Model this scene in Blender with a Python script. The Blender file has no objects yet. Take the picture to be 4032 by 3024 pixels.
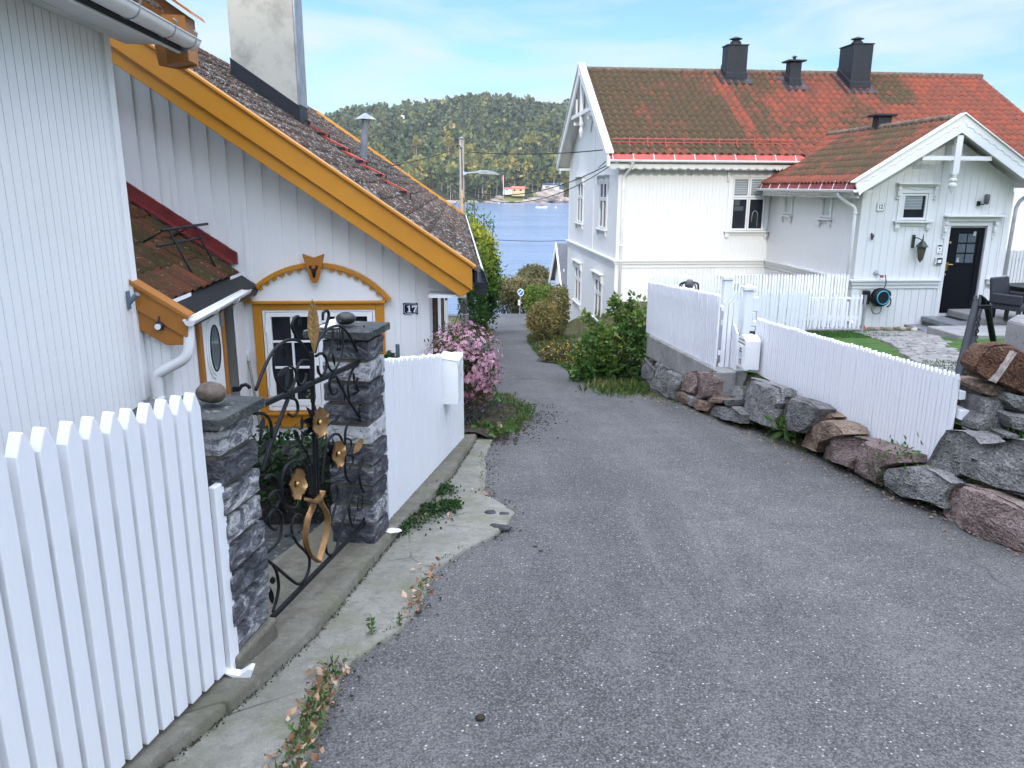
import bpy, math, random
import numpy as np
from mathutils import Vector, Matrix, noise as mnoise
rng = np.random.default_rng(7)
random.seed(7)
S = bpy.context.scene
COL = S.collection
# ---------------------------------------------------------------- camera model (camera stands at the origin, 1.6 m above the road)
F = 3050.; PITCH = math.atan(777 / 3050.); YAW = math.radians(4.0)
def _basis():
    d = Vector((-61., F / math.tan(PITCH), F)).normalized(); o = Vector((0, 0, 1))
    f = (o - d * d.z).normalized(); r = d.cross(f)
    return r, f, d
CR, CF, CD = _basis()
def ray(u, v):
    c = Vector((u - 2016, v - 1512, F)); a, b, z = c.dot(CR), c.dot(CF), -c.dot(CD)
    cy, sy = math.cos(YAW), math.sin(YAW)
    return Vector((a * cy + b * sy, -a * sy + b * cy, z))
def atY(u, v, Y): r = ray(u, v); return r * (Y / r.y)
def atX(u, v, X): r = ray(u, v); return r * (X / r.x)
def atZ(u, v, Z): r = ray(u, v); return r * (Z / r.z)
def gz(y): return -1.6 - .12 * y - max(0., y - 10) * .012
def onroad(u, v, dz=0.):
    r = ray(u, v); lo, hi = .5, 120.
    for _ in range(60):
        m = (lo + hi) / 2
        if r.z / r.y * m > gz(m) + dz: lo = m
        else: hi = m
    return r * (lo / r.y)
def lerp(a, b, t): return a + (b - a) * t
# ---------------------------------------------------------------- objects
def link(o, parent=None):
    COL.objects.link(o)
    if parent is not None: o.parent = parent
    return o
def tag(o, label=None, cat=None, group=None, kind=None):
    if label: o['label'] = label
    if cat: o['category'] = cat
    if group: o['group'] = group
    if kind: o['kind'] = kind
    return o
def empty(name, loc=(0, 0, 0), rz=0., label=None, cat=None, group=None):
    o = bpy.data.objects.new(name, None); o.location = loc; o.rotation_euler = (0, 0, rz)
    o.empty_display_size = .1
    link(o); return tag(o, label, cat, group)
def inst(src, name, parent, loc=(0, 0, 0), rot=(0, 0, 0), sc=(1, 1, 1)):
    o = src.copy(); o.name = name; o.location = loc; o.rotation_euler = rot; o.scale = sc
    COL.objects.link(o); o.parent = parent; return o
class MB:
    def __init__(s): s.v = []; s.f = []; s.t = []
    def add(s, vs, fs, tint=0.):
        b = len(s.v); s.v += [tuple(p) for p in vs]; s.f += [tuple(i + b for i in q) for q in fs]; s.t += [tint] * len(fs); return s
    def box(s, x0, x1, y0, y1, z0, z1, tint=0.):
        return s.add([(x0, y0, z0), (x1, y0, z0), (x1, y1, z0), (x0, y1, z0), (x0, y0, z1), (x1, y0, z1), (x1, y1, z1), (x0, y1, z1)],
                     [(0, 3, 2, 1), (4, 5, 6, 7), (0, 1, 5, 4), (1, 2, 6, 5), (2, 3, 7, 6), (3, 0, 4, 7)], tint)
    def bar(s, a, b, w, h, up=(0, 0, 1), tint=0.):
        a, b = Vector(a), Vector(b); d = (b - a).normalized(); u = Vector(up); x = d.cross(u)
        if x.length < 1e-4: x = d.cross(Vector((1, 0, 0)))
        x.normalize(); u = x.cross(d); x = x * w / 2; u = u * h / 2
        vs = [p + i * x + j * u for p in (a, b) for i, j in ((-1, -1), (1, -1), (1, 1), (-1, 1))]
        return s.add(vs, [(0, 1, 2, 3)[::-1], (4, 5, 6, 7), (0, 1, 5, 4), (1, 2, 6, 5), (2, 3, 7, 6), (3, 0, 4, 7)], tint)
    def prism(s, poly, fn, d0, d1, tint=0.):
        """poly: 2-D points; fn(a,b,d)->xyz; extruded from depth d0 to d1"""
        n = len(poly); vs = [fn(a, b, d0) for a, b in poly] + [fn(a, b, d1) for a, b in poly]
        fs = [tuple(range(n))[::-1], tuple(range(n, 2 * n))] + [(i, (i + 1) % n, n + (i + 1) % n, n + i) for i in range(n)]
        return s.add(vs, fs, tint)
    def tube(s, pts, r, n=8, closed=False, flat=None, tint=0.):
        pts = [Vector(p) for p in pts]; m = len(pts)
        rs = r if hasattr(r, '__len__') else [r] * m
        vs = []; ref = None
        for i, p in enumerate(pts):
            a = pts[(i - 1) % m] if (i or closed) else p; b = pts[(i + 1) % m] if (i < m - 1 or closed) else p
            d = (b - a)
            d = d.normalized() if d.length > 1e-9 else Vector((0, 0, 1))
            if ref is None:
                ref = d.cross(Vector((0, 0, 1)))
                if ref.length < .05: ref = d.cross(Vector((1, 0, 0)))
            ref = (ref - d * ref.dot(d)).normalized(); o = d.cross(ref)
            for k in range(n):
                t = 2 * math.pi * (k + .5) / n; vs.append(p + (ref * math.cos(t) + o * math.sin(t)) * rs[i])
        fs = []
        for i in range(m if closed else m - 1):
            j = (i + 1) % m
            fs += [(i * n + k, i * n + (k + 1) % n, j * n + (k + 1) % n, j * n + k) for k in range(n)]
        if not closed: fs += [tuple(range(n))[::-1], tuple((m - 1) * n + k for k in range(n))]
        return s.add(vs, fs, tint)
    def lathe(s, prof, o, n=16, ax=None, tint=0.):
        """prof [(r,h)], around axis (default z) from o"""
        o = Vector(o); z = Vector(ax).normalized() if ax else Vector((0, 0, 1))
        x = z.cross(Vector((0, 0, 1)))
        x = x.normalized() if x.length > .01 else Vector((1, 0, 0)); y = z.cross(x)
        vs = [o + z * h + (x * math.cos(2 * math.pi * k / n) + y * math.sin(2 * math.pi * k / n)) * r for r, h in prof for k in range(n)]
        fs = [(i * n + k, i * n + (k + 1) % n, (i + 1) * n + (k + 1) % n, (i + 1) * n + k) for i in range(len(prof) - 1) for k in range(n)]
        fs += [tuple(range(n))[::-1], tuple((len(prof) - 1) * n + k for k in range(n))]
        return s.add(vs, fs, tint)
    def build(s, name, mat, parent=None, smooth=False, bevel=0., loc=None, seg=1):
        me = bpy.data.meshes.new(name); me.from_pydata(s.v, [], s.f); me.update()
        if any(s.t):
            a = me.attributes.new('tint', 'FLOAT', 'FACE'); a.data.foreach_set('value', s.t)
        for m in (mat if isinstance(mat, (list, tuple)) else [mat]): me.materials.append(m)
        if smooth: me.polygons.foreach_set('use_smooth', [True] * len(s.f))
        o = bpy.data.objects.new(name, me)
        if loc is not None: o.location = loc
        link(o, parent)
        if bevel:
            b = o.modifiers.new('Bevel', 'BEVEL'); b.width = bevel; b.segments = seg; b.limit_method = 'ANGLE'
        return o
def fix_normals(o):
    import bmesh
    bm = bmesh.new(); bm.from_mesh(o.data); bmesh.ops.recalc_face_normals(bm, faces=bm.faces[:]); bm.to_mesh(o.data); bm.free()
def np_mesh(name, V, Fq, mat, parent=None, attrs=None, smooth=False):
    """V (n,3); Fq (m,k) faces of k verts"""
    V = np.asarray(V, np.float32); Fq = np.asarray(Fq, np.int32)
    me = bpy.data.meshes.new(name); m, k = Fq.shape
    me.vertices.add(len(V)); me.vertices.foreach_set('co', V.ravel())
    me.loops.add(m * k); me.loops.foreach_set('vertex_index', Fq.ravel())
    me.polygons.add(m); me.polygons.foreach_set('loop_start', np.arange(0, m * k, k, dtype=np.int32))
    try: me.polygons.foreach_set('loop_total', np.full(m, k, np.int32))
    except Exception: pass
    me.update(calc_edges=True); me.validate()
    for n, a in (attrs or {}).items():
        at = me.attributes.new(n, 'FLOAT', 'FACE'); at.data.foreach_set('value', np.asarray(a, np.float32))
    if smooth: me.polygons.foreach_set('use_smooth', np.ones(m, bool))
    me.materials.append(mat)
    return link(bpy.data.objects.new(name, me), parent)
def smooth_curve(pts, k=5):
    """Catmull-Rom through points"""
    P = [Vector(p) for p in pts]
    if len(P) < 3: return P
    P = [P[0] * 2 - P[1]] + P + [P[-1] * 2 - P[-2]]; out = []
    for i in range(1, len(P) - 2):
        a, b, c, d = P[i - 1:i + 3]
        for j in range(k):
            t = j / k
            out.append(.5 * ((2 * b) + (c - a) * t + (2 * a - 5 * b + 4 * c - d) * t * t + (3 * b - a - 3 * c + d) * t ** 3))
    return out + [P[-2]]
def zz(x0, y0, sc, pts): return [(x0 + a / sc, y0 + b / sc) for a, b in pts]
# ---------------------------------------------------------------- foliage
def unit(a): return a / np.maximum(np.linalg.norm(a, axis=1, keepdims=True), 1e-9)
def leaf_arrays(P, size, up=.3, wid=.55, out=None, fold=.15):
    n = len(P); d = unit(rng.normal(size=(n, 3)) + (out if out is not None else 0) + np.array([0, 0, up]))
    s = unit(np.cross(d, rng.normal(size=(n, 3)))); nn = np.cross(d, s)
    L = (np.asarray(size) * np.ones(n))[:, None]
    V = np.empty((n, 4, 3)); V[:, 0] = P; V[:, 2] = P + d * L
    V[:, 1] = P + d * L * .45 + s * L * wid * .5 + nn * L * fold; V[:, 3] = P + d * L * .45 - s * L * wid * .5 + nn * L * fold
    Fq = np.arange(n * 4).reshape(n, 4)
    return V.reshape(-1, 3), Fq
def leaves(name, P, size, mat, parent=None, tint=None, **k):
    V, Fq = leaf_arrays(np.asarray(P), size, **k)
    # two triangles per leaf so that the fold shows
    T = np.concatenate([Fq[:, [0, 1, 2]], Fq[:, [0, 2, 3]]]); t = rng.random(len(P)) if tint is None else np.asarray(tint)
    return np_mesh(name, V, T, mat, parent, {'tint': np.concatenate([t, t])})
def crown_points(blobs, n, shell=.55, gap=0., gs=2.0, seed=0):
    """points in a union of ellipsoids [(cx,cy,cz,rx,ry,rz)], denser to the outside, thinned by noise"""
    B = np.array(blobs, float); w = (B[:, 3] * B[:, 4] * B[:, 5]) ** (2 / 3); w /= w.sum()
    out = []; tot = 0; th = []
    while tot < n:
        m = n * 2; i = rng.choice(len(B), m, p=w); d = unit(rng.normal(size=(m, 3)))
        r = (shell + (1 - shell) * rng.random(m)) ** .6; r *= 1 + .12 * rng.normal(size=m)
        p = B[i, :3] + d * r[:, None] * B[i, 3:6]
        if gap > 0:
            q = np.array([mnoise.noise(Vector(x) * gs + Vector((seed, seed, 0))) for x in p]); k = q > gap - .35; p = p[k]
        out.append(p); tot += len(p)
    return np.concatenate(out)[:n]
def clump_tint(P, s=1.2, amt=.5, seed=0):
    q = np.array([mnoise.noise(Vector(x) * s + Vector((seed, 3 * seed, 1))) for x in P])
    return np.clip(.5 + q * amt + .22 * rng.normal(size=len(P)), 0, 1)
def blob(center, rad, seed, sub=3, amp=.18, fs=1.3, boxy=.0, fit=False, rot=0.):
    """a rough boulder: sphere pushed towards a box and displaced by noise; returns verts, faces"""
    import bmesh
    bm = bmesh.new(); bmesh.ops.create_icosphere(bm, subdivisions=sub, radius=1.)
    vs = []; off = Vector((seed * 7.3, seed * 1.9, seed * 3.1)); cr, sr = math.cos(rot), math.sin(rot)
    for v in bm.verts:
        d = v.co.normalized(); m = max(abs(d.x), abs(d.y), abs(d.z)); p = d.lerp(d / m, boxy)
        p = p * (1 + amp * mnoise.noise(d * fs + off) + amp * .45 * mnoise.noise(d * fs * 2.7 + off) + amp * .2 * mnoise.noise(d * fs * 6 + off))
        vs.append(p)
    lo = [min(p[i] for p in vs) for i in range(3)]; hi = [max(p[i] for p in vs) for i in range(3)]; raw, vs = vs, []
    for p in raw:
        if fit: p = Vector([(p[i] - lo[i]) / (hi[i] - lo[i]) * 2 - 1 for i in range(3)])
        p = Vector((p.x * rad[0], p.y * rad[1], p.z * rad[2])); p = Vector((p.x * cr - p.y * sr, p.x * sr + p.y * cr, p.z))
        vs.append(p + Vector(center))
    fs_ = [tuple(w.index for w in f.verts) for f in bm.faces]; bm.free(); return vs, fs_

def chisel(rad, seed, sub=4, boxy=.7, cuts=16, amp=.055):
    """a quarried stone: a boxy form cut by random planes, then roughened; fills +-rad exactly"""
    import bmesh
    r = random.Random(seed); bm = bmesh.new(); bmesh.ops.create_icosphere(bm, subdivisions=sub, radius=1.); off = Vector((seed * 7.3, seed * 1.9, seed * 3.1))
    pl = []
    for k in range(cuts):
        n = Vector((r.gauss(0, 1), r.gauss(0, 1), r.gauss(0, 1))).normalized(); n.z = n.z if n.z > -.25 else -n.z; pl.append((n, r.uniform(.80, 1.12)))
    vs = []
    for v in bm.verts:
        d = v.co.normalized(); m = max(abs(d.x), abs(d.y), abs(d.z)); p = d.lerp(d / m, boxy)
        for n, t in pl:
            q = p.dot(n) - t
            if q > 0: p = p - n * q * .98
        p = p * (1 + amp * mnoise.noise(d * 2.6 + off) + amp * .55 * mnoise.noise(d * 7 + off) + amp * .3 * mnoise.noise(d * 17 + off)); vs.append(p)
    lo = [min(p[i] for p in vs) for i in range(3)]; hi = [max(p[i] for p in vs) for i in range(3)]
    vs = [Vector([((p[i] - lo[i]) / (hi[i] - lo[i]) * 2 - 1) * rad[i] for i in range(3)]) for p in vs]
    fs_ = [tuple(w.index for w in f.verts) for f in bm.faces]; bm.free(); return vs, fs_
# ---------------------------------------------------------------- materials
class NT:
    def __init__(s, name):
        s.m = bpy.data.materials.new(name); s.m.use_nodes = True; s.t = s.m.node_tree; s.t.nodes.clear()
        s.out = s.n('ShaderNodeOutputMaterial'); s.b = s.n('ShaderNodeBsdfPrincipled'); s.l(s.b.outputs[0], s.out.inputs[0])
        s.tc = s.n('ShaderNodeTexCoord'); s.co = s.tc.outputs['Object']
    def n(s, t, **k):
        x = s.t.nodes.new(t)
        for a, b in k.items(): setattr(x, a, b)
        return x
    def l(s, a, b): s.t.links.new(a, b)
    def put(s, sock, v):
        if isinstance(v, bpy.types.NodeSocket): s.l(v, sock)
        elif isinstance(v, (tuple, list)) and len(v) == 3 and sock.type == 'RGBA': sock.default_value = (*v, 1)
        else: sock.default_value = v
    def noise(s, scale, detail=4, rough=.55, co=None, dist=0.):
        x = s.n('ShaderNodeTexNoise'); s.l(co or s.co, x.inputs['Vector'])
        x.inputs['Scale'].default_value = scale; x.inputs['Detail'].default_value = detail; x.inputs['Roughness'].default_value = rough
        x.inputs['Distortion'].default_value = dist
        return x.outputs['Fac']
    def voro(s, scale, feat='F1', out='Distance', co=None, rnd=1.):
        x = s.n('ShaderNodeTexVoronoi', feature=feat); s.l(co or s.co, x.inputs['Vector']); x.inputs['Scale'].default_value = scale
        x.inputs['Randomness'].default_value = rnd
        return x.outputs[out]
    def mapr(s, f, a, b, c=0., d=1.):
        x = s.n('ShaderNodeMapRange'); s.put(x.inputs[0], f)
        for i, v in enumerate((a, b, c, d)): x.inputs[i + 1].default_value = v
        return x.outputs[0]
    def ramp(s, f, stops):
        x = s.n('ShaderNodeValToRGB'); s.l(f, x.inputs[0]); e = x.color_ramp.elements
        while len(e) < len(stops): e.new(.5)
        for q, (p, c) in zip(e, stops): q.position = p; q.color = (*c, 1)
        return x.outputs[0]
    def mix(s, f, a, b, mode='MIX'):
        x = s.n('ShaderNodeMix', data_type='RGBA', blend_type=mode); s.put(x.inputs[0], f); s.put(x.inputs[6], a); s.put(x.inputs[7], b); return x.outputs[2]
    def math(s, op, a, b=0.):
        x = s.n('ShaderNodeMath', operation=op); s.put(x.inputs[0], a); s.put(x.inputs[1], b); return x.outputs[0]
    def map(s, scale=(1, 1, 1), rot=(0, 0, 0), co=None):
        x = s.n('ShaderNodeMapping'); s.l(co or s.co, x.inputs[0]); x.inputs['Scale'].default_value = scale; x.inputs['Rotation'].default_value = rot
        return x.outputs[0]
    def attr(s, name): return s.n('ShaderNodeAttribute', attribute_name=name).outputs['Fac']
    def bump(s, h, st=.3, dist=.02):
        x = s.n('ShaderNodeBump'); s.l(h, x.inputs['Height']); x.inputs['Strength'].default_value = st; x.inputs['Distance'].default_value = dist
        s.l(x.outputs[0], s.b.inputs['Normal']); return s
    def fin(s, col, rough=.6, metal=0., spec=None):
        s.put(s.b.inputs['Base Color'], col); s.put(s.b.inputs['Roughness'], rough); s.b.inputs['Metallic'].default_value = metal
        if spec is not None: s.b.inputs['Specular IOR Level'].default_value = spec
        return s.m
def plain(name, c, rough=.55, var=.12, sc=6., bump=.0, bs=60., metal=0., c2=None, spec=None):
    t = NT(name); f = t.noise(sc, 5)
    d = c2 or tuple(x * (1 - var * 2) for x in c)
    col = t.mix(t.mapr(f, .3, .7), d, tuple(min(1, x * (1 + var * .4)) for x in c))
    if bump: t.bump(t.noise(bs, 3), bump, .01)
    return t.fin(col, rough, metal, spec)
def paint(name, c, dirt=(.5, .5, .45), amt=.12, vert=True, bump=.12, rough=.5):
    """painted wood: brush grain along z, faint weathering"""
    t = NT(name); g = t.noise(30, 3, co=t.map((1, 1, .06) if vert else (1, 1, 1)))
    w = t.noise(1.7, 6, .65); w = t.mapr(w, .45, .8, 0., amt)
    col = t.mix(w, c, dirt); col = t.mix(t.mapr(g, .35, .7, 0., .06), col, tuple(x * .7 for x in c))
    t.bump(t.math('ADD', t.noise(90, 2, co=t.map((1, 1, .1) if vert else (1, 1, 1))), t.math('MULTIPLY', t.noise(14, 2), .6)), bump, .006)
    return t.fin(col, rough)
def foliage(name, stops, rough=.6, trans=.25):
    t = NT(name); col = t.ramp(t.attr('tint'), stops)
    t.put(t.b.inputs['Base Color'], col); t.b.inputs['Roughness'].default_value = rough; t.b.inputs['Specular IOR Level'].default_value = .3
    tr = t.n('ShaderNodeBsdfTranslucent'); t.l(col, tr.inputs[0]); mx = t.n('ShaderNodeMixShader'); mx.inputs[0].default_value = trans
    t.l(t.b.outputs[0], mx.inputs[1]); t.l(tr.outputs[0], mx.inputs[2]); t.l(mx.outputs[0], t.out.inputs[0]); return t.m
WHITE = paint('white_paint', (.87, .87, .865), amt=.08)
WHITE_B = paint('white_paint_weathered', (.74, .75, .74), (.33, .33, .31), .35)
WHITE_F = paint('white_fence_paint', (.74, .745, .76), amt=.06, bump=.25, rough=.42)
ORANGE = paint('ochre_paint', (.56, .235, .018), (.30, .12, .02), .35, vert=False, rough=.38)
ORANGE_D = paint('dark_ochre_paint', (.40, .15, .018), (.25, .10, .02), .3, vert=False, rough=.45)
BROWNW = plain('brown_wood', (.16, .09, .05), .7, .3, 12, .3)
GREYW = plain('grey_wood', (.32, .29, .25), .8, .25, 9, .4)
DARK = plain('dark_metal', (.022, .025, .032), .55, .15, 8, spec=.25)
IRON = plain('black_iron', (.008, .009, .011), .5, .3, 20, .25, 120, spec=.22)
GOLD = plain('gilt_bronze', (.42, .24, .10), .42, .25, 14, .15, 80, metal=.75)
STEEL = plain('grey_steel', (.36, .38, .41), .45, .2, 5, metal=.4)
PIPEW = plain('white_plastic', (.78, .78, .77), .35, .05, 3)
BLACKP = plain('black_plastic', (.009, .010, .013), .5, .2, 9, spec=.25)
BLACKD = plain('black_door_paint', (.005, .006, .010), .4, .1, 3, spec=.15)
BRASS = plain('brass', (.6, .42, .16), .3, .15, 12, metal=.9)
REDM = plain('red_metal', (.42, .055, .035), .4, .15, 4)
DREDM = plain('dark_red_metal', (.20, .032, .03), .45, .2, 6)
TEAL = plain('teal_plastic', (.02, .35, .50), .4, .05)
CURT = plain('pale_curtain', (.55, .60, .55), .8, .1, 20)
BLIND = plain('grey_blind', (.34, .37, .38), .6, .05)
LIT = plain('sign_blue', (.015, .16, .62), .4, .03)
NAVY = plain('enamel_navy', (.012, .016, .055), .25, .05)
ENAMEL = plain('enamel_white', (.82, .82, .80), .25, .03)
BLACKI = plain('black_ink', (.01, .01, .012), .5, .05)
CARD = plain('white_card', (.75, .75, .74), .7, .1)
PINKP = plain('pale_pink_shell', (.62, .42, .40), .6, .1)
CABLE = plain('cable_black', (.015, .015, .016), .6, .1)
TERRA = plain('terracotta', (.42, .12, .05), .8, .2, 9)
RATTAN = plain('dark_rattan', (.022, .024, .034), .6, .3, 60, .6, 140)
DECKP = plain('grey_deck_paint', (.20, .21, .22), .55, .15, 3)
def glass(name, c=(.012, .014, .018), rough=.03):
    t = NT(name); f = t.noise(3, 2)
    return t.fin(t.mix(t.mapr(f, .3, .7), c, tuple(x * 1.8 for x in c)), rough, 0, .16)
GLASS = glass('window_glass'); GLASSL = glass('window_glass_light', (.10, .12, .12), .05)
def concrete(name, c, c2, sc=2.2, moss=None, ma=.0):
    t = NT(name); a = t.noise(sc, 8, .62); b = t.noise(140, 2); v = t.voro(190)
    col = t.mix(t.mapr(a, .32, .68), c2, c); col = t.mix(t.mapr(t.noise(17, 6, .7), .48, .66, 0, .55), col, tuple(x * .6 for x in c2)); col = t.mix(t.mapr(t.noise(26, 5, .7), .55, .7, 0, .5), col, tuple(min(1, x * 1.35) for x in c)); col = t.mix(t.mapr(b, .35, .65, 0, .45), col, tuple(x * .55 for x in c))
    col = t.mix(t.mapr(v, .0, .22, .35, 0.), col, (.5, .49, .45))
    ce = t.voro(.75, 'DISTANCE_TO_EDGE'); col = t.mix(t.math('MULTIPLY', t.mapr(ce, .006, .002, 0, .7), t.mapr(t.noise(1.3, 3), .48, .56)), col, tuple(x * .3 for x in c2))
    if moss: col = t.mix(t.mapr(t.noise(3.1, 6, .65), .5, .66, 0, ma), col, moss)
    t.bump(t.math('ADD', t.math('MULTIPLY', b, .5), t.noise(30, 5)), .55, .012)
    return t.fin(col, .9, 0, .2)
CONC = concrete('path_concrete', (.27, .262, .222), (.17, .168, .13), moss=(.115, .13, .06), ma=.55)
CURBM = concrete('kerb_concrete', (.20, .19, .152), (.11, .102, .075), 4, (.10, .11, .05), .6)
CONCL = concrete('wall_concrete', (.34, .33, .31), (.20, .20, .185), 3.0)
CONCP = concrete('pale_concrete', (.32, .315, .30), (.23, .225, .215), 2.0)
def asphalt():
    t = NT('worn_asphalt'); c = t.co
    big = t.noise(.55, 6, .6); mid = t.noise(3.2, 5, .6); lane = t.noise(.8, 4, co=t.map((2.2, .12, 1)))
    col = t.mix(t.mapr(big, .35, .66), (0.0520, 0.0512, 0.0481), (0.0920, 0.0902, 0.0841))
    col = t.mix(t.mapr(lane, .42, .62, 0, .5), col, (0.1300, 0.1272, 0.1184)); col = t.mix(t.mapr(mid, .42, .7, 0, .6), col, (0.0400, 0.0400, 0.0392))
    stn = t.mapr(t.noise(1.1, 7, .7, t.map((1, .5, 1)), 1.2), .56, .70, 0, .55); col = t.mix(stn, col, (0.0350, 0.0351, 0.0347)); pat = t.mapr(t.noise(.9, 8, .75, t.map((1.4, .35, 1)), .8), .55, .66, 0, .5); col = t.mix(pat, col, (0.1450, 0.1423, 0.1326))
    v1 = t.n('ShaderNodeTexVoronoi'); t.l(c, v1.inputs[0]); v1.inputs['Scale'].default_value = 62
    g1 = t.mapr(v1.outputs['Color'], .72, .9); 
    ch = t.mapr(v1.outputs['Distance'], .36, .2)
    st = t.math('MULTIPLY', g1, ch); col = t.mix(t.math('MULTIPLY', st, .95), col, (0.5600, 0.5460, 0.4895))
    v2 = t.n('ShaderNodeTexVoronoi'); t.l(c, v2.inputs[0]); v2.inputs['Scale'].default_value = 150
    col = t.mix(t.math('MULTIPLY', t.mapr(v2.outputs['Color'], .45, .8), .5), col, (0.2100, 0.2067, 0.1940))
    col = t.mix(t.math('MULTIPLY', t.mapr(v2.outputs['Color'], .4, .15), .6), col, (0.0220, 0.0224, 0.0231))
    # fine cracks
    dst = t.n('ShaderNodeMix', data_type='VECTOR'); dst.inputs[0].default_value = .12; t.l(c, dst.inputs[4])
    nn = t.n('ShaderNodeTexNoise'); t.l(c, nn.inputs[0]); nn.inputs['Scale'].default_value = 3.; t.l(nn.outputs['Color'], dst.inputs[5])
    cr = t.voro(.8, 'DISTANCE_TO_EDGE', co=dst.outputs[1]); k = t.math('MULTIPLY', t.mapr(cr, .006, .002), t.mapr(t.noise(.45, 2), .52, .6))
    col = t.mix(t.math('MULTIPLY', k, .6), col, (0.0300, 0.0292, 0.0267))
    h = t.math('ADD', t.math('MULTIPLY', v1.outputs['Distance'], -.6), t.math('MULTIPLY', v2.outputs['Distance'], -.5))
    t.bump(h, .55, .012); return t.fin(col, .82, 0, .35)
ASPH = asphalt()
def soil():
    t = NT('dark_soil'); a = t.noise(9, 8, .7); b = t.noise(60, 4)
    col = t.ramp(a, [(.3, (.030, .024, .018)), (.5, (.055, .046, .033)), (.7, (.10, .085, .055))]); t.bump(t.math('ADD', a, b), .8, .04); return t.fin(col, .95, 0, .15)
SOIL = soil()
def grassy(name, st, sc=3.):
    t = NT(name); a = t.noise(sc, 6, .65); b = t.noise(90, 3)
    col = t.ramp(t.math('ADD', t.math('MULTIPLY', a, .7), t.math('MULTIPLY', b, .3)), st); t.bump(b, .8, .03); return t.fin(col, .9, 0, .2)
LAWNM = grassy('lawn_turf', [(.35, (.030, .075, .012)), (.5, (.05, .115, .018)), (.65, (.09, .15, .03))])
TERR = grassy('rough_ground', [(.35, (.05, .06, .02)), (.5, (.09, .09, .035)), (.65, (.15, .13, .07))])
def rock(name, cs, sc=1., lich=.5):
    t = NT(name); rnd = t.n('ShaderNodeObjectInfo').outputs['Random']
    co = t.n('ShaderNodeVectorMath', operation='ADD'); t.l(t.co, co.inputs[0]); t.l(rnd, co.inputs[1]); co = co.outputs[0]
    a = t.noise(3.2 * sc, 7, .7, co, .6); b = t.noise(38 * sc, 4, .7, co); v = t.voro(60 * sc, co=co)
    col = t.ramp(a, [(.28, cs[0]), (.5, cs[1]), (.72, cs[2])])
    col = t.mix(t.mapr(b, .52, .66, 0., .6), col, tuple(x * .32 for x in cs[0])); col = t.mix(t.mapr(b, .42, .28, 0., .4), col, tuple(min(1, x * 1.6) for x in cs[2]))
    li = t.math('MULTIPLY', t.mapr(t.noise(16 * sc, 4, .75, co), .58, .64), lich); col = t.mix(li, col, (.36, .37, .31))
    hs = t.n('ShaderNodeHueSaturation'); t.l(col, hs.inputs['Color']); t.l(t.mapr(rnd, 0, 1, .75, 1.2), hs.inputs['Value'])
    t.bump(t.math('ADD', t.math('MULTIPLY', a, 1.4), t.math('ADD', t.math('MULTIPLY', b, .5), t.math('MULTIPLY', v, .35))), .95, .045)
    return t.fin(hs.outputs[0], .9, 0, .25)
ROCKG = rock('grey_granite', [(.10, .098, .094), (.20, .195, .185), (.33, .32, .30)])
ROCKP = rock('pink_granite', [(.13, .095, .085), (.28, .205, .18), (.40, .32, .29)])
ROCKB = rock('brown_rock', [(.13, .09, .065), (.25, .175, .125), (.34, .27, .20)])
ROCKR = rock('rust_rock', [(.06, .035, .025), (.17, .08, .048), (.27, .18, .10)], 1.2, .3)
ROCKS = rock('shore_rock', [(.20, .15, .12), (.33, .27, .225), (.42, .36, .31)], .06, .2)
ROCKD = rock('dark_slate_rock', [(.02, .02, .02), (.055, .053, .048), (.10, .095, .08)], 3., .5)
def slate_block():
    t = NT('split_marble_stone'); rnd = t.attr('tint')
    co = t.n('ShaderNodeVectorMath', operation='ADD'); t.l(t.map((1, 1, 1.8)), co.inputs[0]); t.l(t.math('MULTIPLY', rnd, 9.), co.inputs[1]); co = co.outputs[0]
    a = t.noise(5, 8, .68, co, 2.2); b = t.noise(24, 5, .72, co, .8)
    f = t.math('ADD', t.math('MULTIPLY', a, .7), t.math('MULTIPLY', b, .3)); f = t.math('ADD', f, t.mapr(rnd, 0, 1, -.09, .09))
    col = t.ramp(f, [(.36, (.026, .029, .036)), (.46, (.085, .09, .102)), (.54, (.22, .225, .235)), (.60, (.55, .55, .55))])
    t.bump(t.math('ADD', a, t.math('MULTIPLY', b, .8)), .9, .03); return t.fin(col, .6, 0, .35)
PILLS = slate_block()
MORT = concrete('mortar', (.17, .15, .12), (.10, .09, .07), 8)
def slab():
    t = NT('slate_slab'); a = t.noise(6, 7, .7); b = t.voro(28); col = t.ramp(a, [(.3, (.018, .022, .021)), (.5, (.045, .052, .05)), (.7, (.085, .09, .08))])
    col = t.mix(t.math('MULTIPLY', t.mapr(t.noise(22, 4, .7), .6, .66), .6), col, (.30, .30, .24)); t.bump(t.math('ADD', a, t.noise(50, 4)), .6, .02); return t.fin(col, .65, 0, .25)
SLAB = slab()
def tiles(name, red, mid, moss, lich, la=.35, dark=(.03, .025, .022), lth=(.62, .67)):
    """clay pantiles: attribute tint = moss cover of the tile, rnd = shade of the tile"""
    t = NT(name); mo = t.attr('tint'); rn = t.attr('rnd')
    n1 = t.noise(5.5, 6, .7); n2 = t.noise(40, 4, .7)
    base = t.mix(rn, red, mid); base = t.mix(t.mapr(n2, .45, .7, 0, .5), base, tuple(x * .5 for x in mid))
    cov = t.mapr(t.math('ADD', mo, t.mapr(n1, .25, .75, -.45, .45)), .35, .65); cov = t.math('MULTIPLY', cov, .88)
    col = t.mix(cov, base, t.mix(t.mapr(n2, .35, .6), moss, tuple(x * .55 for x in moss)))
    col = t.mix(t.math('MULTIPLY', t.mapr(t.noise(17, 4, .8), *lth), la), col, lich)
    col = t.mix(t.mapr(t.noise(13, 5, .7), .62, .75, 0, .6), col, dark)
    t.bump(t.math('ADD', n2, n1), .5, .015); return t.fin(col, .85, 0, .25)
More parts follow.
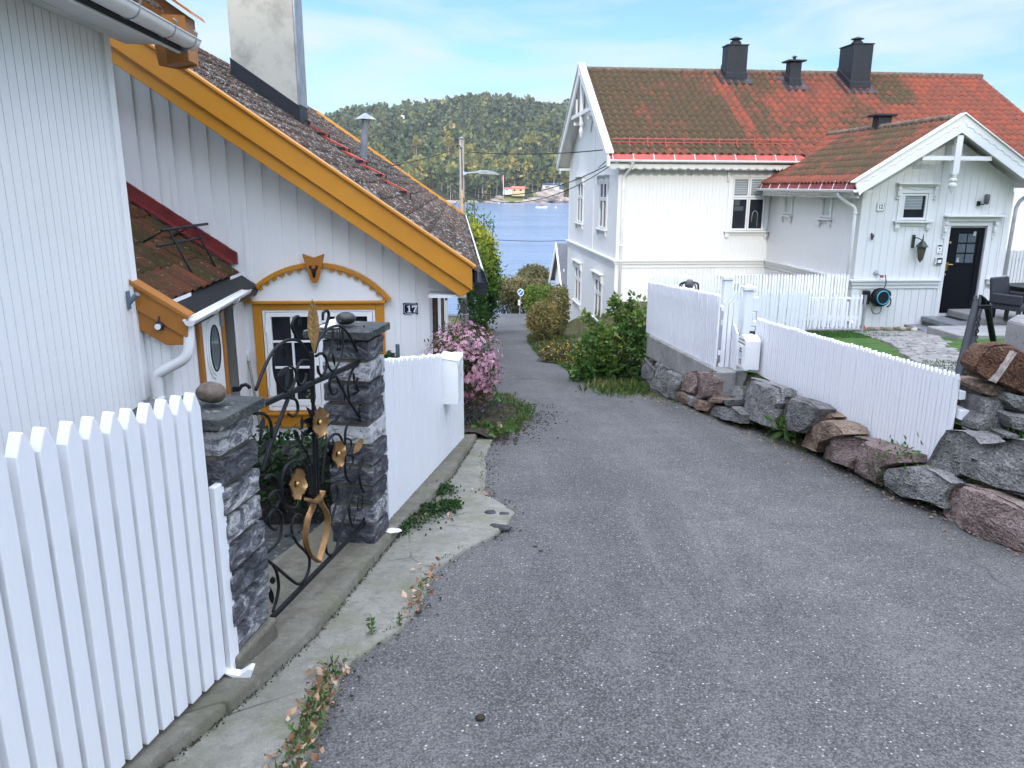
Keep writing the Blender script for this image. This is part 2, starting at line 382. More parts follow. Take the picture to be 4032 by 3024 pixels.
TILER = tiles('red_pantiles', (.25, .066, .036), (.165, .058, .038), (.080, .070, .036), (.42, .42, .34), .25, (.07, .045, .03))
TILEB = tiles('weathered_pantiles', (.125, .060, .038), (.075, .052, .038), (.046, .042, .032), (.37, .35, .30), .95, lth=(.555, .60))
TILEL = tiles('brown_pantiles', (.15, .05, .022), (.075, .032, .018), (.062, .050, .016), (.40, .40, .33), .55)
SLATER = plain('grey_roof_slates', (.105, .105, .115), .7, .25, 14, .4, 30)
def plaster():
    t = NT('chimney_render'); a = t.noise(2.6, 7, .68); b = t.noise(50, 3)
    col = t.mix(t.mapr(a, .46, .68), (.50, .475, .40), (.33, .315, .27)); t.bump(t.math('ADD', a, t.math('MULTIPLY', b, .3)), .35, .02); return t.fin(col, .9, 0, .2)
PLAST = plaster()
def timberpole():
    t = NT('weathered_timber'); g = t.noise(22, 5, .7, t.map((1, 1, .05))); col = t.ramp(g, [(.3, (.14, .12, .10)), (.55, (.30, .27, .235)), (.75, (.40, .36, .31))]); t.bump(g, .4, .01); return t.fin(col, .9)
POLEM = timberpole()
G = lambda *a: [(i / (len(a) - 1), c) for i, c in enumerate(a)]
F_BUSH = foliage('bush_leaves', G((0.014, 0.043, 0.009), (0.051, 0.123, 0.020), (0.109, 0.189, 0.032), (0.232, 0.232, 0.043)))
F_TREE = foliage('broadleaf_leaves', G((0.018, 0.060, 0.015), (0.068, 0.150, 0.027), (0.165, 0.240, 0.030), (0.450, 0.405, 0.045)))
F_AUT = foliage('autumn_hedge_leaves', G((.055, .065, .02), (.14, .14, .042), (.20, .16, .055), (.24, .13, .055)))
F_HEDGE = foliage('hedge_leaves', G((0.033, 0.036, 0.015), (0.083, 0.083, 0.033), (0.150, 0.143, 0.057), (0.300, 0.255, 0.120)))
F_LIME = foliage('lime_leaves', G((0.037, 0.075, 0.013), (0.100, 0.163, 0.025), (0.213, 0.275, 0.037)))
F_IVY = foliage('ivy_leaves', G((.010, .028, .010), (.022, .055, .016), (.05, .10, .025)), .45)
F_WEED = foliage('weed_leaves', G((.03, .07, .015), (.07, .14, .03), (.13, .17, .06), (.20, .10, .03)))
F_LAV = foliage('grey_herb_leaves', G((.05, .055, .045), (.085, .088, .072), (.13, .128, .10)))
F_PINK = foliage('pink_petals', G((.40, .15, .22), (.62, .31, .40), (.76, .52, .57)), .5, .3)
F_STEM = foliage('flower_bush_leaves', G((0.034, 0.046, 0.014), (0.103, 0.098, 0.040), (0.184, 0.138, 0.069)))
F_YEL = foliage('yellow_petals', G((.60, .42, .01), (.78, .60, .03)), .5)
F_DRY = foliage('dry_leaves', G((.17, .085, .045), (.33, .19, .11), (.50, .35, .23)), .8, .1)
F_GRASS = foliage('grass_blades', G((0.042, 0.090, 0.017), (0.090, 0.150, 0.030), (0.204, 0.192, 0.072)))
F_LAWN = foliage('lawn_blades', G((.022, .075, .010), (.042, .115, .016), (.075, .15, .026)))
F_RED = foliage('red_petals', G((.40, .02, .03), (.6, .05, .05)))
F_PINE = foliage('pine_foliage', G((.032, .050, .024), (.060, .088, .038), (.095, .122, .050), (.150, .155, .060)), .7, .1)
F_BIRCH = foliage('birch_foliage', G((.09, .115, .035), (.17, .18, .045), (.26, .235, .055), (.32, .24, .06)), .7, .15)
TRUNKM = plain('bark', (.16, .12, .09), .9, .3, 8, .4, 30)
TRUNKL = plain('pale_bark', (.42, .38, .33), .9, .25, 2, .4, 30)
def water():
    t = NT('sea_water'); w = t.noise(1.0, 6, .6, t.map((.10, .9, 1)), .4); w2 = t.noise(1., 3, .5, t.map((.012, .05, 1)))
    t.bump(t.math('ADD', w, t.math('MULTIPLY', w2, 1.5)), .35, .5)
    return t.fin(t.mix(t.mapr(w2, .35, .65), (.15, .20, .29), (.19, .25, .35)), .22, 0, .5)
WATER = water()
HILLM = grassy('forest_floor', [(.3, (.02, .03, .012)), (.5, (.04, .05, .02)), (.7, (.08, .08, .035))], .05)
FIELD = grassy('shore_meadow', [(.3, (.09, .11, .03)), (.5, (.15, .16, .045)), (.7, (.24, .22, .08))], .2)
# ---------------------------------------------------------------- ground, road, pavement, kerb, lawn, water
LEFT = [(-8, -1.0), (1, -.62), (2.21, -.551), (2.5, -.536), (2.854, -.517), (3.094, -.386), (3.214, -.306), (3.46, -.225), (3.856, -.178), (4.005, -.14), (4.287, .02),
        (4.46, .164), (4.72, .29), (4.98, .342), (5.2, .27), (5.378, .198), (5.594, .158), (6.067, .193), (6.726, .203), (7.4, .30), (7.786, .397), (8.06, .52), (8.84, .8), (9.5, .75),
        (10.5, .6), (12.9, .4), (16, .25), (22, .2), (26, .4), (30, .8), (36, 1.25), (42, 1.65), (46.6, 1.9)]
RIGHT = [(-8, 3.9), (2, 3.45), (4, 3.28), (6, 3.12), (8, 3.0), (9, 2.9), (10.3, 2.5), (11.6, 2.15), (13.5, 2.05), (15.5, 1.95), (17.5, 1.8), (21.9, 2.0), (29.3, 2.6), (36, 3.3), (46.6, 4.3)]
def itp(tab, y):
    return float(np.interp(y, [a for a, b in tab], [b for a, b in tab]))
def lawnz(x, y): return -1.06 - .123 * min(y, 17.) - max(0, y - 30) * .3 - (.0 if y < 17 else 0)
def wallx(y): return float(np.interp(y, [2, 4, 8.6, 9.3, 11.9, 12.3], [3.75, 3.62, 3.42, 3.2, 3.0, 4.25]))
def terr(x, y):
    b = gz(y) - .035
    if y > 53: b = gz(53) - .035 - (y - 53) * .16
    b = max(b, -14.)
    xw = wallx(y) if y < 20 else 4.35
    if x > xw: return max(lawnz(x, y), gz(y)) if y < 32 else b
    if 12.3 < y < 32 and x > 2.2: return lerp(b, b + .12, min(1, (x - 2.2) / 1.5))
    xl = -.45 if y > 8.2 else -1.25 + .0 * y
    if x < xl and y < 8.6: return (max(b, -1.78) if y < 2.9 else -2.9) if y < 2.9 or y > 5. else b + .03
    return b
gx = np.concatenate([[-90, -60, -40, -25, -16, -10], np.arange(-6, 12.01, .25), [13, 15, 18, 22, 28, 36, 50, 70, 100]])
gy = np.concatenate([[-70, -40, -25, -15, -10, -7, -5], np.arange(-4, 34.01, .25), np.arange(35, 75, 1.), [80, 95]])
Vg = [(x, y, terr(x, y)) for y in gy for x in gx]; nx = len(gx)
Fg = [(j * nx + i, j * nx + i + 1, (j + 1) * nx + i + 1, (j + 1) * nx + i) for j in range(len(gy) - 1) for i in range(nx - 1)]
o = np_mesh('ground', Vg, Fg, TERR); tag(o, kind='structure')
# road
ys = np.concatenate([np.arange(-8, 12, .08), np.arange(12, 47.5, .4)]); K = 17; Vr = []
for y in ys:
    a, b = itp(LEFT, y), itp(RIGHT, y) + .25
    a += .018 * mnoise.noise(Vector((0, y * 4, 3))) + .012 * mnoise.noise(Vector((5, y * 13, 3)))
    for k in range(K):
        x = lerp(a, b, k / (K - 1)); crown = .02 * mnoise.noise(Vector((x * .7, y * .35, 0))) + .006 * mnoise.noise(Vector((x * 2.5, y * 2, 7)))
        Vr.append((x, y, gz(y) + crown * min(1, k / 3.) + (.0 if 0 < k else -.012)))
Fr = [(j * K + i, j * K + i + 1, (j + 1) * K + i + 1, (j + 1) * K + i) for j in range(len(ys) - 1) for i in range(K - 1)]
o = np_mesh('road', Vr, Fr, ASPH, smooth=True); tag(o, kind='structure')
m = MB()
m.add([(-14, 47, gz(47) + .008), (1.7, 46.4, gz(46.4) + .008), (4.6, 46.4, gz(46.4) + .008), (12, 47.2, gz(47.2) + .008), (12, 51.5, gz(51.5) + .01), (-14, 51.5, gz(51.5) + .01)], [(0, 1, 2, 3, 4, 5)])
o = m.build('cross_road', ASPH); tag(o, kind='structure')
# concrete strip beside the asphalt and the raised kerb
CURB = [(.6, -1.62), (1.5, -1.27), (2.217, -1.005), (2.572, -.854), (3.144, -.671), (3.9, -.53), (4.659, -.382), (5.31, -.213), (6.1, -.06), (6.9, .06), (7.75, .2)]
def strip(name, ya, yb, fl, fr, dz, mat, step=.06, K=6, drop=.09, rag=.0):
    V = []; ys = np.arange(ya, yb, step)
    for y in ys:
        a, b = fl(y), fr(y) + rag * mnoise.noise(Vector((2, y * 9, 1)))
        row = [lerp(a, b, k / (K - 1)) for k in range(K)]
        for x in row: V.append((x, y, gz(y) + dz + .008 * mnoise.noise(Vector((x * 6, y * 6, 2)))))
        V.append((row[-1] + .012, y, gz(y) + dz - .012)); V.append((row[-1] + .018, y, gz(y) + dz - drop))
    n = K + 2
    Fq = [(j * n + i, j * n + i + 1, (j + 1) * n + i + 1, (j + 1) * n + i) for j in range(len(ys) - 1) for i in range(n - 1)]
    return np_mesh(name, V, Fq, mat)
def fx(y): return float(np.interp(y, [.5, 2.15, 2.73, 4.42, 7.68], [-1.52, -1.092, -.94, -.47, .0]))
o = strip('pavement', .6, 7.75, lambda y: itp(CURB, y) - .05, lambda y: itp(LEFT, y) + .01, .016, CONC, rag=.02); tag(o, kind='structure')
o = strip('kerb', .6, 7.7, lambda y: fx(y) - .45, lambda y: itp(CURB, y), .075, CURBM, rag=.009); tag(o, kind='structure')
# slate paving inside the gate
m = MB()
for (x0, x1, y0, y1) in ((-2.4, -1.62, 2.9, 3.75), (-1.6, -.98, 2.9, 3.62), (-2.4, -1.5, 3.77, 4.7), (-1.48, -.72, 3.64, 4.7)):
    m.prism([(x0, y0), (x1, y0), (x1, y1), (x0, y1)], lambda a, b, d: (a, b, gz(b) + d), .0, .05)
o = m.build('slate_paving', SLAB); tag(o, kind='structure')
# lawn behind the stone wall with short grass blades
Vl = []; ly = np.arange(3, 17.01, .25); lx = np.arange(0, 9.01, .25)
for y in ly:
    for x in lx: Vl.append((wallx(y) + .1 + x, y, lawnz(0, y) + .012 + .02 * mnoise.noise(Vector((x, y, 0)))))
n = len(lx); Fl = [(j * n + i, j * n + i + 1, (j + 1) * n + i + 1, (j + 1) * n + i) for j in range(len(ly) - 1) for i in range(n - 1)]
o = np_mesh('lawn', Vl, Fl, LAWNM); tag(o, kind='structure')
N = 42000; P = np.empty((N, 3)); P[:, 1] = 4.5 + 11.5 * rng.random(N) ** 1.3; P[:, 0] = [wallx(y) + .15 for y in P[:, 1]]; P[:, 0] += rng.random(N) * 4.2
P[:, 2] = -1.06 - .123 * P[:, 1] + .015
k = ~((P[:, 1] > 9.5) & (P[:, 0] > 5.3 + (13 - P[:, 1]) * .1) & (P[:, 1] < 14)) ; P = P[k]
o = leaves('lawn_grass', P, .045 + .02 * rng.random(len(P)), F_LAWN, up=2.2, wid=.16, tint=clump_tint(P, .9, .5)); tag(o, kind='stuff')
# sea
m = MB(); m.add([(-900, 62, -10.5), (1400, 62, -10.5), (1400, 700, -10.5), (-900, 700, -10.5)], [(0, 1, 2, 3)])
o = m.build('water', WATER); tag(o, kind='structure')
# ---------------------------------------------------------------- board cladding
def boards(m, a0, a1, pitch, gap, zb, zt, fn, d=.02, openings=(), batten=None, jitter=.0):
    """vertical boards from a0 to a1; zb/zt bottom/top (functions of a); openings (a0,a1,z0,z1); fn(a,z,depth)->xyz"""
    zb_ = zb if callable(zb) else (lambda a: zb); zt_ = zt if callable(zt) else (lambda a: zt)
    def piece(p, q, zlo0, zlo1, zhi0, zhi1, dd):
        if zhi0 - zlo0 < .01 and zhi1 - zlo1 < .01: return
        m.prism([(p, zlo0), (q, zlo1), (q, zhi1), (p, zhi0)], fn, 0, dd)
    n = max(1, round((a1 - a0) / pitch)); w = (a1 - a0) / n
    def column(p, q, dd):
        cuts = [o_ for o_ in openings if o_[0] < q - 1e-4 and o_[1] > p + 1e-4]
        xs = sorted({p, q, *[c for o_ in cuts for c in o_[:2] if p < c < q]})
        for s_, e_ in zip(xs[:-1], xs[1:]):
            z0a, z0b, z1a, z1b = zb_(s_), zb_(e_), zt_(s_), zt_(e_); spans = [(z0a, z0b)]
            here = sorted([o_ for o_ in cuts if o_[0] < e_ - 1e-4 and o_[1] > s_ + 1e-4], key=lambda q_: q_[2]); lo = (z0a, z0b)
            for o_ in here:
                piece(s_, e_, lo[0], lo[1], max(lo[0], min(o_[2], z1a)), max(lo[1], min(o_[2], z1b)), dd); lo = (o_[3], o_[3])
            if lo[0] < z1a or lo[1] < z1b: piece(s_, e_, min(lo[0], z1a), min(lo[1], z1b), z1a, z1b, dd)
    for i in range(n):
        p = a0 + i * w; column(p + gap / 2, p + w - gap / 2, d + jitter * (random.random() - .5))
        if batten: column(p + w - batten / 2, min(a1, p + w + batten / 2), d + .018)
    column(a0, a1, d * .55)      # the boards' tongues behind the gaps
FX = lambda X: (lambda a, z, d: (X + d, a, z))       # wall facing +x, a along y
FY = lambda Y: (lambda a, z, d: (a, Y - d, z))       # wall facing -y, a along x
FXL = lambda X: (lambda a, z, d: (X - d, a, z))      # wall facing -x
FH = lambda Z: (lambda a, b, d: (a, b, Z + d))
def tile_roof(name, o_, u, v, nu, nv, w, l, mat, parent, moss, amp=.028, lift=.022, sam=8, keep=None, seed=1, sag=.0):
    """pantile field: origin o_, unit u along the eave, v up the slope; moss(i,j)->0..1"""
    o_, u, v = Vector(o_), Vector(u).normalized(), Vector(v).normalized(); nn = u.cross(v)
    if nn.z < 0: nn = -nn
    r = random.Random(seed); V = []; Fq = []; T = []; R = []
    prof = [(.5 - .5 * math.cos(2 * math.pi * ((k / sam) ** .8))) for k in range(sam + 1)]
    for j in range(nv):
        for i in range(nu):
            if keep and not keep((i + .5) * w, (j + .5) * l): continue
            b = len(V); dj = (r.random() - .5) * .012; dz = (r.random() - .5) * .008; mo = moss(i, j); rn = r.random()
            for t, h in ((-.03, lift - .018), (0., lift), (1.08, .004)):
                for k in range(sam + 1):
                    p = o_ + u * ((i + k / sam) * w) + v * (j * l + t * l + dj) + nn * (prof[k] * amp + h + dz + sag * mnoise.noise(Vector((i * .11, j * .2, seed))))
                    V.append(p)
            for q in range(2):
                for k in range(sam):
                    s_ = b + q * (sam + 1) + k; Fq.append((s_, s_ + 1, s_ + sam + 2, s_ + sam + 1)); T.append(mo); R.append(rn)
    return np_mesh(name, V, Fq, mat, parent, {'tint': T, 'rnd': R}, smooth=False)
def bracket_gutter(m, a, b, r=.065, n=10):
    """half-round gutter open at the top from a to b"""
    a, b = Vector(a), Vector(b); d = (b - a).normalized(); s_ = d.cross(Vector((0, 0, 1))).normalized()
    for rr, flip in ((r, 1), (r - .006, -1)):
        vs = [p + s_ * math.cos(math.pi + math.pi * k / n) * rr + Vector((0, 0, 1)) * math.sin(math.pi + math.pi * k / n) * rr for p in (a, b) for k in range(n + 1)]
        fs = [(k, k + 1, n + 2 + k, n + 1 + k)[::flip] for k in range(n)]; m.add(vs, fs)
    for p in (a, b):
        vs = [p + s_ * math.cos(math.pi + math.pi * k / n) * r + Vector((0, 0, 1)) * math.sin(math.pi + math.pi * k / n) * r for k in range(n + 1)]
        m.add(vs, [tuple(range(n + 1))])
    for sg in (-1, 1): m.tube([a + s_ * r * sg, b + s_ * r * sg], .008, 6)
# ================================================================ house on the left edge (its long wall runs along the road)
HA = empty('white_house', (-2.55, 6.2, -1.7), label="white timber house at the left edge with a grey gutter along its eave", cat='house')
def rel(o, root):
    o.parent = root; o.matrix_parent_inverse = Matrix.Translation(-Vector(root.location)); return o
AX, AY = -2.52, 6.2
m = MB(); boards(m, -3, AY, .098, .009, -1.68, 1.06, FX(AX - .02), .026); boards(m, -7.5, AX, .12, .01, -1.9, 1.06, FY(6.24), .02)
m.box(-9, AX - .03, -3, 6.2, -1.9, 1.05)
rel(m.build('wall', WHITE), HA)
m = MB(); m.box(AX - .04, AX + .028, AY - .07, AY + .03, -1.66, 1.05); rel(m.build('corner_board', WHITE, bevel=.004), HA)
m = MB(); m.box(-4, AX - .0, -3, 6.15, -2.2, -1.69); rel(m.build('foundation', CONCL), HA)
m = MB()
for k in range(4): m.box(AX + .01 + k * .092, AX + .098 + k * .092, -3, 6.55, 1.04 + .002 * (k % 2), 1.06)
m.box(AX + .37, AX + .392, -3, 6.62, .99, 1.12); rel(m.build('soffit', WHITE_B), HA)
m = MB(); bracket_gutter(m, (-2.07, -3, 1.1), (-2.07, 6.72, 1.1), .075); g = rel(m.build('gutter', PIPEW, smooth=True), HA)
for y in (4.75, 5.5, 6.15, 6.6):
    m = MB(); m.tube([(-2.07 + .077 * math.cos(t), y, 1.1 + .077 * math.sin(t)) for t in [math.pi * (1 + k / 10) for k in range(11)]], .006, 6)
    m.tube([(-1.995, y, 1.1), (-1.985, y, 1.135), (-2.0, y - .02, 1.145)], .008, 6); m.tube([(-2.145, y, 1.1), (-2.14, y, 1.14), (-2.12, y - .02, 1.145)], .006, 6)
    rel(m.build('gutter_bracket', STEEL, smooth=True), HA)
m = MB(); s35 = .686
m.prism([(-2.12, 1.145), (-5.6, 1.145 + 3.48 * s35), (-5.6, 1.0 + 3.48 * s35), (-2.12, 1.0)], lambda a, b, d: (a, d, b), -3, 6.75); rel(m.build('roof_deck', BLACKP), HA)
vA = Vector((-1, 0, s35)).normalized()
rel(tile_roof('roof_tiles', (-2.24, -3, 1.27), (0, 1, 0), vA, 48, 8, .2, .33, TILEB, None, lambda i, j: random.random() * .6, seed=3), HA)
m = MB(); fnb = lambda a, b, d: (a, d, b)
m.prism([(-2.12, 1.30), (-6, 1.30 + 3.88 * s35), (-6, .98 + 3.88 * s35), (-2.46, 1.213), (-2.43, .95), (-2.26, .92), (-2.12, .95)], fnb, 6.98, 7.02)
m.prism([(-2.12, 1.295), (-2.12, .96), (-2.3, .93), (-2.3, 1.30)], fnb, 6.78, 6.975)
rel(m.build('bargeboard', ORANGE_D, bevel=.004), HA)
m = MB(); m.prism([(-2.05, 1.29), (-2.07, 1.325), (-6, 1.325 + 3.93 * s35), (-6, 1.29 + 3.93 * s35)], fnb, 6.74, 7.08); rel(m.build('verge_board', plain('rusty_orange_paint', (.50, .17, .05), .6, .25, 8)), HA)
# ================================================================ cottage number 17
HB = empty('cottage', (-.32, 8.5, -3.1), label='white cottage with ochre bargeboards, arched window pediment and lichen-covered tile roof', cat='house')
R_ = lambda o: rel(o, HB)
YB = 8.5; BS = -.686
def btop(x): return -.823 + BS * (x - .178)       # top edge of the bargeboard
OPEN = [(-2.14, -.88, -2.42, -1.28)]
m = MB(); boards(m, -6.2, -.32, .175, .006, -3.3, lambda x: btop(x) - .30, FY(YB), .018, OPEN, batten=.055)
R_(m.build('wall', WHITE))
m = MB(); m.box(-7.5, -.34, YB + .005, 24, -6, -1.2); m.prism([(-.34, -1.2), (-4., 1.55), (-7.5, -1.2)], lambda a, b, d: (a, d, b), YB + .005, 24)
boards(m, YB, 24, .16, .008, -6, -1.15, FX(-.345), .02); R_(m.build('side_wall', WHITE))
m = MB(); m.box(-.42, -.318, YB - .03, YB + .06, -3.2, -1.13); R_(m.build('corner_board', WHITE, bevel=.004))
# bargeboard: wide lower board, upper board standing proud, cap strip
def strip_xz(off0, off1, y0, y1, xr0, xr1, xl=-7.6):
    return [(xl, btop(xl) - off1), (xl, btop(xl) - off0), (xr0, btop(xr0) - off0), (xr1, btop(xr1) - off1)], y0, y1
m = MB(); p, a, b = strip_xz(.0, .245, 0, 0, .145, .145); m.prism(p, fnb, 8.02, 8.055); R_(m.build('bargeboard', ORANGE, bevel=.006, seg=2))
m = MB(); p = [(-7.6, btop(-7.6) - .22), (.13, btop(.13) - .22), (.13, btop(.13) - .262), (.02, btop(.02) - .40), (-7.6, btop(-7.6) - .40)]; m.prism(p, fnb, 8.06, 8.095); R_(m.build('lower_bargeboard', ORANGE, bevel=.006, seg=2))
m = MB(); p, a, b = strip_xz(-.035, .0, 0, 0, .19, .165); m.prism(p, fnb, 7.985, 8.16); R_(m.build('verge_cap', ORANGE, bevel=.005))
m = MB(); p = [(-7.6, btop(-7.6) - .38), (-.3, btop(-.3) - .38), (-.3, btop(-.3) - .36), (-7.6, btop(-7.6) - .36)]; m.prism(p, fnb, 8.09, 8.48)
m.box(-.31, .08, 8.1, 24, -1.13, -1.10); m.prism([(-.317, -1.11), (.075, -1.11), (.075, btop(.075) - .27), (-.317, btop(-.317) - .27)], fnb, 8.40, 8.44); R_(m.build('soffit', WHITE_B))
m = MB(); p = [(-4.03, btop(-4.03) - .07), (.16, btop(.16) - .07), (.16, btop(.16) - .16), (-4.03, btop(-4.03) - .16)]; m.prism(p, fnb, 8.15, 24); p = [(-8, .0), (-4.03, btop(-4.03) - .07), (-4.03, btop(-4.03) - .16), (-8, -.1)]; m.prism(p, fnb, 8.15, 24)
R_(m.build('roof_deck', BLACKP))
vB = Vector((-1, 0, -BS)).normalized(); eo = Vector((.20, 8.15, btop(.20) - .062))
def mossB(i, j): return .35 + .45 * mnoise.noise(Vector((i * .13, j * .25, 4))) + .3 * random.random()
R_(tile_roof('roof_tiles', eo, (0, 1, 0), vB, 80, 16, .2, .325, TILEB, None, mossB, amp=.034, lift=.03, seed=5, sag=.03))
ridge = eo + vB * (16 * .325)
m = MB()
for i in range(44):
    y = 8.15 + i * .36; m.lathe([(.075, 0), (.095, .02), (.085, .30), (.075, .39)], (ridge.x - .02, y, ridge.z - .0), 10, ax=(0, 1, .02))
R_(m.build('ridge_tiles', TILEB, smooth=True))
m = MB()
for (d, k) in ((1.35, 9), (1.42, 6)):
    for q in range(k): pass
hooks = [(-2.61, 12.6), (-2.37, 12.9), (-2.09, 13.0), (-1.76, 12.85), (-1.47, 12.65), (-1.17, 12.55), (-.8, 12.5)]
for (xa, ya), (xb, yb) in zip(hooks[1:-1], hooks[2:]):
    za, zb = btop(xa) - .0, btop(xb) - .0; m.bar((xa - .06, ya, za + .045), (xb + .06, yb, zb + .05), .07, .025)
R_(m.build('red_replacement_tiles', plain('new_red_tile', (.52, .085, .045), .7, .2, 10)))
for x, y in hooks:
    z = btop(x) + .02; m = MB(); m.box(x - .10, x + .02, y - .05, y + .05, z + .02, z + .06); m.tube([(x + .02, y, z + .05), (x + .07, y, z + .03), (x + .07, y, z - .12)], .011, 6); m.box(x - .10, x - .02, y + .051, y + .17, z + .03, z + .05); m.tube([(x - .02, y + .16, z + .05), (x + .06, y + .16, z + .03), (x + .06, y + .16, z - .1)], .011, 6)
    R_(m.build('roof_step_bracket', DARK))
m = MB(); bracket_gutter(m, (.25, 8.25, -.99), (.25, 24, -.99), .06); m.box(.17, .20, 8.16, 24, -1.0, -.86)
m.box(.18, .30, 8.22, 8.4, -1.12, -1.02); R_(m.build('gutter', DARK, smooth=False))
m = MB(); pts = []
for k in range(40): pts += [(.245, 8.2 + k * .4, -.83), (.27, 8.4 + k * .4, -.88)]
m.tube(pts, .008, 5); R_(m.build('gutter_wire', PIPEW))
# far bargeboard
m = MB(); m.prism([(-4.05, btop(-4.05) + .06), (.19, btop(.19) + .06), (.19, btop(.19) - .22), (-4.05, btop(-4.05) - .22)], fnb, 24.0, 24.06); R_(m.build('rear_bargeboard', ORANGE))
# gable window
WX0, WX1, WZ0, WZ1 = -2.14, -.88, -2.42, -1.28
fr = MB(); fr.box(-2.21, -2.12, 8.43, 8.49, -2.44, -1.235); fr.box(-.90, -.81, 8.43, 8.49, -2.44, -1.235); fr.box(-2.119, -.901, 8.432, 8.49, -1.298, -1.236)
fr.box(-2.25, -.79, 8.40, 8.49, -1.232, -1.203); fr.box(-2.25, -.79, 8.395, 8.49, -2.475, -2.445); fr.box(-2.21, -.81, 8.43, 8.49, -2.62, -2.478)
win = R_(fr.build('window', ORANGE, bevel=.005, seg=2))
m = MB(); m.box(-2.115, -2.085, 8.445, 8.49, -2.43, -1.30); m.box(-.935, -.905, 8.445, 8.49, -2.43, -1.30); m.box(-2.084, -.936, 8.446, 8.49, -1.325, -1.30); m.box(-2.084, -.936, 8.44, 8.49, -2.43, -2.38); m.box(-1.535, -1.485, 8.445, 8.49, -2.379, -1.326)
m.build('frame', WHITE, win, bevel=.003)
def casement(x0, x1):
    m = MB(); y0, y1 = 8.435, 8.475; m.box(x0, x0 + .055, y0, y1, -2.375, -1.33); m.box(x1 - .055, x1, y0, y1, -2.375, -1.33); m.box(x0 + .056, x1 - .056, y0, y1, -1.375, -1.33); m.box(x0 + .056, x1 - .056, y0, y1, -2.375, -2.31)
    xm = (x0 + x1) / 2; m.box(xm - .011, xm + .011, y0 + .006, y1, -2.309, -1.376)
    for z in (-1.94, -1.65): m.box(x0 + .056, xm - .0112, y0 + .006, y1, z - .011, z + .011); m.box(xm + .0112, x1 - .056, y0 + .006, y1, z - .011, z + .011)
    for z in (-1.5, -2.2): m.tube([(x0 - .004, y0 - .008, z - .05), (x0 - .004, y0 - .008, z + .05)], .009, 6)
    m.build('casement', WHITE, win, bevel=.002)
casement(-2.08, -1.54); casement(-1.48, -.94)
m = MB(); m.box(-2.08, -.94, 8.47, 8.474, -2.36, -1.34); m.build('pane', GLASS, win)
m = MB(); rr_ = random.Random(4)
for k in range(16):
    x, z = -1.70 + rr_.random() * .12, -2.33 + rr_.random() * .13; m.add(*blob((x, 8.463, z), (.018, .006, .014), k, 1))
m.build('potted_plant', plain('houseplant', (.16, .22, .07), .6), win)
m = MB(); m.add(*blob((-1.585, 8.463, -2.03), (.03, .006, .055), 3, 2)); m.build('red_flower', plain('red_flower', (.45, .05, .03), .6), win)
# arched pediment over the window: white lunette, ochre arch with dentils, keystone with a black lobster-shaped knocker
def arc(n=28, r=0.):
    cx, w, h = -1.518, .783, .387; R0 = (w * w + h * h) / (2 * h); zc = -1.19 + h - R0; a0 = math.asin(w / R0)
    return [(cx + (R0 + r) * math.sin(t), zc + (R0 + r) * math.cos(t)) for t in [lerp(-a0, a0, k / n) for k in range(n + 1)]], zc, R0, a0
A_, zc, R0, a0 = arc()
m = MB(); m.prism([p for p in arc(28, -.02)[0]], FY(8.47), 0, .03); pedi = R_(m.build('window_pediment', WHITE))
m = MB(); ou, inn = arc(32, .008)[0], arc(32, -.036)[0]
for k in range(32): m.prism([inn[k], inn[k + 1], ou[k + 1], ou[k]], FY(8.44), -.03, .045)
for sg in (-1, 1):
    for k in range(9):
        t = sg * (.135 + k * .105) * a0 / .98 + sg * .06
        if abs(t) > a0 * .97: continue
        c, s_ = math.cos(t), math.sin(t); q = []
        for (e, r) in ((-.024, -.036), (.024, -.036), (.017, -.072), (-.017, -.072)):
            q.append((-1.518 + (R0 + r) * s_ + e * c, zc + (R0 + r) * c - e * s_))
        m.prism(q, FY(8.44), -.02, .028)
m.build('arch_trim', ORANGE, pedi)
m = MB(); m.prism([(-1.632, -.695), (-1.518, -.735), (-1.405, -.695), (-1.43, -.80), (-1.475, -.965), (-1.49, -.995), (-1.518, -1.003), (-1.546, -.995), (-1.561, -.965), (-1.606, -.80)], FY(8.385), 0, .045); ks = m.build('keystone', ORANGE_D, pedi, bevel=.003)
m = MB(); yk = 8.325
def lens(pts, w):
    m.tube([(x, yk, z) for x, z in pts], w, 8)
lens([(-1.518, -.845), (-1.518, -.875), (-1.518, -.91), (-1.518, -.935)], [.012, .024, .017, .012]); m.lathe([(.003, 0), (.013, .004), (.013, .009), (.003, .013)], (-1.518, yk, -.941), 10)
for sg in (-1, 1): lens([(-1.518 + sg * .012, -.86), (-1.518 + sg * .033, -.845), (-1.518 + sg * .035, -.825), (-1.518 + sg * .02, -.812)], [.006, .008, .012, .004])
m.build('door_knocker', IRON, ks, smooth=True)
# side windows seen edge-on along the road wall
for y0 in (9.6, 14.2, 18.6):
    m = MB(); m.box(-.325, -.285, y0, y0 + .06, -2.6, -1.24); m.box(-.325, -.285, y0 + 1.0, y0 + 1.06, -2.6, -1.24); m.box(-.325, -.285, y0 + .061, y0 + .999, -1.3, -1.24); m.box(-.325, -.27, y0 - .04, y0 + 1.1, -2.65, -2.601)
    w_ = R_(m.build('side_window', BROWNW)); m = MB(); m.box(-.324, -.312, y0 + .061, y0 + .999, -2.6, -1.301); m.build('pane', GLASS, w_)
m = MB(); m.prism([(-.32, -1.3), (-.20, -1.3), (-.24, -1.5), (-.27, -1.68), (-.30, -1.68), (-.32, -1.5)], lambda a, b, d: (a, d, b), 12.7, 12.78); R_(m.build('carved_bracket', ORANGE_D, bevel=.005))
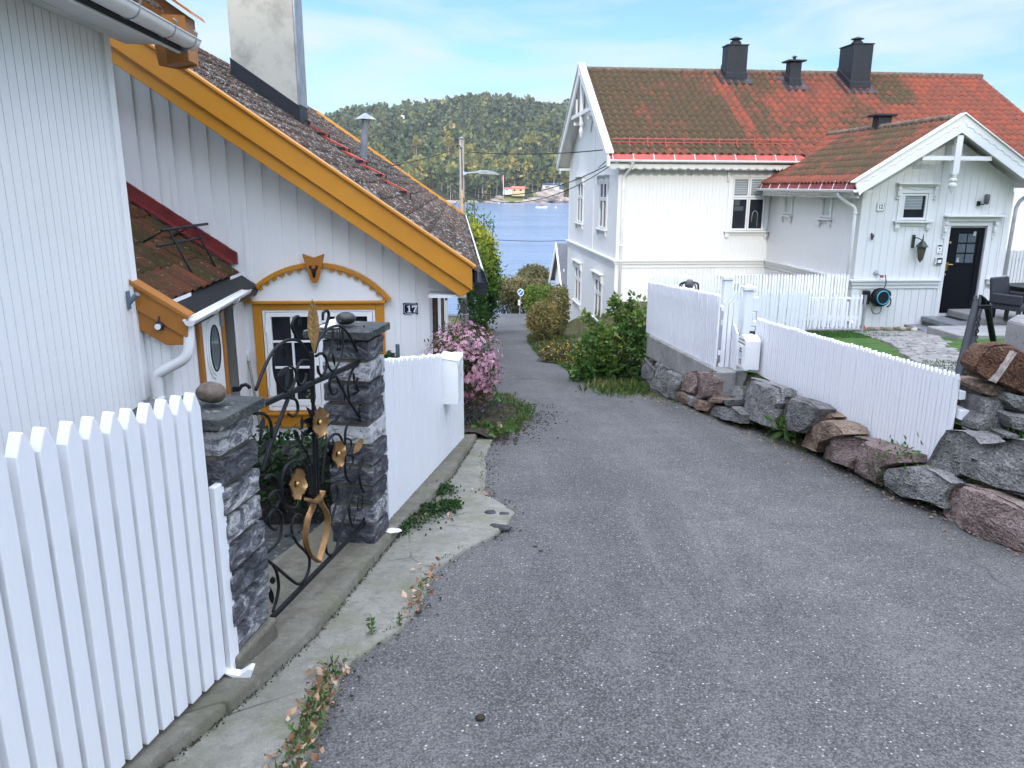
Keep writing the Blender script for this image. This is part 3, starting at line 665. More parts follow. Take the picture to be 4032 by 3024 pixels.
# chimney
CHM = MB(); zb = lambda x: btop(x) - .05
CHM.prism([(-3.30, zb(-3.30) + .26), (-2.36, zb(-2.36) + .26), (-2.36, 4.2), (-3.30, 4.2)], lambda a, b, d: (a, d, b), 12.5, 13.1)
ch = R_(CHM.build('chimney', PLAST, bevel=.01))
m = MB(); m.prism([(-3.315, zb(-3.315) - .05), (-2.345, zb(-2.345) - .05), (-2.345, zb(-2.345) + .30), (-3.315, zb(-3.315) + .30)], lambda a, b, d: (a, d, b), 12.485, 13.12); m.box(-2.5, -2.28, 12.45, 12.75, zb(-2.35) + .02, zb(-2.35) + .05); m.build('flashing', DARK, ch)
m = MB(); m.box(-2.358, -2.335, 12.49, 13.09, zb(-2.36) + .31, 4.2); m.build('steel_cladding', STEEL, ch)
for x, y, h, r, nm in ((-1.79, 15.5, .78, .068, 'vent_pipe'),):
    z = btop(x) - .15; m = MB(); m.tube([(x, y, z), (x + .08, y, z + h)], r, 14); m.lathe([(.02, .17), (.20, .06), (.205, .05), (.02, .045)], (x + .085, y, z + h + .0), 4); 
    for k in range(3): m.tube([(x + .08 + .07 * math.cos(k * 2.1), y + .07 * math.sin(k * 2.1), z + h - .02), (x + .08 + .09 * math.cos(k * 2.1), y + .09 * math.sin(k * 2.1), z + h + .06)], .01, 5)
    R_(m.build(nm, STEEL))
# ---------------------------------------------------------------- porch between the houses: lean-to roof, door with oval window
m = MB(); boards(m, -2.52, -2.30, .074, .012, -3, -.95, FY(6.26), .02); boards(m, 6.26, 8.5, .16, .008, -3.2, -.9, FX(-2.32), .018, [(6.85, 8.06, -3, -.9)])
R_(m.build('passage_wall', WHITE))
m = MB(); m.box(-2.31, -2.285, 6.95, 7.53, -3.0, -1.08); 
dr = R_(m.build('side_door', WHITE))
ov = lambda r1, r2, n=30: [(7.24 + r1 * math.cos(2 * math.pi * k / n), -1.47 + r2 * math.sin(2 * math.pi * k / n)) for k in range(n)]
m = MB(); m.prism(ov(.20, .285), FX(-2.285), 0, .012); m.prism(ov(.175, .255), FX(-2.285), .0125, .022); m.build('oval_frame', WHITE, dr, bevel=.003)
m = MB(); m.prism(ov(.135, .21), FX(-2.285), .0, .0235); m.build('oval_pane', GLASSL, dr)
m = MB(); m.tube([(-2.261, 7.24 + .14 * math.cos(t), -1.47 + .215 * math.sin(t)) for t in [2 * math.pi * k / 30 for k in range(30)]], .008, 6, closed=True); m.build('oval_seal', BLACKP, dr)
m = MB(); m.box(-2.3, -2.27, 7.535, 7.62, -3, -1.0); m.box(-2.3, -2.27, 6.86, 6.945, -3, -1.0); m.box(-2.3, -2.27, 6.946, 7.534, -1.075, -1.0); m.build('door_casing', ORANGE_D, dr)
m = MB(); m.box(-2.284, -2.262, 7.50, 7.53, -1.31, -1.24); m.box(-2.284, -2.265, 7.50, 7.53, -1.245, -1.19); m.build('hinge', STEEL, dr)
LT = empty('lean_to_roof', (-2.3, 6.2, -1.0), label='small lean-to roof of mossy brown tiles between the two left houses', cat='porch roof')
L_ = lambda o: rel(o, LT)
zl = lambda x: -.86 + BS * (x + 2.33)
m = MB(); m.prism([(-2.14, zl(-2.14) - .05), (-3.9, zl(-3.9) - .05), (-3.9, zl(-3.9) - .12), (-2.14, zl(-2.14) - .12)], lambda a, b, d: (a, d, b), 6.2, 8.47); L_(m.build('underlay', BLACKP))
L_(tile_roof('roof_tiles', (-2.33, 6.22, zl(-2.33) - .045), (0, 1, 0), vB, 11, 5, .2, .34, TILEL, None, lambda i, j: .3 + .5 * random.random(), amp=.03, lift=.025, seed=9))
m = MB(); m.prism([(-2.33, zl(-2.33) + .05), (-3.9, zl(-3.9) + .05), (-3.9, zl(-3.9) + .17), (-2.33, zl(-2.33) + .17)], lambda a, b, d: (a, d, b), 8.44, 8.475); m.prism([(-2.36, zl(-2.36) + .03), (-3.9, zl(-3.9) + .03), (-3.9, zl(-3.9) + .05), (-2.36, zl(-2.36) + .05)], lambda a, b, d: (a, d, b), 8.32, 8.46); L_(m.build('red_flashing', DREDM))
m = MB(); m.prism([(-2.54, -.70), (-2.115, -.985), (-2.12, -1.17), (-2.54, -.91)], fnb, 6.14, 6.185); m.prism([(-2.54, -.90), (-2.2, -1.118), (-2.125, -1.166), (-2.12, -1.225), (-2.3, -1.225), (-2.52, -1.085)], fnb, 6.165, 6.195); L_(m.build('end_board', ORANGE_D, bevel=.004))
m = MB(); m.prism([(-2.56, -.67), (-2.09, -.985), (-2.12, -1.005), (-2.575, -.70)], fnb, 6.12, 6.26); L_(m.build('end_cap', ORANGE_D, bevel=.003))
m = MB(); bracket_gutter(m, (-2.085, 6.1, -1.02), (-2.085, 7.8, -1.0), .045, 8)
for y in (6.7, 7.35): m.tube([(-2.085 + .05 * math.cos(t), y, -1.015 + .05 * math.sin(t)) for t in [math.pi * (1 + k / 8) for k in range(9)]], .006, 5)
L_(m.build('gutter', PIPEW, smooth=True))
m = MB(); pp = smooth_curve([(-2.13, 6.2, -1.06), (-2.13, 6.17, -1.22), (-2.17, 6.14, -1.33), (-2.33, 6.12, -1.42), (-2.385, 6.12, -1.50), (-2.385, 6.12, -1.9)], 6); m.tube(pp, .042, 14)
m.lathe([(.046, 0), (.046, .03)], (-2.385, 6.12, -1.66), 14); m.tube([(-2.46, 6.16, -1.6), (-2.385, 6.07, -1.62)], .006, 5); L_(m.build('downpipe', PIPEW, smooth=True))
m = MB(); xs = (-2.5, -2.28)
m.tube([(-2.62, 7.2, zl(-2.62) + .27), (-2.60, 8.42, zl(-2.62) + .27)], .014, 8); m.tube([(-2.60, 7.0, zl(-2.6) + .16), (-2.58, 8.2, zl(-2.6) + .16)], .012, 8)
for y in (7.35, 8.05): m.tube([(-2.85, y, zl(-2.85)), (-2.62, y, zl(-2.62) + .28), (-2.44, y, zl(-2.44) - .02)], .010, 6)
L_(m.build('snow_guard', DARK, smooth=True))
m = MB(); m.box(AX + .012, AX + .026, 6.03, 6.07, -.92, -.78); m.tube([(AX + .02, 6.05, -.87), (AX + .10, 6.02, -.80)], .02, 10); o = m.build('flag_holder', plain('blue_grey_metal', (.16, .22, .27), .5), bevel=.002); tag(o, 'blue-grey flagpole holder screwed to the left house corner', 'flag holder')
m = MB(); m.lathe([(.004, -.03), (.03, -.022), (.036, 0), (.03, .022), (.004, .03)], (-2.325, 6.125, -1.065), 16, ax=(0, 1, 0)); m.tube([(-2.325, 6.12, -1.03), (-2.325, 6.14, -.99)], .006, 5); e = m.build('eye_charm', NAVY, smooth=True); tag(e, 'dark blue eye charm hanging on the ochre end board of the lean-to', 'ornament')
m = MB(); m.lathe([(.016, -.032), (.0235, -.0325), (.0235, -.0375), (.016, -.038)], (-2.325, 6.125, -1.065), 16, ax=(0, 1, 0)); m.build('eye_ring', ENAMEL, e)
# number plate 17
pl = MB(); pl.box(-.604, -.446, 8.462, 8.48, -1.36, -1.236); plate = pl.build('house_number_plate', NAVY, bevel=.003); tag(plate, 'dark blue enamel plate with white number 17 on the cottage wall', 'number plate')
m = MB(); x0, x1, z0, z1, c = -.594, -.456, -1.351, -1.245, .016; P8 = [(x0 + c, z0), (x1 - c, z0), (x1 - c * .6, z0 + c * .6), (x1, z0 + c), (x1, z1 - c), (x1 - c * .6, z1 - c * .6), (x1 - c, z1), (x0 + c, z1), (x0 + c * .6, z1 - c * .6), (x0, z1 - c), (x0, z0 + c), (x0 + c * .6, z0 + c * .6)]
m.tube([(a, 8.4612, b) for a, b in P8], .0028, 4, closed=True); m.build('border_line', ENAMEL, plate)
def text(name, s_, size, mat, parent, loc, rot, ext=.001, align='CENTER', sc=(1, 1, 1), bold=.0):
    cu = bpy.data.curves.new(name, 'FONT'); cu.body = s_; cu.size = size; cu.extrude = ext; cu.align_x = align; cu.align_y = 'CENTER'; cu.offset = bold
    me_o = bpy.data.objects.new(name, cu); COL.objects.link(me_o); bpy.context.view_layer.update()
    me = bpy.data.meshes.new_from_object(me_o.evaluated_get(bpy.context.evaluated_depsgraph_get())); COL.objects.unlink(me_o); bpy.data.objects.remove(me_o)
    o = bpy.data.objects.new(name, me); o.location = loc; o.rotation_euler = rot; o.scale = sc; me.materials.append(mat); return link(o, parent)
def serif_numerals():
    m = MB(); y0, y1 = 8.4585, 8.4615; fn = lambda a, b, d: (a, d, b)
    x = -.56; m.prism([(x, -1.337), (x + .044, -1.337), (x + .044, -1.328), (x + .031, -1.328), (x + .031, -1.262), (x + .022, -1.262), (x, -1.272), (x, -1.281), (x + .013, -1.279), (x + .013, -1.328), (x, -1.328)], fn, y0, y1)
    x = -.508; m.prism([(x, -1.262), (x + .058, -1.262), (x + .058, -1.272), (x + .044, -1.295), (x + .034, -1.337), (x + .014, -1.337), (x + .024, -1.305), (x + .038, -1.281), (x + .012, -1.281), (x + .008, -1.289), (x, -1.289)], fn, y0, y1); return m
serif_numerals().build('digits', ENAMEL, plate)
# tools leaning on the cottage wall
for a, b, c_, d_, nm, lab in (((-2.30, 8.43, -1.74), (-2.11, 8.2, -3.1), .016, 0, 'broom_handle', 'wooden broom handle with taped end leaning on the cottage wall'), ((-2.32, 8.44, -1.81), (-2.325, 8.25, -3.1), .015, 0, 'rake_handle', 'plain upright wooden tool handle leaning beside the taped one')):
    m = MB(); m.tube([a, b], c_, 10); t_ = m.build(nm, GREYW, smooth=True); tag(t_, lab, 'tool handle', 'tool handles leaning on the wall')
    a, b = Vector(a), Vector(b); m = MB(); m.tube([a - (b - a) * .005, a + (b - a) * (.085 if 'broom' in nm else .06)], c_ + .003, 10); m.build('grip', CARD if 'broom' in nm else BROWNW, t_, smooth=True)
m = MB(); m.tube([(-.79 + .02, 8.3, -1.66), (-.79 + .02, 8.32, -2.6)], .022, 10); m2 = None
o = m.build('grey_post', plain('slate_blue_paint', (.10, .13, .16), .6)); tag(o, 'slim blue-grey post standing before the cottage wall', 'post'); o.location = (.105, 0, 0)
m = MB(); m.add(*blob((-2.37, 6.3, -1.62), (.028, .028, .05), 3, 2, .3)); m.add(*blob((-2.37, 6.3, -1.52), (.022, .022, .03), 5, 2, .2)); m.add(*blob((-2.37, 6.3, -1.72), (.032, .032, .06), 8, 2, .25)); m.box(-2.42, -2.32, 6.25, 6.35, -2.05, -1.76)
o = m.build('stone_figurine', plain('bronze_green', (.03, .04, .035), .5, .4, 30), smooth=True); tag(o, 'small dark green figurine standing by the white downpipe', 'figurine')
# ================================================================ left fences, gate pillars, wrought-iron gate
def picket_mesh(w, h, t, tip, name, mat, skew=.0, bev=.004):
    """picket standing on z=0, width along x, front face at y=-t; top cut to a blunt point"""
    m = MB(); hw = w / 2; f = .16
    poly = [(-hw, 0), (hw, 0), (hw, h - tip), (hw * f, h), (-hw * f, h), (-hw, h - tip)]
    m.prism(poly, lambda a, b, d: (a, d, b), -t, 0)
    o = m.build(name, mat, None, bevel=bev, seg=2); return o
def fence(name, a, b, n, h, label, cat='fence', w=.07, t=.028, tip=.06, mat=None, rails=(.3, .82), side=1, post=True, jit=.006, hfun=None, zfun=None, rail_w=.05):
    """pickets from a to b (points at their feet); side=+1: pickets on the right-hand side of a->b"""
    mat = mat or WHITE_F
    a, b = Vector(a), Vector(b); d = b - a; ang = math.atan2(d.y, d.x)
    root = empty(name, a, 0, label, cat); inv = a
    proto = None
    q = Vector((d.x, d.y, 0)).normalized(); nrm = Vector((q.y, -q.x, 0)) * side
    for i in range(n):
        tt = (i + .5) / n; p = a + d * tt
        if zfun: p.z = zfun(tt)
        hh = (hfun(tt) if hfun else h) + (random.random() - .5) * jit * 2
        if proto is None:
            proto = picket_mesh(w, 1.0, t, tip / h, 'picket', mat); o = proto; o.parent = root
        else: o = inst(proto, 'picket', root)
        o.location = p - inv + nrm * ((random.random()) * .003); o.rotation_euler = ((random.random() - .5) * .006, (random.random() - .5) * .012, ang + (0 if side > 0 else math.pi)); o.scale = (1, 1, hh)
    for r in rails:
        m = MB(); zz_ = (lambda tt: (zfun(tt) if zfun else (a + d * tt).z) + r * (hfun(tt) if hfun else h))
        pa = Vector((a.x, a.y, zz_(0))) - inv - nrm * .028; pb = Vector((b.x, b.y, zz_(1))) - inv - nrm * .028; m.bar(pa, pb, .045, rail_w); m.build('rail', mat, root, bevel=.003)
    return root
# near picket fence
pa = Vector((-1.47, .72, gz(.72) + .09)); pb = Vector((-.945, 2.715, gz(2.715) + .10))
f1 = fence('picket_fence', pa, pb, 25, 1.125, 'nearest white picket fence, blunt-pointed pickets, ending at the slate pillar on the left', w=.060, t=.038, tip=.058, rails=(.17, .70))
def short_picket():
    m = MB(); c = atY(848, 1865, 2.83); m.box(-.03, .03, -.028, 0, 0, .78); o = m.build('short_picket', WHITE_F, f1, bevel=.004); o.location = Vector((-.918, 2.76, gz(2.78) + .08)) - f1.location; o.rotation_euler = (0, 0, math.atan2(pb.y - pa.y, pb.x - pa.x))
short_picket()
m = MB(); m.prism([(0, 0), (.05, -.03), (.10, -.035), (.115, .01), (.10, .012), (.06, -.015)], lambda a, b, d: (a - .925, d, b + gz(2.7) + .10), 2.69, 2.73)
o = m.build('loose_paint_flap', WHITE_F, f1); o.matrix_parent_inverse = Matrix.Translation(-f1.location)
# pillars of split stone courses
def pillar(cx, cy, zb, zt, hw, hd, ang, label, n, seed, capz, plinth):
    root = empty('stone_pillar', (cx, cy, zb), ang, label, 'gate pillar', 'split-stone gate pillars')
    r = random.Random(seed); m = MB(); H = (zt - zb); ch = H / n; m2 = MB()
    m2.box(-hw + .014, hw - .014, -hd + .014, hd - .014, 0, H)
    for k in range(n):
        z0 = k * ch + .012; z1 = (k + 1) * ch - .013; cut = r.choice((-.25, .2, .35, -.1)) * hw
        for (x0, x1) in (((-hw, cut - .004), (cut + .004, hw)) if k % 3 == 1 else ((-hw, hw),)):
            e = [(r.random() - .5) * .016 for _ in range(8)]; t_ = .02 + r.random() * .98
            # rough block: subdivided faces pushed about
            g = 5; V = []; 
            bx = [(x0 - (e[0] + .006 if x0 < -hw + .01 else 0)), x1 + (e[1] + .006 if x1 > hw - .01 else 0)]; by = [-hd + e[2], hd + e[3]]
            sub = MB(); sub.box(bx[0], bx[1], by[0], by[1], z0, z1)
            import bmesh
            bm = bmesh.new(); vs = [bm.verts.new(v) for v in sub.v]
            for f in sub.f: bm.faces.new([vs[i] for i in f])
            bmesh.ops.subdivide_edges(bm, edges=bm.edges[:], cuts=5, use_grid_fill=True)
            for v in bm.verts:
                s_ = Vector((v.co.x * 22 + k * 3.1, v.co.y * 22 + seed, v.co.z * 22)); q = mnoise.noise(s_) * .006 + mnoise.noise(s_ * 2.3) * .003
                ed = (abs(v.co.z - z0) < 1e-5 or abs(v.co.z - z1) < 1e-5)
                dirv = Vector((v.co.x / hw, v.co.y / hd, 0)); v.co += dirv * q * (0.35 if ed else 1)
            bm.verts.index_update(); m.add([v.co[:] for v in bm.verts], [tuple(v.index for v in f.verts) for f in bm.faces], t_); bm.free()
    m.build('stone_courses', PILLS, root); m2.build('mortar_core', MORT, root)
    m = MB(); c = capz
    m.prism([(-c[0], -c[1]), (c[2], -c[1] + .01), (c[2] + .004, c[3]), (-c[0] + .01, c[3] + .006)], FH(0), H + .004, H + .046); m.build('slate_cap', SLAB, root, bevel=.004, seg=2)
    if plinth: m = MB(); m.prism([(-hw - .02, -hd - .02), (hw + .02, -hd - .02), (hw + .03, hd + .02), (-hw - .02, hd + .02)], FH(0), -.13, .004); m.build('plinth', CURBM, root, bevel=.012, seg=2)
    return root
ang1 = -math.atan2(.303, 1.211)
P1 = pillar(-.985, 2.93, -1.80, -.865, .13, .135, ang1, 'nearer split-stone gate pillar with a brown pebble on its slate cap', 8, 3, (.17, .175, .17, .165), True)
P2 = pillar(-.60, 4.36, -2.045, -.815, .125, .125, ang1, 'farther split-stone gate pillar with a black pebble on its slate cap', 10, 8, (.22, .17, .155, .19), False)
def pebble(name, c, r, seed, mat, label):
    m = MB(); m.add(*blob((0, 0, 0), r, seed, 4, .09, 1.0)); o = m.build(name, mat, smooth=True); o.location = c; return tag(o, label, 'pebble')
pebble('pebble', atZ(832, 1545, -.765), (.055, .05, .042), 11, plain('brown_pebble', (.13, .10, .075), .8, .3, 30, .2), 'rounded brown pebble on the nearer gate pillar')
c = atY(1360, 1223, 4.36); pebble('pebble', (c.x, 4.36, -.722), (.056, .05, .036), 21, plain('black_pebble', (.02, .022, .02), .45, .4, 20, .1), 'smooth black pebble on the farther gate pillar')
c = atY(1300, 1252, 4.33); m = MB(); m.add(*blob((c.x - .0, 4.30, -.757), (.055, .04, .014), 5, 3, .15)); m.add(*blob((c.x + .02, 4.38, -.750), (.05, .04, .02), 6, 3, .15)); o = m.build('shell', CARD, smooth=True); tag(o, 'flat pale shell lying beside the black pebble', 'shell')
m = MB(); m.add(*blob((c.x + .035, 4.43, -.735), (.03, .03, .02), 9, 3, .15)); o = m.build('shell', PINKP, smooth=True); tag(o, 'small pinkish shell behind the black pebble', 'shell')
# gate: everything lies in one upright plane between the pillars
GP = Vector((-.545, 4.28, 0)); gd = Vector((.303, 1.211, 0)).normalized(); gn = Vector((gd.y, -gd.x, 0))
GATE = empty('wrought_iron_gate', (-.545, 4.28, -1.95), label='black wrought-iron garden gate with scrolls, gilt leaf, flowers and tulip', cat='gate')
def gp(u, v, off=0.):
    r = ray(u, v); q = GP + gn * off; return r * (q.dot(gn) / r.dot(gn))
c1 = lambda *p, off=0.: [gp(950 + a / 3.687, 1150 + b / 3.687, off) for a, b in p]
c2 = lambda *p, off=0.: [gp(980 + a / 3.688, 1550 + b / 3.688, off) for a, b in p]
c3 = lambda *p, off=0.: [gp(980 + a / 3.318, 1950 + b / 3.318, off) for a, b in p]
GA = lambda o: rel(o, GATE)
def piece(name, paths, r=.0072, mat=IRON, n=8, k=5):
    m = MB()
    for p in paths:
        rr = r
        if isinstance(p, tuple): p, rr = p
        pts = smooth_curve(p, k); m.tube(pts, [rr * (1 if i < len(pts) - 3 else .9) for i in range(len(pts))], n)
    return GA(m.build(name, mat, smooth=True))
m = MB(); a, b = c1((150, 1705), (1775, 990)); m.bar(a, b, .022, .022); GA(m.build('top_rail', IRON, bevel=.002))
m = MB(); a, b = c3((300, 1600), (1560, 312)); m.bar(a, b, .022, .018); GA(m.build('bottom_rail', IRON, bevel=.002))
m = MB(); a = c1((1815, 640))[0]; b = c3((1555, 305))[0]; m.tube([a, b], .0125, 10); m.lathe([(.013, 0), (.018, .01), (.018, .05), (.013, .06)], lerp(a, b, .06), 10, ax=(0, 0, -1)); m.tube([a, a + Vector((0, 0, .04)), c1((1780, 490))[0]], .004, 6); GA(m.build('hinge_post', IRON, smooth=True))
m = MB(); pts = c1((1025, 870), (1040, 1600)) + c2((940, 150), (1000, 1450)); m.bar(pts[0], pts[1], .020, .020, (0, 1, 0)); q = c2((930, 0), (965, 1480)); m.bar(q[0], q[1], .016, .016, (0, 1, 0)); q = c2((985, 640), (1010, 1450)); m.bar(q[0], q[1], .011, .014, (0, 1, 0)); GA(m.build('centre_bar', IRON, bevel=.0015))
piece('upper_scroll', [c1((210, 1425), (330, 1110), (470, 850), (620, 720), (740, 690), (850, 720), (930, 830), (985, 950)), c1((850, 720), (775, 600), (740, 500), (760, 400), (810, 355), (850, 390), (855, 490)), (c1((470, 900), (470, 1080), (500, 1250), (560, 1370), (660, 1440), (740, 1390), (790, 1250), (780, 1130), (700, 1070)), .006), c1((975, 990), (880, 1000), (820, 1080), (800, 1200), (830, 1320), (880, 1340), (930, 1280), (945, 1180))])
piece('upper_scroll', [c1((1070, 880), (1110, 730), (1190, 600), (1250, 430), (1270, 320), (1240, 270), (1190, 310), (1185, 410)), c1((1190, 610), (1270, 530), (1380, 490), (1460, 510), (1560, 620), (1640, 770), (1700, 890), (1760, 950)), c1((1080, 930), (1150, 890), (1210, 920), (1240, 1010), (1220, 1140), (1170, 1210), (1120, 1160), (1110, 1070)), (c1((1470, 520), (1475, 750), (1460, 900), (1400, 1060), (1340, 1140), (1280, 1110), (1250, 1000), (1290, 860), (1330, 700), (1340, 560)), .006), (c1((1390, 540), (1395, 790)), .003), (c1((1425, 530), (1435, 790)), .003), (c1((1455, 540), (1440, 780)), .003)])
piece('middle_scroll', [c1((1380, 1230), (1300, 1260), (1280, 1370), (1320, 1470), (1380, 1460), (1395, 1390)), c1((1380, 1230), (1450, 1380), (1600, 1640)) + c2((1620, 360), (1650, 420)), c1((1720, 1060), (1640, 1090), (1580, 1220), (1550, 1380), (1570, 1560)), c1((1720, 1060), (1790, 1120), (1800, 1300), (1760, 1420), (1690, 1420), (1670, 1300), (1720, 1230), (1770, 1260)), c2((1690, 500), (1660, 420), (1560, 380), (1450, 430), (1400, 560), (1400, 800), (1400, 1100), (1430, 1240), (1500, 1280), (1580, 1180), (1660, 900), (1700, 750)), (c2((1420, 650), (1480, 680), (1480, 780), (1420, 880), (1500, 900), (1510, 990), (1460, 1080)), .006), (c2((1600, 300), (1610, 180), (1660, 150), (1695, 200), (1690, 330)), .006)])
piece('middle_scroll', [c2((60, 285), (200, 290), (290, 360), (325, 480), (330, 640)), (c2((570, 70), (480, 300), (370, 600), (260, 900), (190, 1150)), .0095), c2((600, 60), (680, 90), (710, 180), (700, 270), (640, 330), (570, 290)), (c2((160, 690), (180, 560), (200, 440)), .005)])
piece('flower_stem', [(c2((900, 1040), (860, 900), (770, 740), (700, 640)), .006), (c2((770, 720), (770, 540)), .0045), (c2((755, 740), (640, 770), (590, 800)), .0045), (c2((1010, 1000), (1060, 700), (1110, 500), (1160, 350)), .0055), (c2((1120, 490), (1180, 430), (1230, 390)), .0045), (c1((640, 960), (690, 1060), (720, 1090)), .004), (c2((900, 1480), (895, 1200), (880, 1020)), .007)])
piece('lower_scroll', [c2((480, 1500), (480, 1330), (500, 1150), (560, 1040), (680, 970), (780, 1010), (840, 1130), (860, 1300), (880, 1480)), (c2((480, 1480), (520, 1600), (600, 1650), (690, 1640), (730, 1540)), .006), c2((1060, 1350), (1080, 1100), (1110, 850), (1150, 680), (1240, 590), (1320, 610), (1365, 720)), c2((1600, 1150), (1540, 1300), (1480, 1500), (1430, 1650)) + c3((1240, 300), (1170, 600), (1120, 740), (1060, 780), (1010, 720), (1020, 500), (1090, 280), (1170, 0)), c2((1600, 1180), (1630, 1350), (1700, 1480)), (c2((1200, 1600), (1195, 1400), (1250, 1330), (1290, 1400), (1280, 1600), (1350, 1380)), .006), (c2((1140, 1100), (1200, 1190), (1280, 1160), (1350, 1030)), .006)])
piece('lower_scroll', [c2((220, 1250), (300, 1190), (380, 1200), (430, 1290), (445, 1420)), (c2((440, 1400), (350, 1430), (300, 1530), (320, 1640)), .006), c3((340, 150), (270, 100), (270, 20), (340, -30), (390, 40), (370, 130), (320, 190), (260, 280), (270, 400), (340, 450), (370, 430)), c3((370, 190), (430, 280), (420, 480), (370, 620), (240, 750)), c3((200, 820), (370, 950), (520, 1080), (640, 1160), (720, 1110), (780, 980), (790, 830), (740, 740), (640, 640), (570, 530), (480, 530)), (c3((580, 560), (555, 420), (590, 290), (650, 250), (700, 310), (690, 420), (650, 490)), .006), c3((310, 900), (360, 1000), (388, 1180), (360, 1370), (310, 1530)), (c3((1520, 0), (1540, 180), (1500, 320), (1420, 400), (1350, 390), (1310, 250), (1310, 100), (1370, 30)), .0065), (c3((1440, 0), (1420, 150), (1450, 200), (1480, 150), (1490, 0)), .0045)])
def leafplate(name, tip, base, w, mat, off=.0, th=.004, veins=False):
    """leaf-shaped plate in the gate plane from base to tip"""
    t_, b_ = Vector(tip), Vector(base); d = t_ - b_; L = d.length; d.normalize(); nf = (gn * .35 + Vector((0, -1, 0))); s_ = nf.cross(d).normalized(); nf = d.cross(s_)
    pr_ = [(0, .10), (.15, .45), (.32, .88), (.5, 1.0), (.68, .92), (.85, .6), (.95, .28), (1, .04)]
    poly = [(x, y) for x, y in pr_] + [(x, -y) for x, y in pr_[::-1]]
    fn = lambda a, b, dd: b_ + d * (a * L) + s_ * (b * w / 2) + gn * off + nf * dd
    m = MB(); m.prism(poly, fn, -th, th)
    o = GA(m.build(name, mat, bevel=.0015))
    if veins:
        m = MB(); m.tube([fn(.02, 0, th + .001), fn(.98, 0, th + .001)], .0022, 5)
        for k in range(7):
            a0 = .16 + k * .115; wv = .8 * (1 - abs(a0 - .45) * 1.2)
            for sg in (-1, 1): m.tube([fn(a0, 0, th + .0005), fn(a0 + .06, sg * wv * .5, th + .0008), fn(a0 + .095, sg * wv, th + .0005)], .0022, 5)
        v = m.build('leaf_vein', BRASS, o)
    return o
def gpt(f, *p): return f(p)[0]
leafplate('gilt_leaf', c1((996, 108))[0], c1((1025, 880))[0], .053, GOLD, .012, .005, True)
leafplate('gilt_leaf', c2((1640, 650))[0], c2((1500, 870))[0], .042, GOLD, .008, .003)
for f, t_, b_, w in ((c1, (590, 775), (640, 960), .016), (c1, (530, 1220), (700, 1080), .026), (c1, (650, 1410), (690, 1080), .018), (c1, (1330, 540), (1320, 690), .016), (c1, (1360, 1080), (1320, 870), .014), (c1, (1640, 1310), (1630, 1160), .014), (c1, (1590, 1490), (1700, 1450), .018), (c1, (1790, 1400), (1740, 1240), .018), (c2, (215, 340), (175, 560), .022), (c2, (290, 690), (170, 800), .026), (c2, (665, 525), (710, 650), .022), (c2, (770, 330), (772, 520), .017), (c2, (500, 880), (600, 785), .024), (c2, (1195, 215), (1155, 360), .018), (c2, (1320, 310), (1240, 400), .022), (c3, (310, 1160), (310, 1060), .026), (c3, (310, 1420), (275, 1200), .022), (c3, (1360, 370), (1385, 240), .010)):
    leafplate('iron_leaf', f((t_))[0] if False else f(t_)[0], f(b_)[0], w, IRON, .0, .003)
m = MB(); m.add(*blob(c1((1415, 820))[0], (.014, .014, .014), 4, 2, .1)); GA(m.build('iron_bud', IRON, smooth=True))
def flower(c_, hu, seed, f=c2):
    """gilt five-petalled disc facing the road, black leaves behind it"""
    C_ = f(c_, off=.035)[0]; r = random.Random(seed); up = Vector((0, 0, 1)); R0 = hu
    n = 60; V = []; Fq = []
    rad = [R0 * (1 - .06 * abs(math.sin(2.5 * (2 * math.pi * k / n) + seed)) - .10 * (r.random() ** 2)) * (1.16 if k % 12 == 3 else 1) for k in range(n)]
    nrm = (gn * 1 + Vector((0, -.12, .06))).normalized(); sx = up.cross(nrm).normalized(); sy = nrm.cross(sx)
    for lay, (sc_, dz) in enumerate(((1, .012), (.85, .004), (.5, 0), (.2, -.004))):
        for k in range(n):
            t = 2 * math.pi * k / n; rr = lerp(R0 * .9, rad[k], sc_) * sc_; V.append(C_ + sx * math.cos(t) * rr + sy * math.sin(t) * rr * 1.06 + nrm * (dz + (.006 * math.sin(5 * t + seed) if lay == 0 else 0)))
    V.append(C_ - nrm * .004)
    for l in range(3): Fq += [(l * n + k, l * n + (k + 1) % n, (l + 1) * n + (k + 1) % n, (l + 1) * n + k) for k in range(n)]
    Fq += [(3 * n + k, 3 * n + (k + 1) % n, 4 * n) for k in range(n)]
    m = MB(); m.add(V, Fq); m.add([v - nrm * .004 for v in V], [q[::-1] for q in Fq]); o = GA(m.build('gilt_flower', GOLD, smooth=True))
    m = MB(); m.add(*blob(C_ + nrm * .006, (.010, .010, .014), seed, 2, .3)); m.build('stamen', BRASS, o)
    m = MB()
    for k in range(7):
        t = k * .9 + seed; d = sx * math.cos(t) + sy * math.sin(t); b_ = C_ - nrm * .022; e = d.cross(nrm)
        m.add([b_ + e * .012, b_ - e * .012, b_ + d * R0 * .6 - e * .02, b_ + d * R0 * 1.25 - nrm * .02, b_ + d * R0 * .6 + e * .02], [(0, 1, 2, 3, 4)])
        m.add([b_ - nrm * .004 + e * .012, b_ - nrm * .004 - e * .012, b_ - nrm * .004 + d * R0 * .6 - e * .02, b_ + d * R0 * 1.25 - nrm * .024, b_ - nrm * .004 + d * R0 * .6 + e * .02], [(4, 3, 2, 1, 0)])
    m.add(*blob(C_ - nrm * .02, (.02, .02, .03), seed, 2, .1)); m.build('calyx', IRON, o)
flower((1020, 415), .072, 1); flower((1290, 880), .068, 2); flower((690, 1315), .069, 4)
m = MB(); wv = Vector((0, 0, 0))
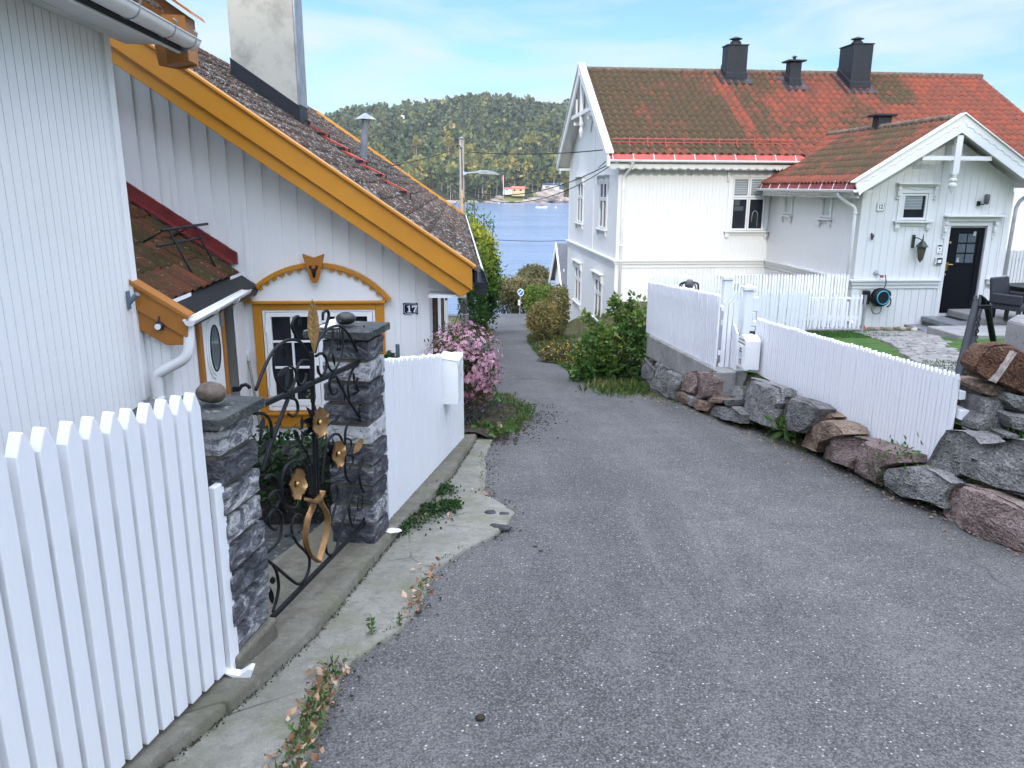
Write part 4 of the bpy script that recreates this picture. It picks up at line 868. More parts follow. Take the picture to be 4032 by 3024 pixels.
for path in (c3((760, 50), (830, 75), (835, 150), (775, 300), (742, 480), (752, 640), (805, 780), (912, 872), off=.012), c3((960, -60), (930, 60), (960, 130), (1012, 220), (1032, 350), (1000, 560), (945, 760), (912, 872), off=.012)):
    pts = smooth_curve(path, 5)
    for i in range(len(pts) - 1): m.bar(pts[i], pts[i + 1] + (pts[i + 1] - pts[i]) * .05, .030, .007, (pts[i + 1] - pts[i]).cross(gn))
pts = smooth_curve(c3((760, 50), (850, 85), (930, 30), (965, -50), off=.014), 5)
for i in range(len(pts) - 1): m.bar(pts[i], pts[i + 1], .03, .012, (pts[i + 1] - pts[i]).cross(gn))
GA(m.build('gilt_tulip', GOLD))
# a black latch hook on the near pillar
m = MB(); q = [atY(u, v, 3.15) for u, v in ((917, 1532), (945, 1530), (952, 1518), (968, 1514), (980, 1522), (984, 1530))]; m.tube(q, .008, 6); m.bar(q[0], q[1], .02, .02); o = m.build('gate_latch', IRON); rel(o, GATE)
# fence beyond the gate
qa = onroad(1518, 2047, .08); qb = onroad(1818, 1722, .08)
f2 = fence('picket_fence', qa, qb, 38, 1.02, 'white close-boarded picket fence between the farther gate pillar and the pink flowers', w=.068, t=.024, tip=.022, hfun=lambda t: 1.06 - .20 * t, rails=(.2, .8))
# wall-mounted white letterbox on the end of that fence
def letterbox(name, loc, rz, w, d, h, label):
    root = empty(name, loc, rz, label, 'letterbox')
    m = MB(); m.prism([(-d / 2, 0), (d / 2, 0), (d / 2, h), (-d / 2, h * .93)], lambda a, b, dd: (dd, a, b), -w / 2, w / 2); m.build('body', ENAMEL, root, bevel=.006, seg=2)
    m = MB(); m.prism([(-d / 2 - .012, h * .93 - .03), (-d / 2 - .012, h * .93 + .012), (d / 2, h + .014), (d / 2, h + .0), (-d / 2 + .0, h * .93 + .002), (-d / 2 - .004, h * .93 - .03)], lambda a, b, dd: (dd, a, b), -w / 2 - .006, w / 2 + .006); m.build('lid', ENAMEL, root, bevel=.003)
    return root
lbp = atY(1767, 1580, 6.8); lb = letterbox('letterbox', (-.075, 6.45, atY(1767, 1585, 6.4).z), math.radians(82), .24, .16, .40, 'white letterbox with sloping lid on the fence by the pink flowers')
m = MB(); m.lathe([(.012, 0), (.012, .006)], (.06, -.076, .22), 12, ax=(0, -1, 0)); m.box(-.05, .05, -.079, -.075, .30, .312); m.build('lock', STEEL, lb)
# ================================================================ white villa number 12
O12 = Vector((4.44, 21.7, -3.2)); HR = empty('white_villa', O12, math.radians(1.0), 'large white villa with red pantile roof, carved gable and front porch', 'house')
def H_(o): o.parent = HR; o.matrix_parent_inverse = Matrix.Translation((0, 0, 3.2)); return o
def thing12(name, loc, label, cat, group=None):
    """a thing of its own fixed to the villa, positioned in the villa's measure"""
    c, s_ = math.cos(math.radians(1)), math.sin(math.radians(1))
    return empty(name, (O12.x + loc[0] * c - loc[1] * s_, O12.y + loc[0] * s_ + loc[1] * c, loc[2]), math.radians(1.0), label, cat, group)
def bx(m, fn, a0, a1, z0, z1, d0, d1): return m.prism([(a0, z0), (a1, z0), (a1, z1), (a0, z1)], fn, d0, d1)
FM = FY(0.); FG = FXL(0.); FP = FY(-4.9); FL = FXL(4.35)
VW = paint('villa_white_paint', (.665, .665, .65), amt=.07)
# walls
m = MB(); op = [(3.2, 4.16, -1.17, .29), (3.1, 4.2, -3.0, -2.5)]
boards(m, 0, 12.6, .105, .007, -2.0, .75, FM, .02, op); boards(m, 0, 12.6, .105, .007, -3.3, -2.2, FM, .028, op)
m.box(.03, 12.6, .03, 8.5, -6.2, .75); H_(m.build('front_wall', VW))
def gtop(y): return min(.75 + .583 * (y + .15), .75 + .583 * (8.65 - y)) + .12
m = MB(); gop = [(5.45, 6.6, -1.28, .2), (1.5, 2.5, -1.28, .2), (5.45, 6.75, -4.05, -2.72), (1.75, 2.9, -4.05, -2.72)]
boards(m, 0, 8.5, .105, .008, -2.0, gtop, FG, .02, gop); boards(m, 0, 8.5, .105, .008, -5.15, -2.2, FG, .028, gop)
m.prism([(0.03, .7), (4.25, 3.2), (8.47, .7)], lambda a, z, d: (d, a, z), .03, 12.55); H_(m.build('gable_wall', VW))
m = MB(); bx(m, FG, -.03, 8.53, -2.02, -1.97, 0, .13); bx(m, FG, -.03, 8.53, -2.1, -2.021, 0, .085); bx(m, FG, -.03, 8.53, -2.2, -2.101, 0, .05)
bx(m, FM, -.13, 4.3, -2.02, -1.972, 0, .13); bx(m, FM, -.085, 4.3, -2.1, -2.023, 0, .085); bx(m, FM, -.05, 4.3, -2.2, -2.103, 0, .05); H_(m.build('belt_course', VW, bevel=.004))
m = MB(); m.box(-.035, .10, -.035, .10, -1.96, .72); m.box(-.045, .11, -.045, .11, -5.1, -2.21); H_(m.build('corner_board', VW, bevel=.004)); m = MB(); m.box(-.035, .02, 8.4, 8.53, -5.1, .72); H_(m.build('corner_board', VW, bevel=.004)); m = MB()
bx(m, FG, 3.5, 3.72, -1.96, 2.9, 0, .04); bx(m, FG, -.0, 8.5, .62, .75, 0, .03) if False else None
H_(m.build('corner_board', VW, bevel=.004))
m = MB(); m.box(-.02, 12, -.02, 8.5, -7.2, -5.16); H_(m.build('stone_foundation', ROCKP))
# roof
m = MB(); e0, zr = -.40, 3.62
def roofz(y): return .80 + .583 * (y + .4)
m.prism([(e0, .80), (4.3, roofz(4.3)), (9.0, .80), (9.0, .72), (4.3, roofz(4.3) - .09), (e0, .72)], lambda a, z, d: (d, a, z), -.42, 13.0); H_(m.build('roof_deck', VW))
vR = Vector((0, 1, .583)).normalized()
def moss12(i, j):
    x = i * .225
    q = 1.0 - .085 * x + .38 * mnoise.noise(Vector((i * .10, j * .14, 9))) + .22 * mnoise.noise(Vector((i * .35, j * .35, 2))) + .22 * (random.random() - .5) - .10 * (j < 2)
    if abs(x - (4.15 - .0 * j)) < .2 and j < 15: q -= .75 * random.random() + .25
    if 8.8 < x < 10.2 and j > 9: q += .45
    return q
H_(tile_roof('roof_tiles', (-.36, -.385, .832), (1, 0, 0), vR, 59, 17, .226, .3235, TILER, None, moss12, amp=.072, lift=.036, sam=8, seed=2))
vb = Vector((0, -1, .583)).normalized()
m = MB(); m.prism([(9.05, .76), (4.3, roofz(4.3) + .03), (4.3, roofz(4.3) - .02), (9.05, .72)], lambda a, z, d: (d, a, z), -.40, 13); H_(m.build('rear_roof', TILER))
m = MB()
for k in range(37): m.lathe([(.07, 0), (.105, .025), (.095, .32), (.08, .38)], (-.4 + k * .362, 4.3, roofz(4.3) + .055), 10, ax=(1, 0, .03))
RIDGEM = plain('grey_ridge_tile', (.17, .12, .085), .85, .35, 9, .3, 40); H_(m.build('ridge_tiles', RIDGEM, smooth=True))
# eaves: red apron with white straps, white gutter, fretwork board
m = MB(); m.prism([(-.515, .70), (-.405, .868), (-.395, .868), (-.505, .70)], lambda a, z, d: (d, a, z), -.42, 4.95); H_(m.build('red_apron', REDM))
m = MB(); 
for k in range(10): m.bar((-.3 + k * .56, -.525, .695), (-.31 + k * .56, -.41, .875), .018, .006, (0, -1, 1))
bracket_gutter(m, (-.43, -.54, .70), (5.0, -.54, .70), .05, 8); m.box(-.46, -.40, -.58, -.40, .54, .80); H_(m.build('gutter', PIPEW))
def fret(m, a0, a1, fn, z, h=.10, p=.21, d0=0, d1=.022):
    n = max(1, round((a1 - a0) / p)); p = (a1 - a0) / n; top = [(a1, z + .05), (a0, z + .05)]; low = []
    for k in range(n):
        a = a0 + k * p
        low += [(a, z - h * .25), (a + p * .10, z - h * .75), (a + p * .2, z - h * .45), (a + p * .33, z - h * .95), (a + p * .5, z - h * .6), (a + p * .67, z - h * .95), (a + p * .8, z - h * .45), (a + p * .9, z - h * .75)]
    low.append((a1, z - h * .25))
    # strip of quads so the concave edge stays clean
    for (pa, za), (pb, zb_) in zip(low[:-1], low[1:]): m.prism([(pa, za), (pb, zb_), (pb, z + .05), (pa, z + .05)], fn, d0, d1)
m = MB(); fret(m, -.38, 4.9, FY(-.40), .565, .12, .24); m.box(-.40, 12.7, -.40, -.02, .675, .70); H_(m.build('fretwork_eaves', VW))
m = MB(); m.tube(smooth_curve([(.22, -.5, .70), (.22, -.47, .56), (.14, -.2, .36), (.10, -.10, .2), (.10, -.09, -.2)], 5) + [Vector((.10, -.09, -3.3))], .038, 12); m.lathe([(.05, 0), (.06, .1)], (.22, -.5, .60), 12)
for z in (-.1, -1.6): m.lathe([(.045, 0), (.045, .05)], (.10, -.09, z), 12)
H_(m.build('downpipe', PIPEW, smooth=True))
m = MB(); yS, zS = .06, roofz(.06)
for dz in (.10, .19): m.tube([(-.22, yS, zS + dz + .02), (4.85, yS, zS + dz + .02)], .014, 6)
for k in range(10): x = .25 + k * .5; m.bar((x, yS - .02, zS + .05), (x, yS, zS + .26), .03, .02, (0, 1, 0)); m.bar((x, yS - .16, zS - .0), (x, yS + .02, zS + .10), .03, .02)
H_(m.build('snow_guard', REDM))
# gable trim
def barge(m, sgn, x0=-.5, w=.27):
    ya, yb = 4.25 , (-.52 if sgn < 0 else 9.02); za, zb_ = 3.74, .86
    return [(ya, za), (yb, zb_), (yb, zb_ - .22), (ya, za - .33)]
m = MB(); fx_ = lambda a, z, d: (-.42 - d, a, z)
m.prism(barge(m, -1), fx_, 0, .05); m.prism([(a, z) for a, z in barge(m, 1)][::-1], fx_, 0, .05); m.box(-.50, -.40, 4.15, 4.35, 3.40, 3.80)
m.prism([(4.25, 3.76), (-.56, .865), (-.56, .90), (4.25, 3.80)], fx_, -.12, .09); m.prism([(4.25, 3.80), (9.06, .90), (9.06, .865), (4.25, 3.76)], fx_, -.12, .09); H_(m.build('bargeboard', VW, bevel=.004))
m = MB()
for sg in (-1, 1):
    y0, z0, y1, z1 = 4.25, 3.42, (-.5 if sg < 0 else 9.0), .65; n = 26
    for k in range(n):
        t0, t1 = k / n, (k + 1) / n; tm = (t0 + t1) / 2; P_ = lambda t, dz: (lerp(y0, y1, t), lerp(z0, z1, t) + dz)
        m.prism([P_(t0, .02), P_(t0, -.03), P_(lerp(t0, tm, .6), -.085), P_(tm, -.055), P_(lerp(tm, t1, .4), -.085), P_(t1, -.03), P_(t1, .02)], lambda a, z, d: (-.43 - d, a, z), 0, .02)
H_(m.build('fretwork_barge', VW))
m = MB(); X0, X1 = -.41, -.33; m.box(X0, X1, 2.35, 6.15, 2.22, 2.34); m.box(X0 - .01, X1 + .01, 4.17, 4.33, 1.95, 3.5)
m.bar((-.37, 3.3, 2.8), (-.37, 3.3, 2.34), .06, .06); m.bar((-.37, 5.2, 2.8), (-.37, 5.2, 2.34), .06, .06); m.box(-.40, 0, 2.95, 3.05, 2.0, 2.1); m.box(-.40, 0, 5.45, 5.55, 2.0, 2.1)
m.lathe([(.02, -.42), (.06, -.30), (.075, -.22), (.045, -.14), (.03, -.10), (.07, -.06), (.07, 0)], (-.37, 4.25, 1.97), 10); H_(m.build('gable_truss', VW, bevel=.003))
m = MB(); m.box(-.42, 0, -.5, .0, .69, .72); fret(m, -.48, -.05, FXL(-.36), .62, .09); m.box(-.42, 0, 8.5, 9.0, .60, .68); fret(m, 8.5, 8.98, FXL(-.36), .55, .09); H_(m.build('eaves_box', VW))
m = MB(); m.prism([(4.3 - .22, 2.05), (4.3, 1.70), (4.3 + .22, 2.05), (4.3, 2.4)], FG, .02, .06); H_(m.build('diamond_ornament', VW, bevel=.01))
# windows
def casement_window(name, fn, a0, a1, z0, z1, cols, split, glass=GLASS, blind=None, cornice=True, con=True, par=HR, wide=.12, parentf=H_, pane2=None):
    """architrave with cornice, sill and consoles; a grid of casements: cols x (upper, lower)"""
    m = MB(); w = wide
    bx(m, fn, a0 - w, a0, z0, z1 + .0, 0, .05); bx(m, fn, a1, a1 + w, z0, z1, 0, .05); bx(m, fn, a0 - w, a1 + w, z1 + .002, z1 + .14, 0, .055)
    root = parentf(m.build(name, VW, bevel=.004))
    if cornice:
        m = MB(); bx(m, fn, a0 - w - .10, a1 + w + .10, z1 + .19, z1 + .225, 0, .17); bx(m, fn, a0 - w - .05, a1 + w + .05, z1 + .142, z1 + .189, 0, .10)
        c = (a0 + a1) / 2; m.prism([(c - .38, z1 + .13), (c, z1 + .07), (c + .38, z1 + .13)], fn, .05, .075)
        if con:
            for a in (a0 - w - .03, a1 + w + .03):
                for k, (h, d) in enumerate(((.07, .12), (.06, .095), (.05, .11), (.05, .07))): bx(m, fn, a - .035, a + .035, z1 + .14 - .065 * (k + 1), z1 + .138 - .065 * k, 0, d)
        m.build('cornice', VW, root, bevel=.004)
    m = MB(); bx(m, fn, a0 - w - .06, a1 + w + .06, z0 - .045, z0 - .004, 0, .13); bx(m, fn, a0 - w - .02, a1 + w + .02, z0 - .12, z0 - .046, 0, .05)
    for a in (a0 - w + .03, a1 + w - .03): bx(m, fn, a - .05, a + .05, z0 - .17, z0 - .048, 0, .085); bx(m, fn, a - .035, a + .035, z0 - .215, z0 - .171, 0, .06)
    m.build('sill', VW, root, bevel=.004)
    n = len(split) - 1 
    for c in range(cols):
        for r in range(n):
            p, q = lerp(a0, a1, c / cols), lerp(a0, a1, (c + 1) / cols); lo, hi = lerp(z0, z1, split[r]), lerp(z0, z1, split[r + 1]); e = .008; f = .05
            m = MB(); bx(m, fn, p + e, p + f, lo + e, hi - e, -.01, .04); bx(m, fn, q - f, q - e, lo + e, hi - e, -.01, .04); bx(m, fn, p + f, q - f, lo + e, lo + f + .01, -.01, .04); bx(m, fn, p + f, q - f, hi - f, hi - e, -.01, .04)
            fr_ = m.build('casement', VW, root, bevel=.003)
            m = MB(); bx(m, fn, p + f, q - f, lo + f, hi - f, -.012, .006); m.build('pane', (pane2 if pane2 and r == 0 else glass), fr_)
            if blind and r in blind:
                m = MB(); nb = blind[r][1]; zt = hi - f; hb = (hi - lo - 2 * f) * blind[r][0]
                for k in range(nb): bx(m, fn, p + f + .012, q - f - .012 - blind[r][2], zt - hb * (k + .75) / nb, zt - hb * k / nb, .007, .012)
                m.build('blind', BLIND, fr_)
    m = MB(); bx(m, fn, a0, a1, z0, z1, -.02, .004); m.build('reveal', VW, root)
    return root
kw = casement_window('window', FM, 3.2, 4.16, -1.17, .29, 2, (0, .62, 1), blind={1: (.95, 9, 0)})
m = MB(); m.tube([(3.98, -.013, -1.06), (3.98, -.013, -.72), (3.95, -.013, -.64), (3.88, -.013, -.62), (3.83, -.013, -.68), (3.815, -.013, -.85), (3.815, -.013, -.93)], .009, 8); m.build('kitchen_tap', STEEL, kw, smooth=True)
m = MB(); m.box(3.29, 3.44, -.012, -.009, -.48, -.33); m.box(3.29, 3.55, -.012, -.009, -.62, -.5); m.build('kitchen_hood', plain('dim_interior', (.05, .053, .06), .6), kw)
for a0, a1, z0, z1 in ((5.5, 6.55, -1.22, .14), (1.5, 2.5, -1.22, .14), (5.5, 6.65, -4.02, -2.78), (1.8, 2.85, -4.02, -2.78)):
    casement_window('gable_window', FG, a0, a1, z0, z1, 2, (0, .64, 1), wide=.15)
casement_window('basement_window', FM, 3.1, 4.2, -3.0, -2.62, 2, (0, 1), con=False)
m = MB(); bx(m, FM, 2.0, 2.2, .34, .50, .02, .03)
for k in range(4): bx(m, FM, 2.01, 2.19, .352 + k * .036, .375 + k * .036, .031, .045)
H_(m.build('air_vent', VW))
# ---- porch wing
def ptop(x): return min(.0 + .615 * (x - 4.2), .615 * (7.96 - x)) + .05
m = MB(); pop = [(5.24, 5.82, -.68, -.10), (6.38, 7.36, -3.0, -.80)]
boards(m, 4.35, 7.8, .172, .012, -2.0, ptop, FP, .02, pop); boards(m, 4.35, 7.8, .172, .012, -3.14, -2.2, FP, .028, pop)
lop = [(-1.42, -.95, -.70, -.15), (-3.56, -3.08, -.70, -.15)]
boards(m, -4.9, -.02, .115, .009, -2.0, -.06, FL, .02, lop); boards(m, -4.9, -.02, .115, .009, -3.1, -2.2, FL, .028, lop)
m.box(4.38, 7.77, -4.87, -.03, -3.2, -.05); m.prism([(4.38, -.05), (6.08, 1.10), (7.77, -.05)], lambda a, z, d: (a, d, z), -4.85, 0); H_(m.build('porch_wall', VW))
m = MB(); bx(m, FP, 4.22, 6.33, -2.02, -1.975, 0, .12); bx(m, FP, 4.265, 6.33, -2.1, -2.022, 0, .08); bx(m, FP, 4.3, 6.33, -2.19, -2.103, 0, .05); H_(m.build('porch_belt_course', VW, bevel=.004)); m = MB(); bx(m, FP, 7.50, 7.9, -2.02, -1.975, 0, .12); bx(m, FP, 7.5, 7.86, -2.1, -2.022, 0, .08)
H_(m.build('porch_belt_course', VW, bevel=.004)); m = MB(); bx(m, FL, -4.9, -.0, -2.02, -1.973, 0, .12); bx(m, FL, -4.9, -.0, -2.1, -2.023, 0, .08); bx(m, FL, -4.9, -.0, -2.19, -2.105, 0, .05); H_(m.build('porch_side_belt_course', VW, bevel=.004))
m = MB(); m.box(4.315, 4.45, -4.935, -4.80, -1.965, -.05); m.box(4.30, 4.46, -4.945, -4.79, -3.14, -2.2); H_(m.build('porch_corner_board', VW, bevel=.004)); m = MB(); m.box(7.68, 7.815, -4.935, -4.8, -1.965, -.05); m.box(7.66, 7.83, -4.945, -4.79, -3.14, -2.12); H_(m.build('porch_corner_board', VW, bevel=.004))
def pz(x): return .14 + .615 * (x - 4.0)
m = MB(); fp = lambda a, z, d: (a, d, z)
m.prism([(3.95, pz(3.95)), (6.08, pz(6.08)), (8.21, pz(3.95)), (8.21, pz(3.95) - .08), (6.08, pz(6.08) - .09), (3.95, pz(3.95) - .08)], fp, -5.35, -.03); m.prism([(4.9, pz(4.9)), (6.08, pz(6.08)), (7.26, pz(4.9))], fp, -.03, .9); H_(m.build('porch_roof_deck', VW))
vP = Vector((1, 0, .615)).normalized()
def keepP(s_, t_):
    y = .9 - s_; z = .16 + (t_ * vP.z)
    return y < (z + .02 - .80) / .583 - .4 + .10 if z > .72 else y < -.05 - (.72 - z) * .5
def mossP(i, j):
    y = .9 - i * .19; return .55 + .35 * mnoise.noise(Vector((i * .12, j * .3, 5))) + .2 * random.random() - (.55 if j < 1 else 0) - (.5 if y > -.6 else 0)
H_(tile_roof('porch_roof_tiles', (3.93, .9, pz(3.93) + .0), (0, -1, 0), vP, 33, 8, .19, .315, TILER, None, mossP, amp=.06, lift=.022, seed=6, keep=keepP))
vP2 = Vector((-1, 0, .615)).normalized()
m = MB(); m.prism([(8.25, pz(3.93) + .05), (6.08, pz(6.08) + .04), (6.08, pz(6.08) + .0), (8.25, pz(3.93))], fp, -5.33, .5); H_(m.build('porch_roof_far_slope', TILER))
m = MB()
for k in range(15): m.lathe([(.06, 0), (.085, .02), (.08, .30), (.065, .36)], (6.08, -5.0 + k * .37, pz(6.08) + .05), 10, ax=(0, 1, .03))
H_(m.build('porch_ridge_tiles', RIDGEM, smooth=True))
m = MB(); m.prism([(3.86, -.03), (3.95, .145), (3.965, .145), (3.88, -.03)], fp, -5.32, -.2); H_(m.build('porch_apron', DREDM))
m = MB(); 
for k in range(9): m.bar((3.855, -.35 - k * .58, -.025), (3.945, -.30 - k * .58, .165), .02, .008, (-1, 0, 0))
bracket_gutter(m, (3.84, -.25, -.02), (3.84, -5.48, -.03), .055, 8); H_(m.build('porch_gutter', PIPEW))
m = MB(); fret(m, -5.2, -.35, FXL(3.96), -.10, .07, .17); m.box(3.90, 4.34, -5.3, -.2, -.065, -.045); m.box(3.98, 4.02, -5.3, -.2, -.20, -.17); H_(m.build('porch_fretwork', VW))
m = MB(); m.tube(smooth_curve([(3.86, -4.75, -.07), (3.87, -4.75, -.16), (4.05, -4.85, -.32), (4.19, -4.88, -.42), (4.21, -4.88, -.6)], 5) + [Vector((4.21, -4.88, -2.75))], .036, 12); m.tube(smooth_curve([(4.21, -4.88, -2.7), (4.21, -4.9, -2.85), (4.35, -5.05, -2.95), (4.36, -5.06, -3.1)], 5), .036, 12)
for z in (-.55, -2.42): m.lathe([(.043, 0), (.043, .05)], (4.21, -4.88, z), 12); m.bar((4.22, -4.87, z + .02), (4.36, -4.82, z + .02), .01, .06)
H_(m.build('porch_downpipe', PIPEW, smooth=True))
m = MB(); m.tube(smooth_curve([(8.3, -5.0, .05), (8.28, -5.0, -.05), (8.0, -4.95, -.22), (7.92, -4.92, -.4)], 5) + [Vector((7.90, -4.92, -1.9))], .04, 12); H_(m.build('porch_downpipe', plain('grey_white_plastic', (.5, .5, .52), .4), smooth=True))
# porch gable boards
m = MB(); fb = lambda a, z, d: (a, -5.36 - d, z); za = pz(6.08) + .10
L_l = [(6.08, za), (3.88, pz(3.88) + .08), (3.88, pz(3.88) + .0), (3.98, pz(3.88) - .22), (4.03, pz(4.03) - .25), (6.08, za - .37)]
m.prism(L_l, fb, 0, .045); m.prism([(12.16 - a, z) for a, z in L_l][::-1], fb, 0, .045)
m.prism([(6.08, za + .03), (3.82, pz(3.82) + .11), (3.82, pz(3.82) + .08), (6.08, za)], fb, -.1, .09); m.prism([(6.08, za), (8.34, pz(3.82) + .08), (8.34, pz(3.82) + .11), (6.08, za + .03)], fb, -.1, .09); H_(m.build('porch_bargeboard', VW, bevel=.004))
m = MB()
for sg in (-1, 1):
    for k in range(11):
        t = .05 + k * .087; cx, cz = 6.08 + sg * 2.1 * t, lerp(za - .16, pz(3.98) - .02, t)
        pts = [(cx - sg * .07, cz + .06), (cx - sg * .02, cz + .01), (cx + sg * .0, cz - .035), (cx + sg * .05, cz - .03), (cx + sg * .09, cz - .065), (cx + sg * .105, cz - .035)]
        m.tube([fb(a, z, .05) for a, z in smooth_curve([(a, z, 0) for a, z in pts], 3) for a, z in [(a, z)]] if False else [fb(p.x, p.y, .047) for p in smooth_curve([(a, z, 0) for a, z in pts], 3)], .009, 5)
H_(m.build('scroll_carving', VW, smooth=True))
m = MB(); m.box(5.30, 6.86, -5.36, -5.29, .585, .675); m.box(6.01, 6.15, -5.38, -5.27, .30, 1.10); m.lathe([(.015, -.40), (.055, -.30), (.085, -.24), (.085, -.20), (.05, -.165), (.085, -.13), (.085, -.10), (.05, -.08), (.07, 0)], (6.08, -5.32, .30), 8); m.box(6.0, 6.16, -5.3, -4.9, .62, .66); H_(m.build('porch_gable_truss', VW, bevel=.003))
m = MB(); bx(m, FL, 0, 1, 0, 0.01, 0, .01) if False else None
casement_window('porch_window', FP, 5.24, 5.82, -.68, -.10, 1, (0, 1), blind={0: (.62, 9, .05)}, wide=.10)
for y0, y1 in ((-1.40, -.97), (-3.54, -3.10)): casement_window('side_window', FL, y0, y1, -.69, -.17, 1, (0, 1), glass=GLASSL, con=True, wide=.07, pane2=CURT)
# front door
m = MB(); m.box(6.44, 7.30, -4.885, -4.85, -2.76, -.84); door = H_(m.build('front_door', BLACKD, bevel=.004))
m = MB(); m.box(6.50, 7.24, -4.90, -4.886, -2.70, -2.60); m.box(6.50, 6.58, -4.90, -4.886, -2.6, -.90); m.box(7.16, 7.24, -4.90, -4.886, -2.6, -.90); m.build('door_panel', BLACKD, door)
for c in range(2):
    for r in range(3):
        m = MB(); x = 6.69 + c * .22; z = -1.62 + r * .225; m.box(x, x + .19, -4.894, -4.887, z, z + .20); p = m.build('door_pane', GLASS, door)
        m = MB()
        for k in range(6): m.tube([(x + .015 + k * .032, -4.894, z + .005), (x + .013 + k * .032, -4.894, z + .195)], .012, 6)
        m.build('curtain', plain('dim_curtain', (.13, .16, .18), .8), p)
m = MB(); m.box(6.68, 7.11, -4.899, -4.886, -1.655, -1.625); m.box(6.68, 7.11, -4.899, -4.886, -.945, -.918); m.box(6.883, 6.907, -4.898, -4.886, -1.62, -.95); m.box(6.68, 7.1, -4.897, -4.886, -1.418, -1.398); m.box(6.68, 7.1, -4.897, -4.886, -1.193, -1.173); m.build('glazing_bars', BLACKD, door)
m = MB(); m.box(6.475, 6.53, -4.90, -4.885, -1.80, -1.60); m.tube([(6.50, -4.90, -1.65), (6.50, -4.94, -1.65), (6.60, -4.95, -1.655)], .010, 8); m.build('door_handle', BRASS, door)
m = MB(); m.lathe([(.026, 0), (.026, .02), (.01, .03)], (6.50, -4.885, -1.17), 14, ax=(0, -1, 0)); m.build('door_lock', BRASS, door)
m = MB(); m.box(6.49, 6.52, -4.895, -4.885, -1.90, -1.86); m.build('lock_tag', CARD, door)
for x, z in ((7.03, -1.02), (6.72, -1.60)):
    m = MB(); m.box(x, x + .055, -4.903, -4.895, z - .0, z + .09); s_ = m.build('door_sticker', CARD, door); m = MB(); m.box(x + .01, x + .045, -4.905, -4.9035, z + .055, z + .075); m.box(x + .012, x + .04, -4.905, -4.9035, z + .02, z + .028); m.build('sticker_print', BLACKI, s_)
m = MB(); bx(m, FP, 6.32, 6.435, -3.0, -.80, 0, .05); bx(m, FP, 7.305, 7.42, -3.0, -.80, 0, .05); bx(m, FP, 6.32, 7.42, -.798, -.70, 0, .052); bx(m, FP, 6.24, 7.62, -.60, -.562, 0, .2); bx(m, FP, 6.30, 7.50, -.698, -.601, 0, .10); m.prism([(6.7, -.66), (6.9, -.69), (7.1, -.66)], FP, .1, .115)
for a in (6.29, 7.46):
    for k, d in enumerate((.13, .10, .12, .07, .05)): bx(m, FP, a - .035, a + .035, -.70 - .075 * (k + 1), -.703 - .075 * k, 0, d)
H_(m.build('door_surround', VW, bevel=.004))
# chimneys and vents
def steel_chimney(x0, x1, y0, y1, zt, cap):
    zb_ = roofz(y0) - .1; m = MB(); m.box(x0, x1, y0, y1, zb_, zt); r_ = H_(m.build('chimney', DARK, bevel=.025, seg=2))
    m = MB(); ya, yb = y0 - .28, min(4.28, y1 + .2); m.prism([(ya, roofz(ya) + .085), (yb, roofz(yb) + .085), (yb, roofz(yb) + .115), (ya, roofz(ya) + .115)], lambda a, z, d: (d, a, z), x0 - .20, x1 + .22); m.prism([(y0 - .03, roofz(y0) + .1), (y1, roofz(y1) + .1), (y1, roofz(y1) + .3), (y0 - .03, roofz(y0) + .3)], lambda a, z, d: (d, a, z), x0 - .02, x1 + .02); m.build('flashing', DARK, r_, bevel=.01)
    m = MB(); cx, cy_ = (x0 + x1) / 2, (y0 + y1) / 2; 
    if cap: m.box(x0 - .02, x1 + .02, y0 - .02, y1 + .02, zt, zt + .03); m.lathe([(.19, 0), (.18, .09), (.12, .13)], (cx, cy_, zt + .03), 8); m.lathe([(.12, 0), (.12, .06)], (cx, cy_, zt + .15), 8); m.lathe([(.21, 0), (.205, .015), (.02, .08)], (cx, cy_, zt + .21), 8)
    else: m.box(x0 - .1, x1 + .1, y0 - .1, y1 + .1, zt, zt + .045); m.tube([(cx, cy_, zt + .04), (cx, cy_, zt + .15)], .045, 8); m.lathe([(.10, 0), (.01, .05)], (cx, cy_, zt + .15), 8)
    m.build('cowl', DARK, r_)
steel_chimney(4.12, 4.78, 3.75, 4.25, 4.32, True); steel_chimney(6.05, 6.42, 3.42, 3.78, 3.83, False); steel_chimney(7.98, 8.62, 3.28, 4.2, 4.35, True)
m = MB(); m.box(6.0, 6.34, -2.2, -1.9, 1.1, 1.74); m.box(5.9, 6.43, -2.3, -1.8, 1.74, 1.80); H_(m.build('roof_vent', DARK, bevel=.012))
# ================================================================ things fixed to the porch front
n12 = thing12('house_number_plate', (4.745, -4.93, -.39), 'white enamel plate with black number 12 beside the porch window', 'number plate')
m = MB(); m.box(-.09, .09, -.012, 0, -.095, .095); m.build('plate', ENAMEL, n12, bevel=.004)
m = MB(); m.tube([(-.078, -.0125, -.083), (.078, -.0125, -.083), (.078, -.0125, .083), (-.078, -.0125, .083)], .005, 4, closed=True); m.build('border_line', BLACKI, n12)
text('digits', '12', .125, BLACKI, n12, (0, -.0135, 0), (math.radians(90), 0, 0), .001, sc=(.8, 1, 1), bold=.004)
lan = thing12('wall_lantern', (5.60, -4.93, -1.15), 'dark green six-sided carriage lantern on the porch wall', 'lantern')
m = MB(); m.box(-.035, .035, -.03, 0, -.13, .16); m.build('wall_bracket', plain('green_black_metal', (.025, .045, .04), .4), lan, bevel=.008)
m = MB(); m.tube(smooth_curve([(0, -.02, .08), (.02, -.10, .10), (.06, -.16, .07), (.10, -.17, .05)], 4), .010, 8); m.tube([(.12, -.17, .02), (.125, -.17, .20)], [.02, .003], 8); m.build('arm', DARK, lan, smooth=True)
gm = plain('green_black_metal_b', (.025, .045, .04), .4)
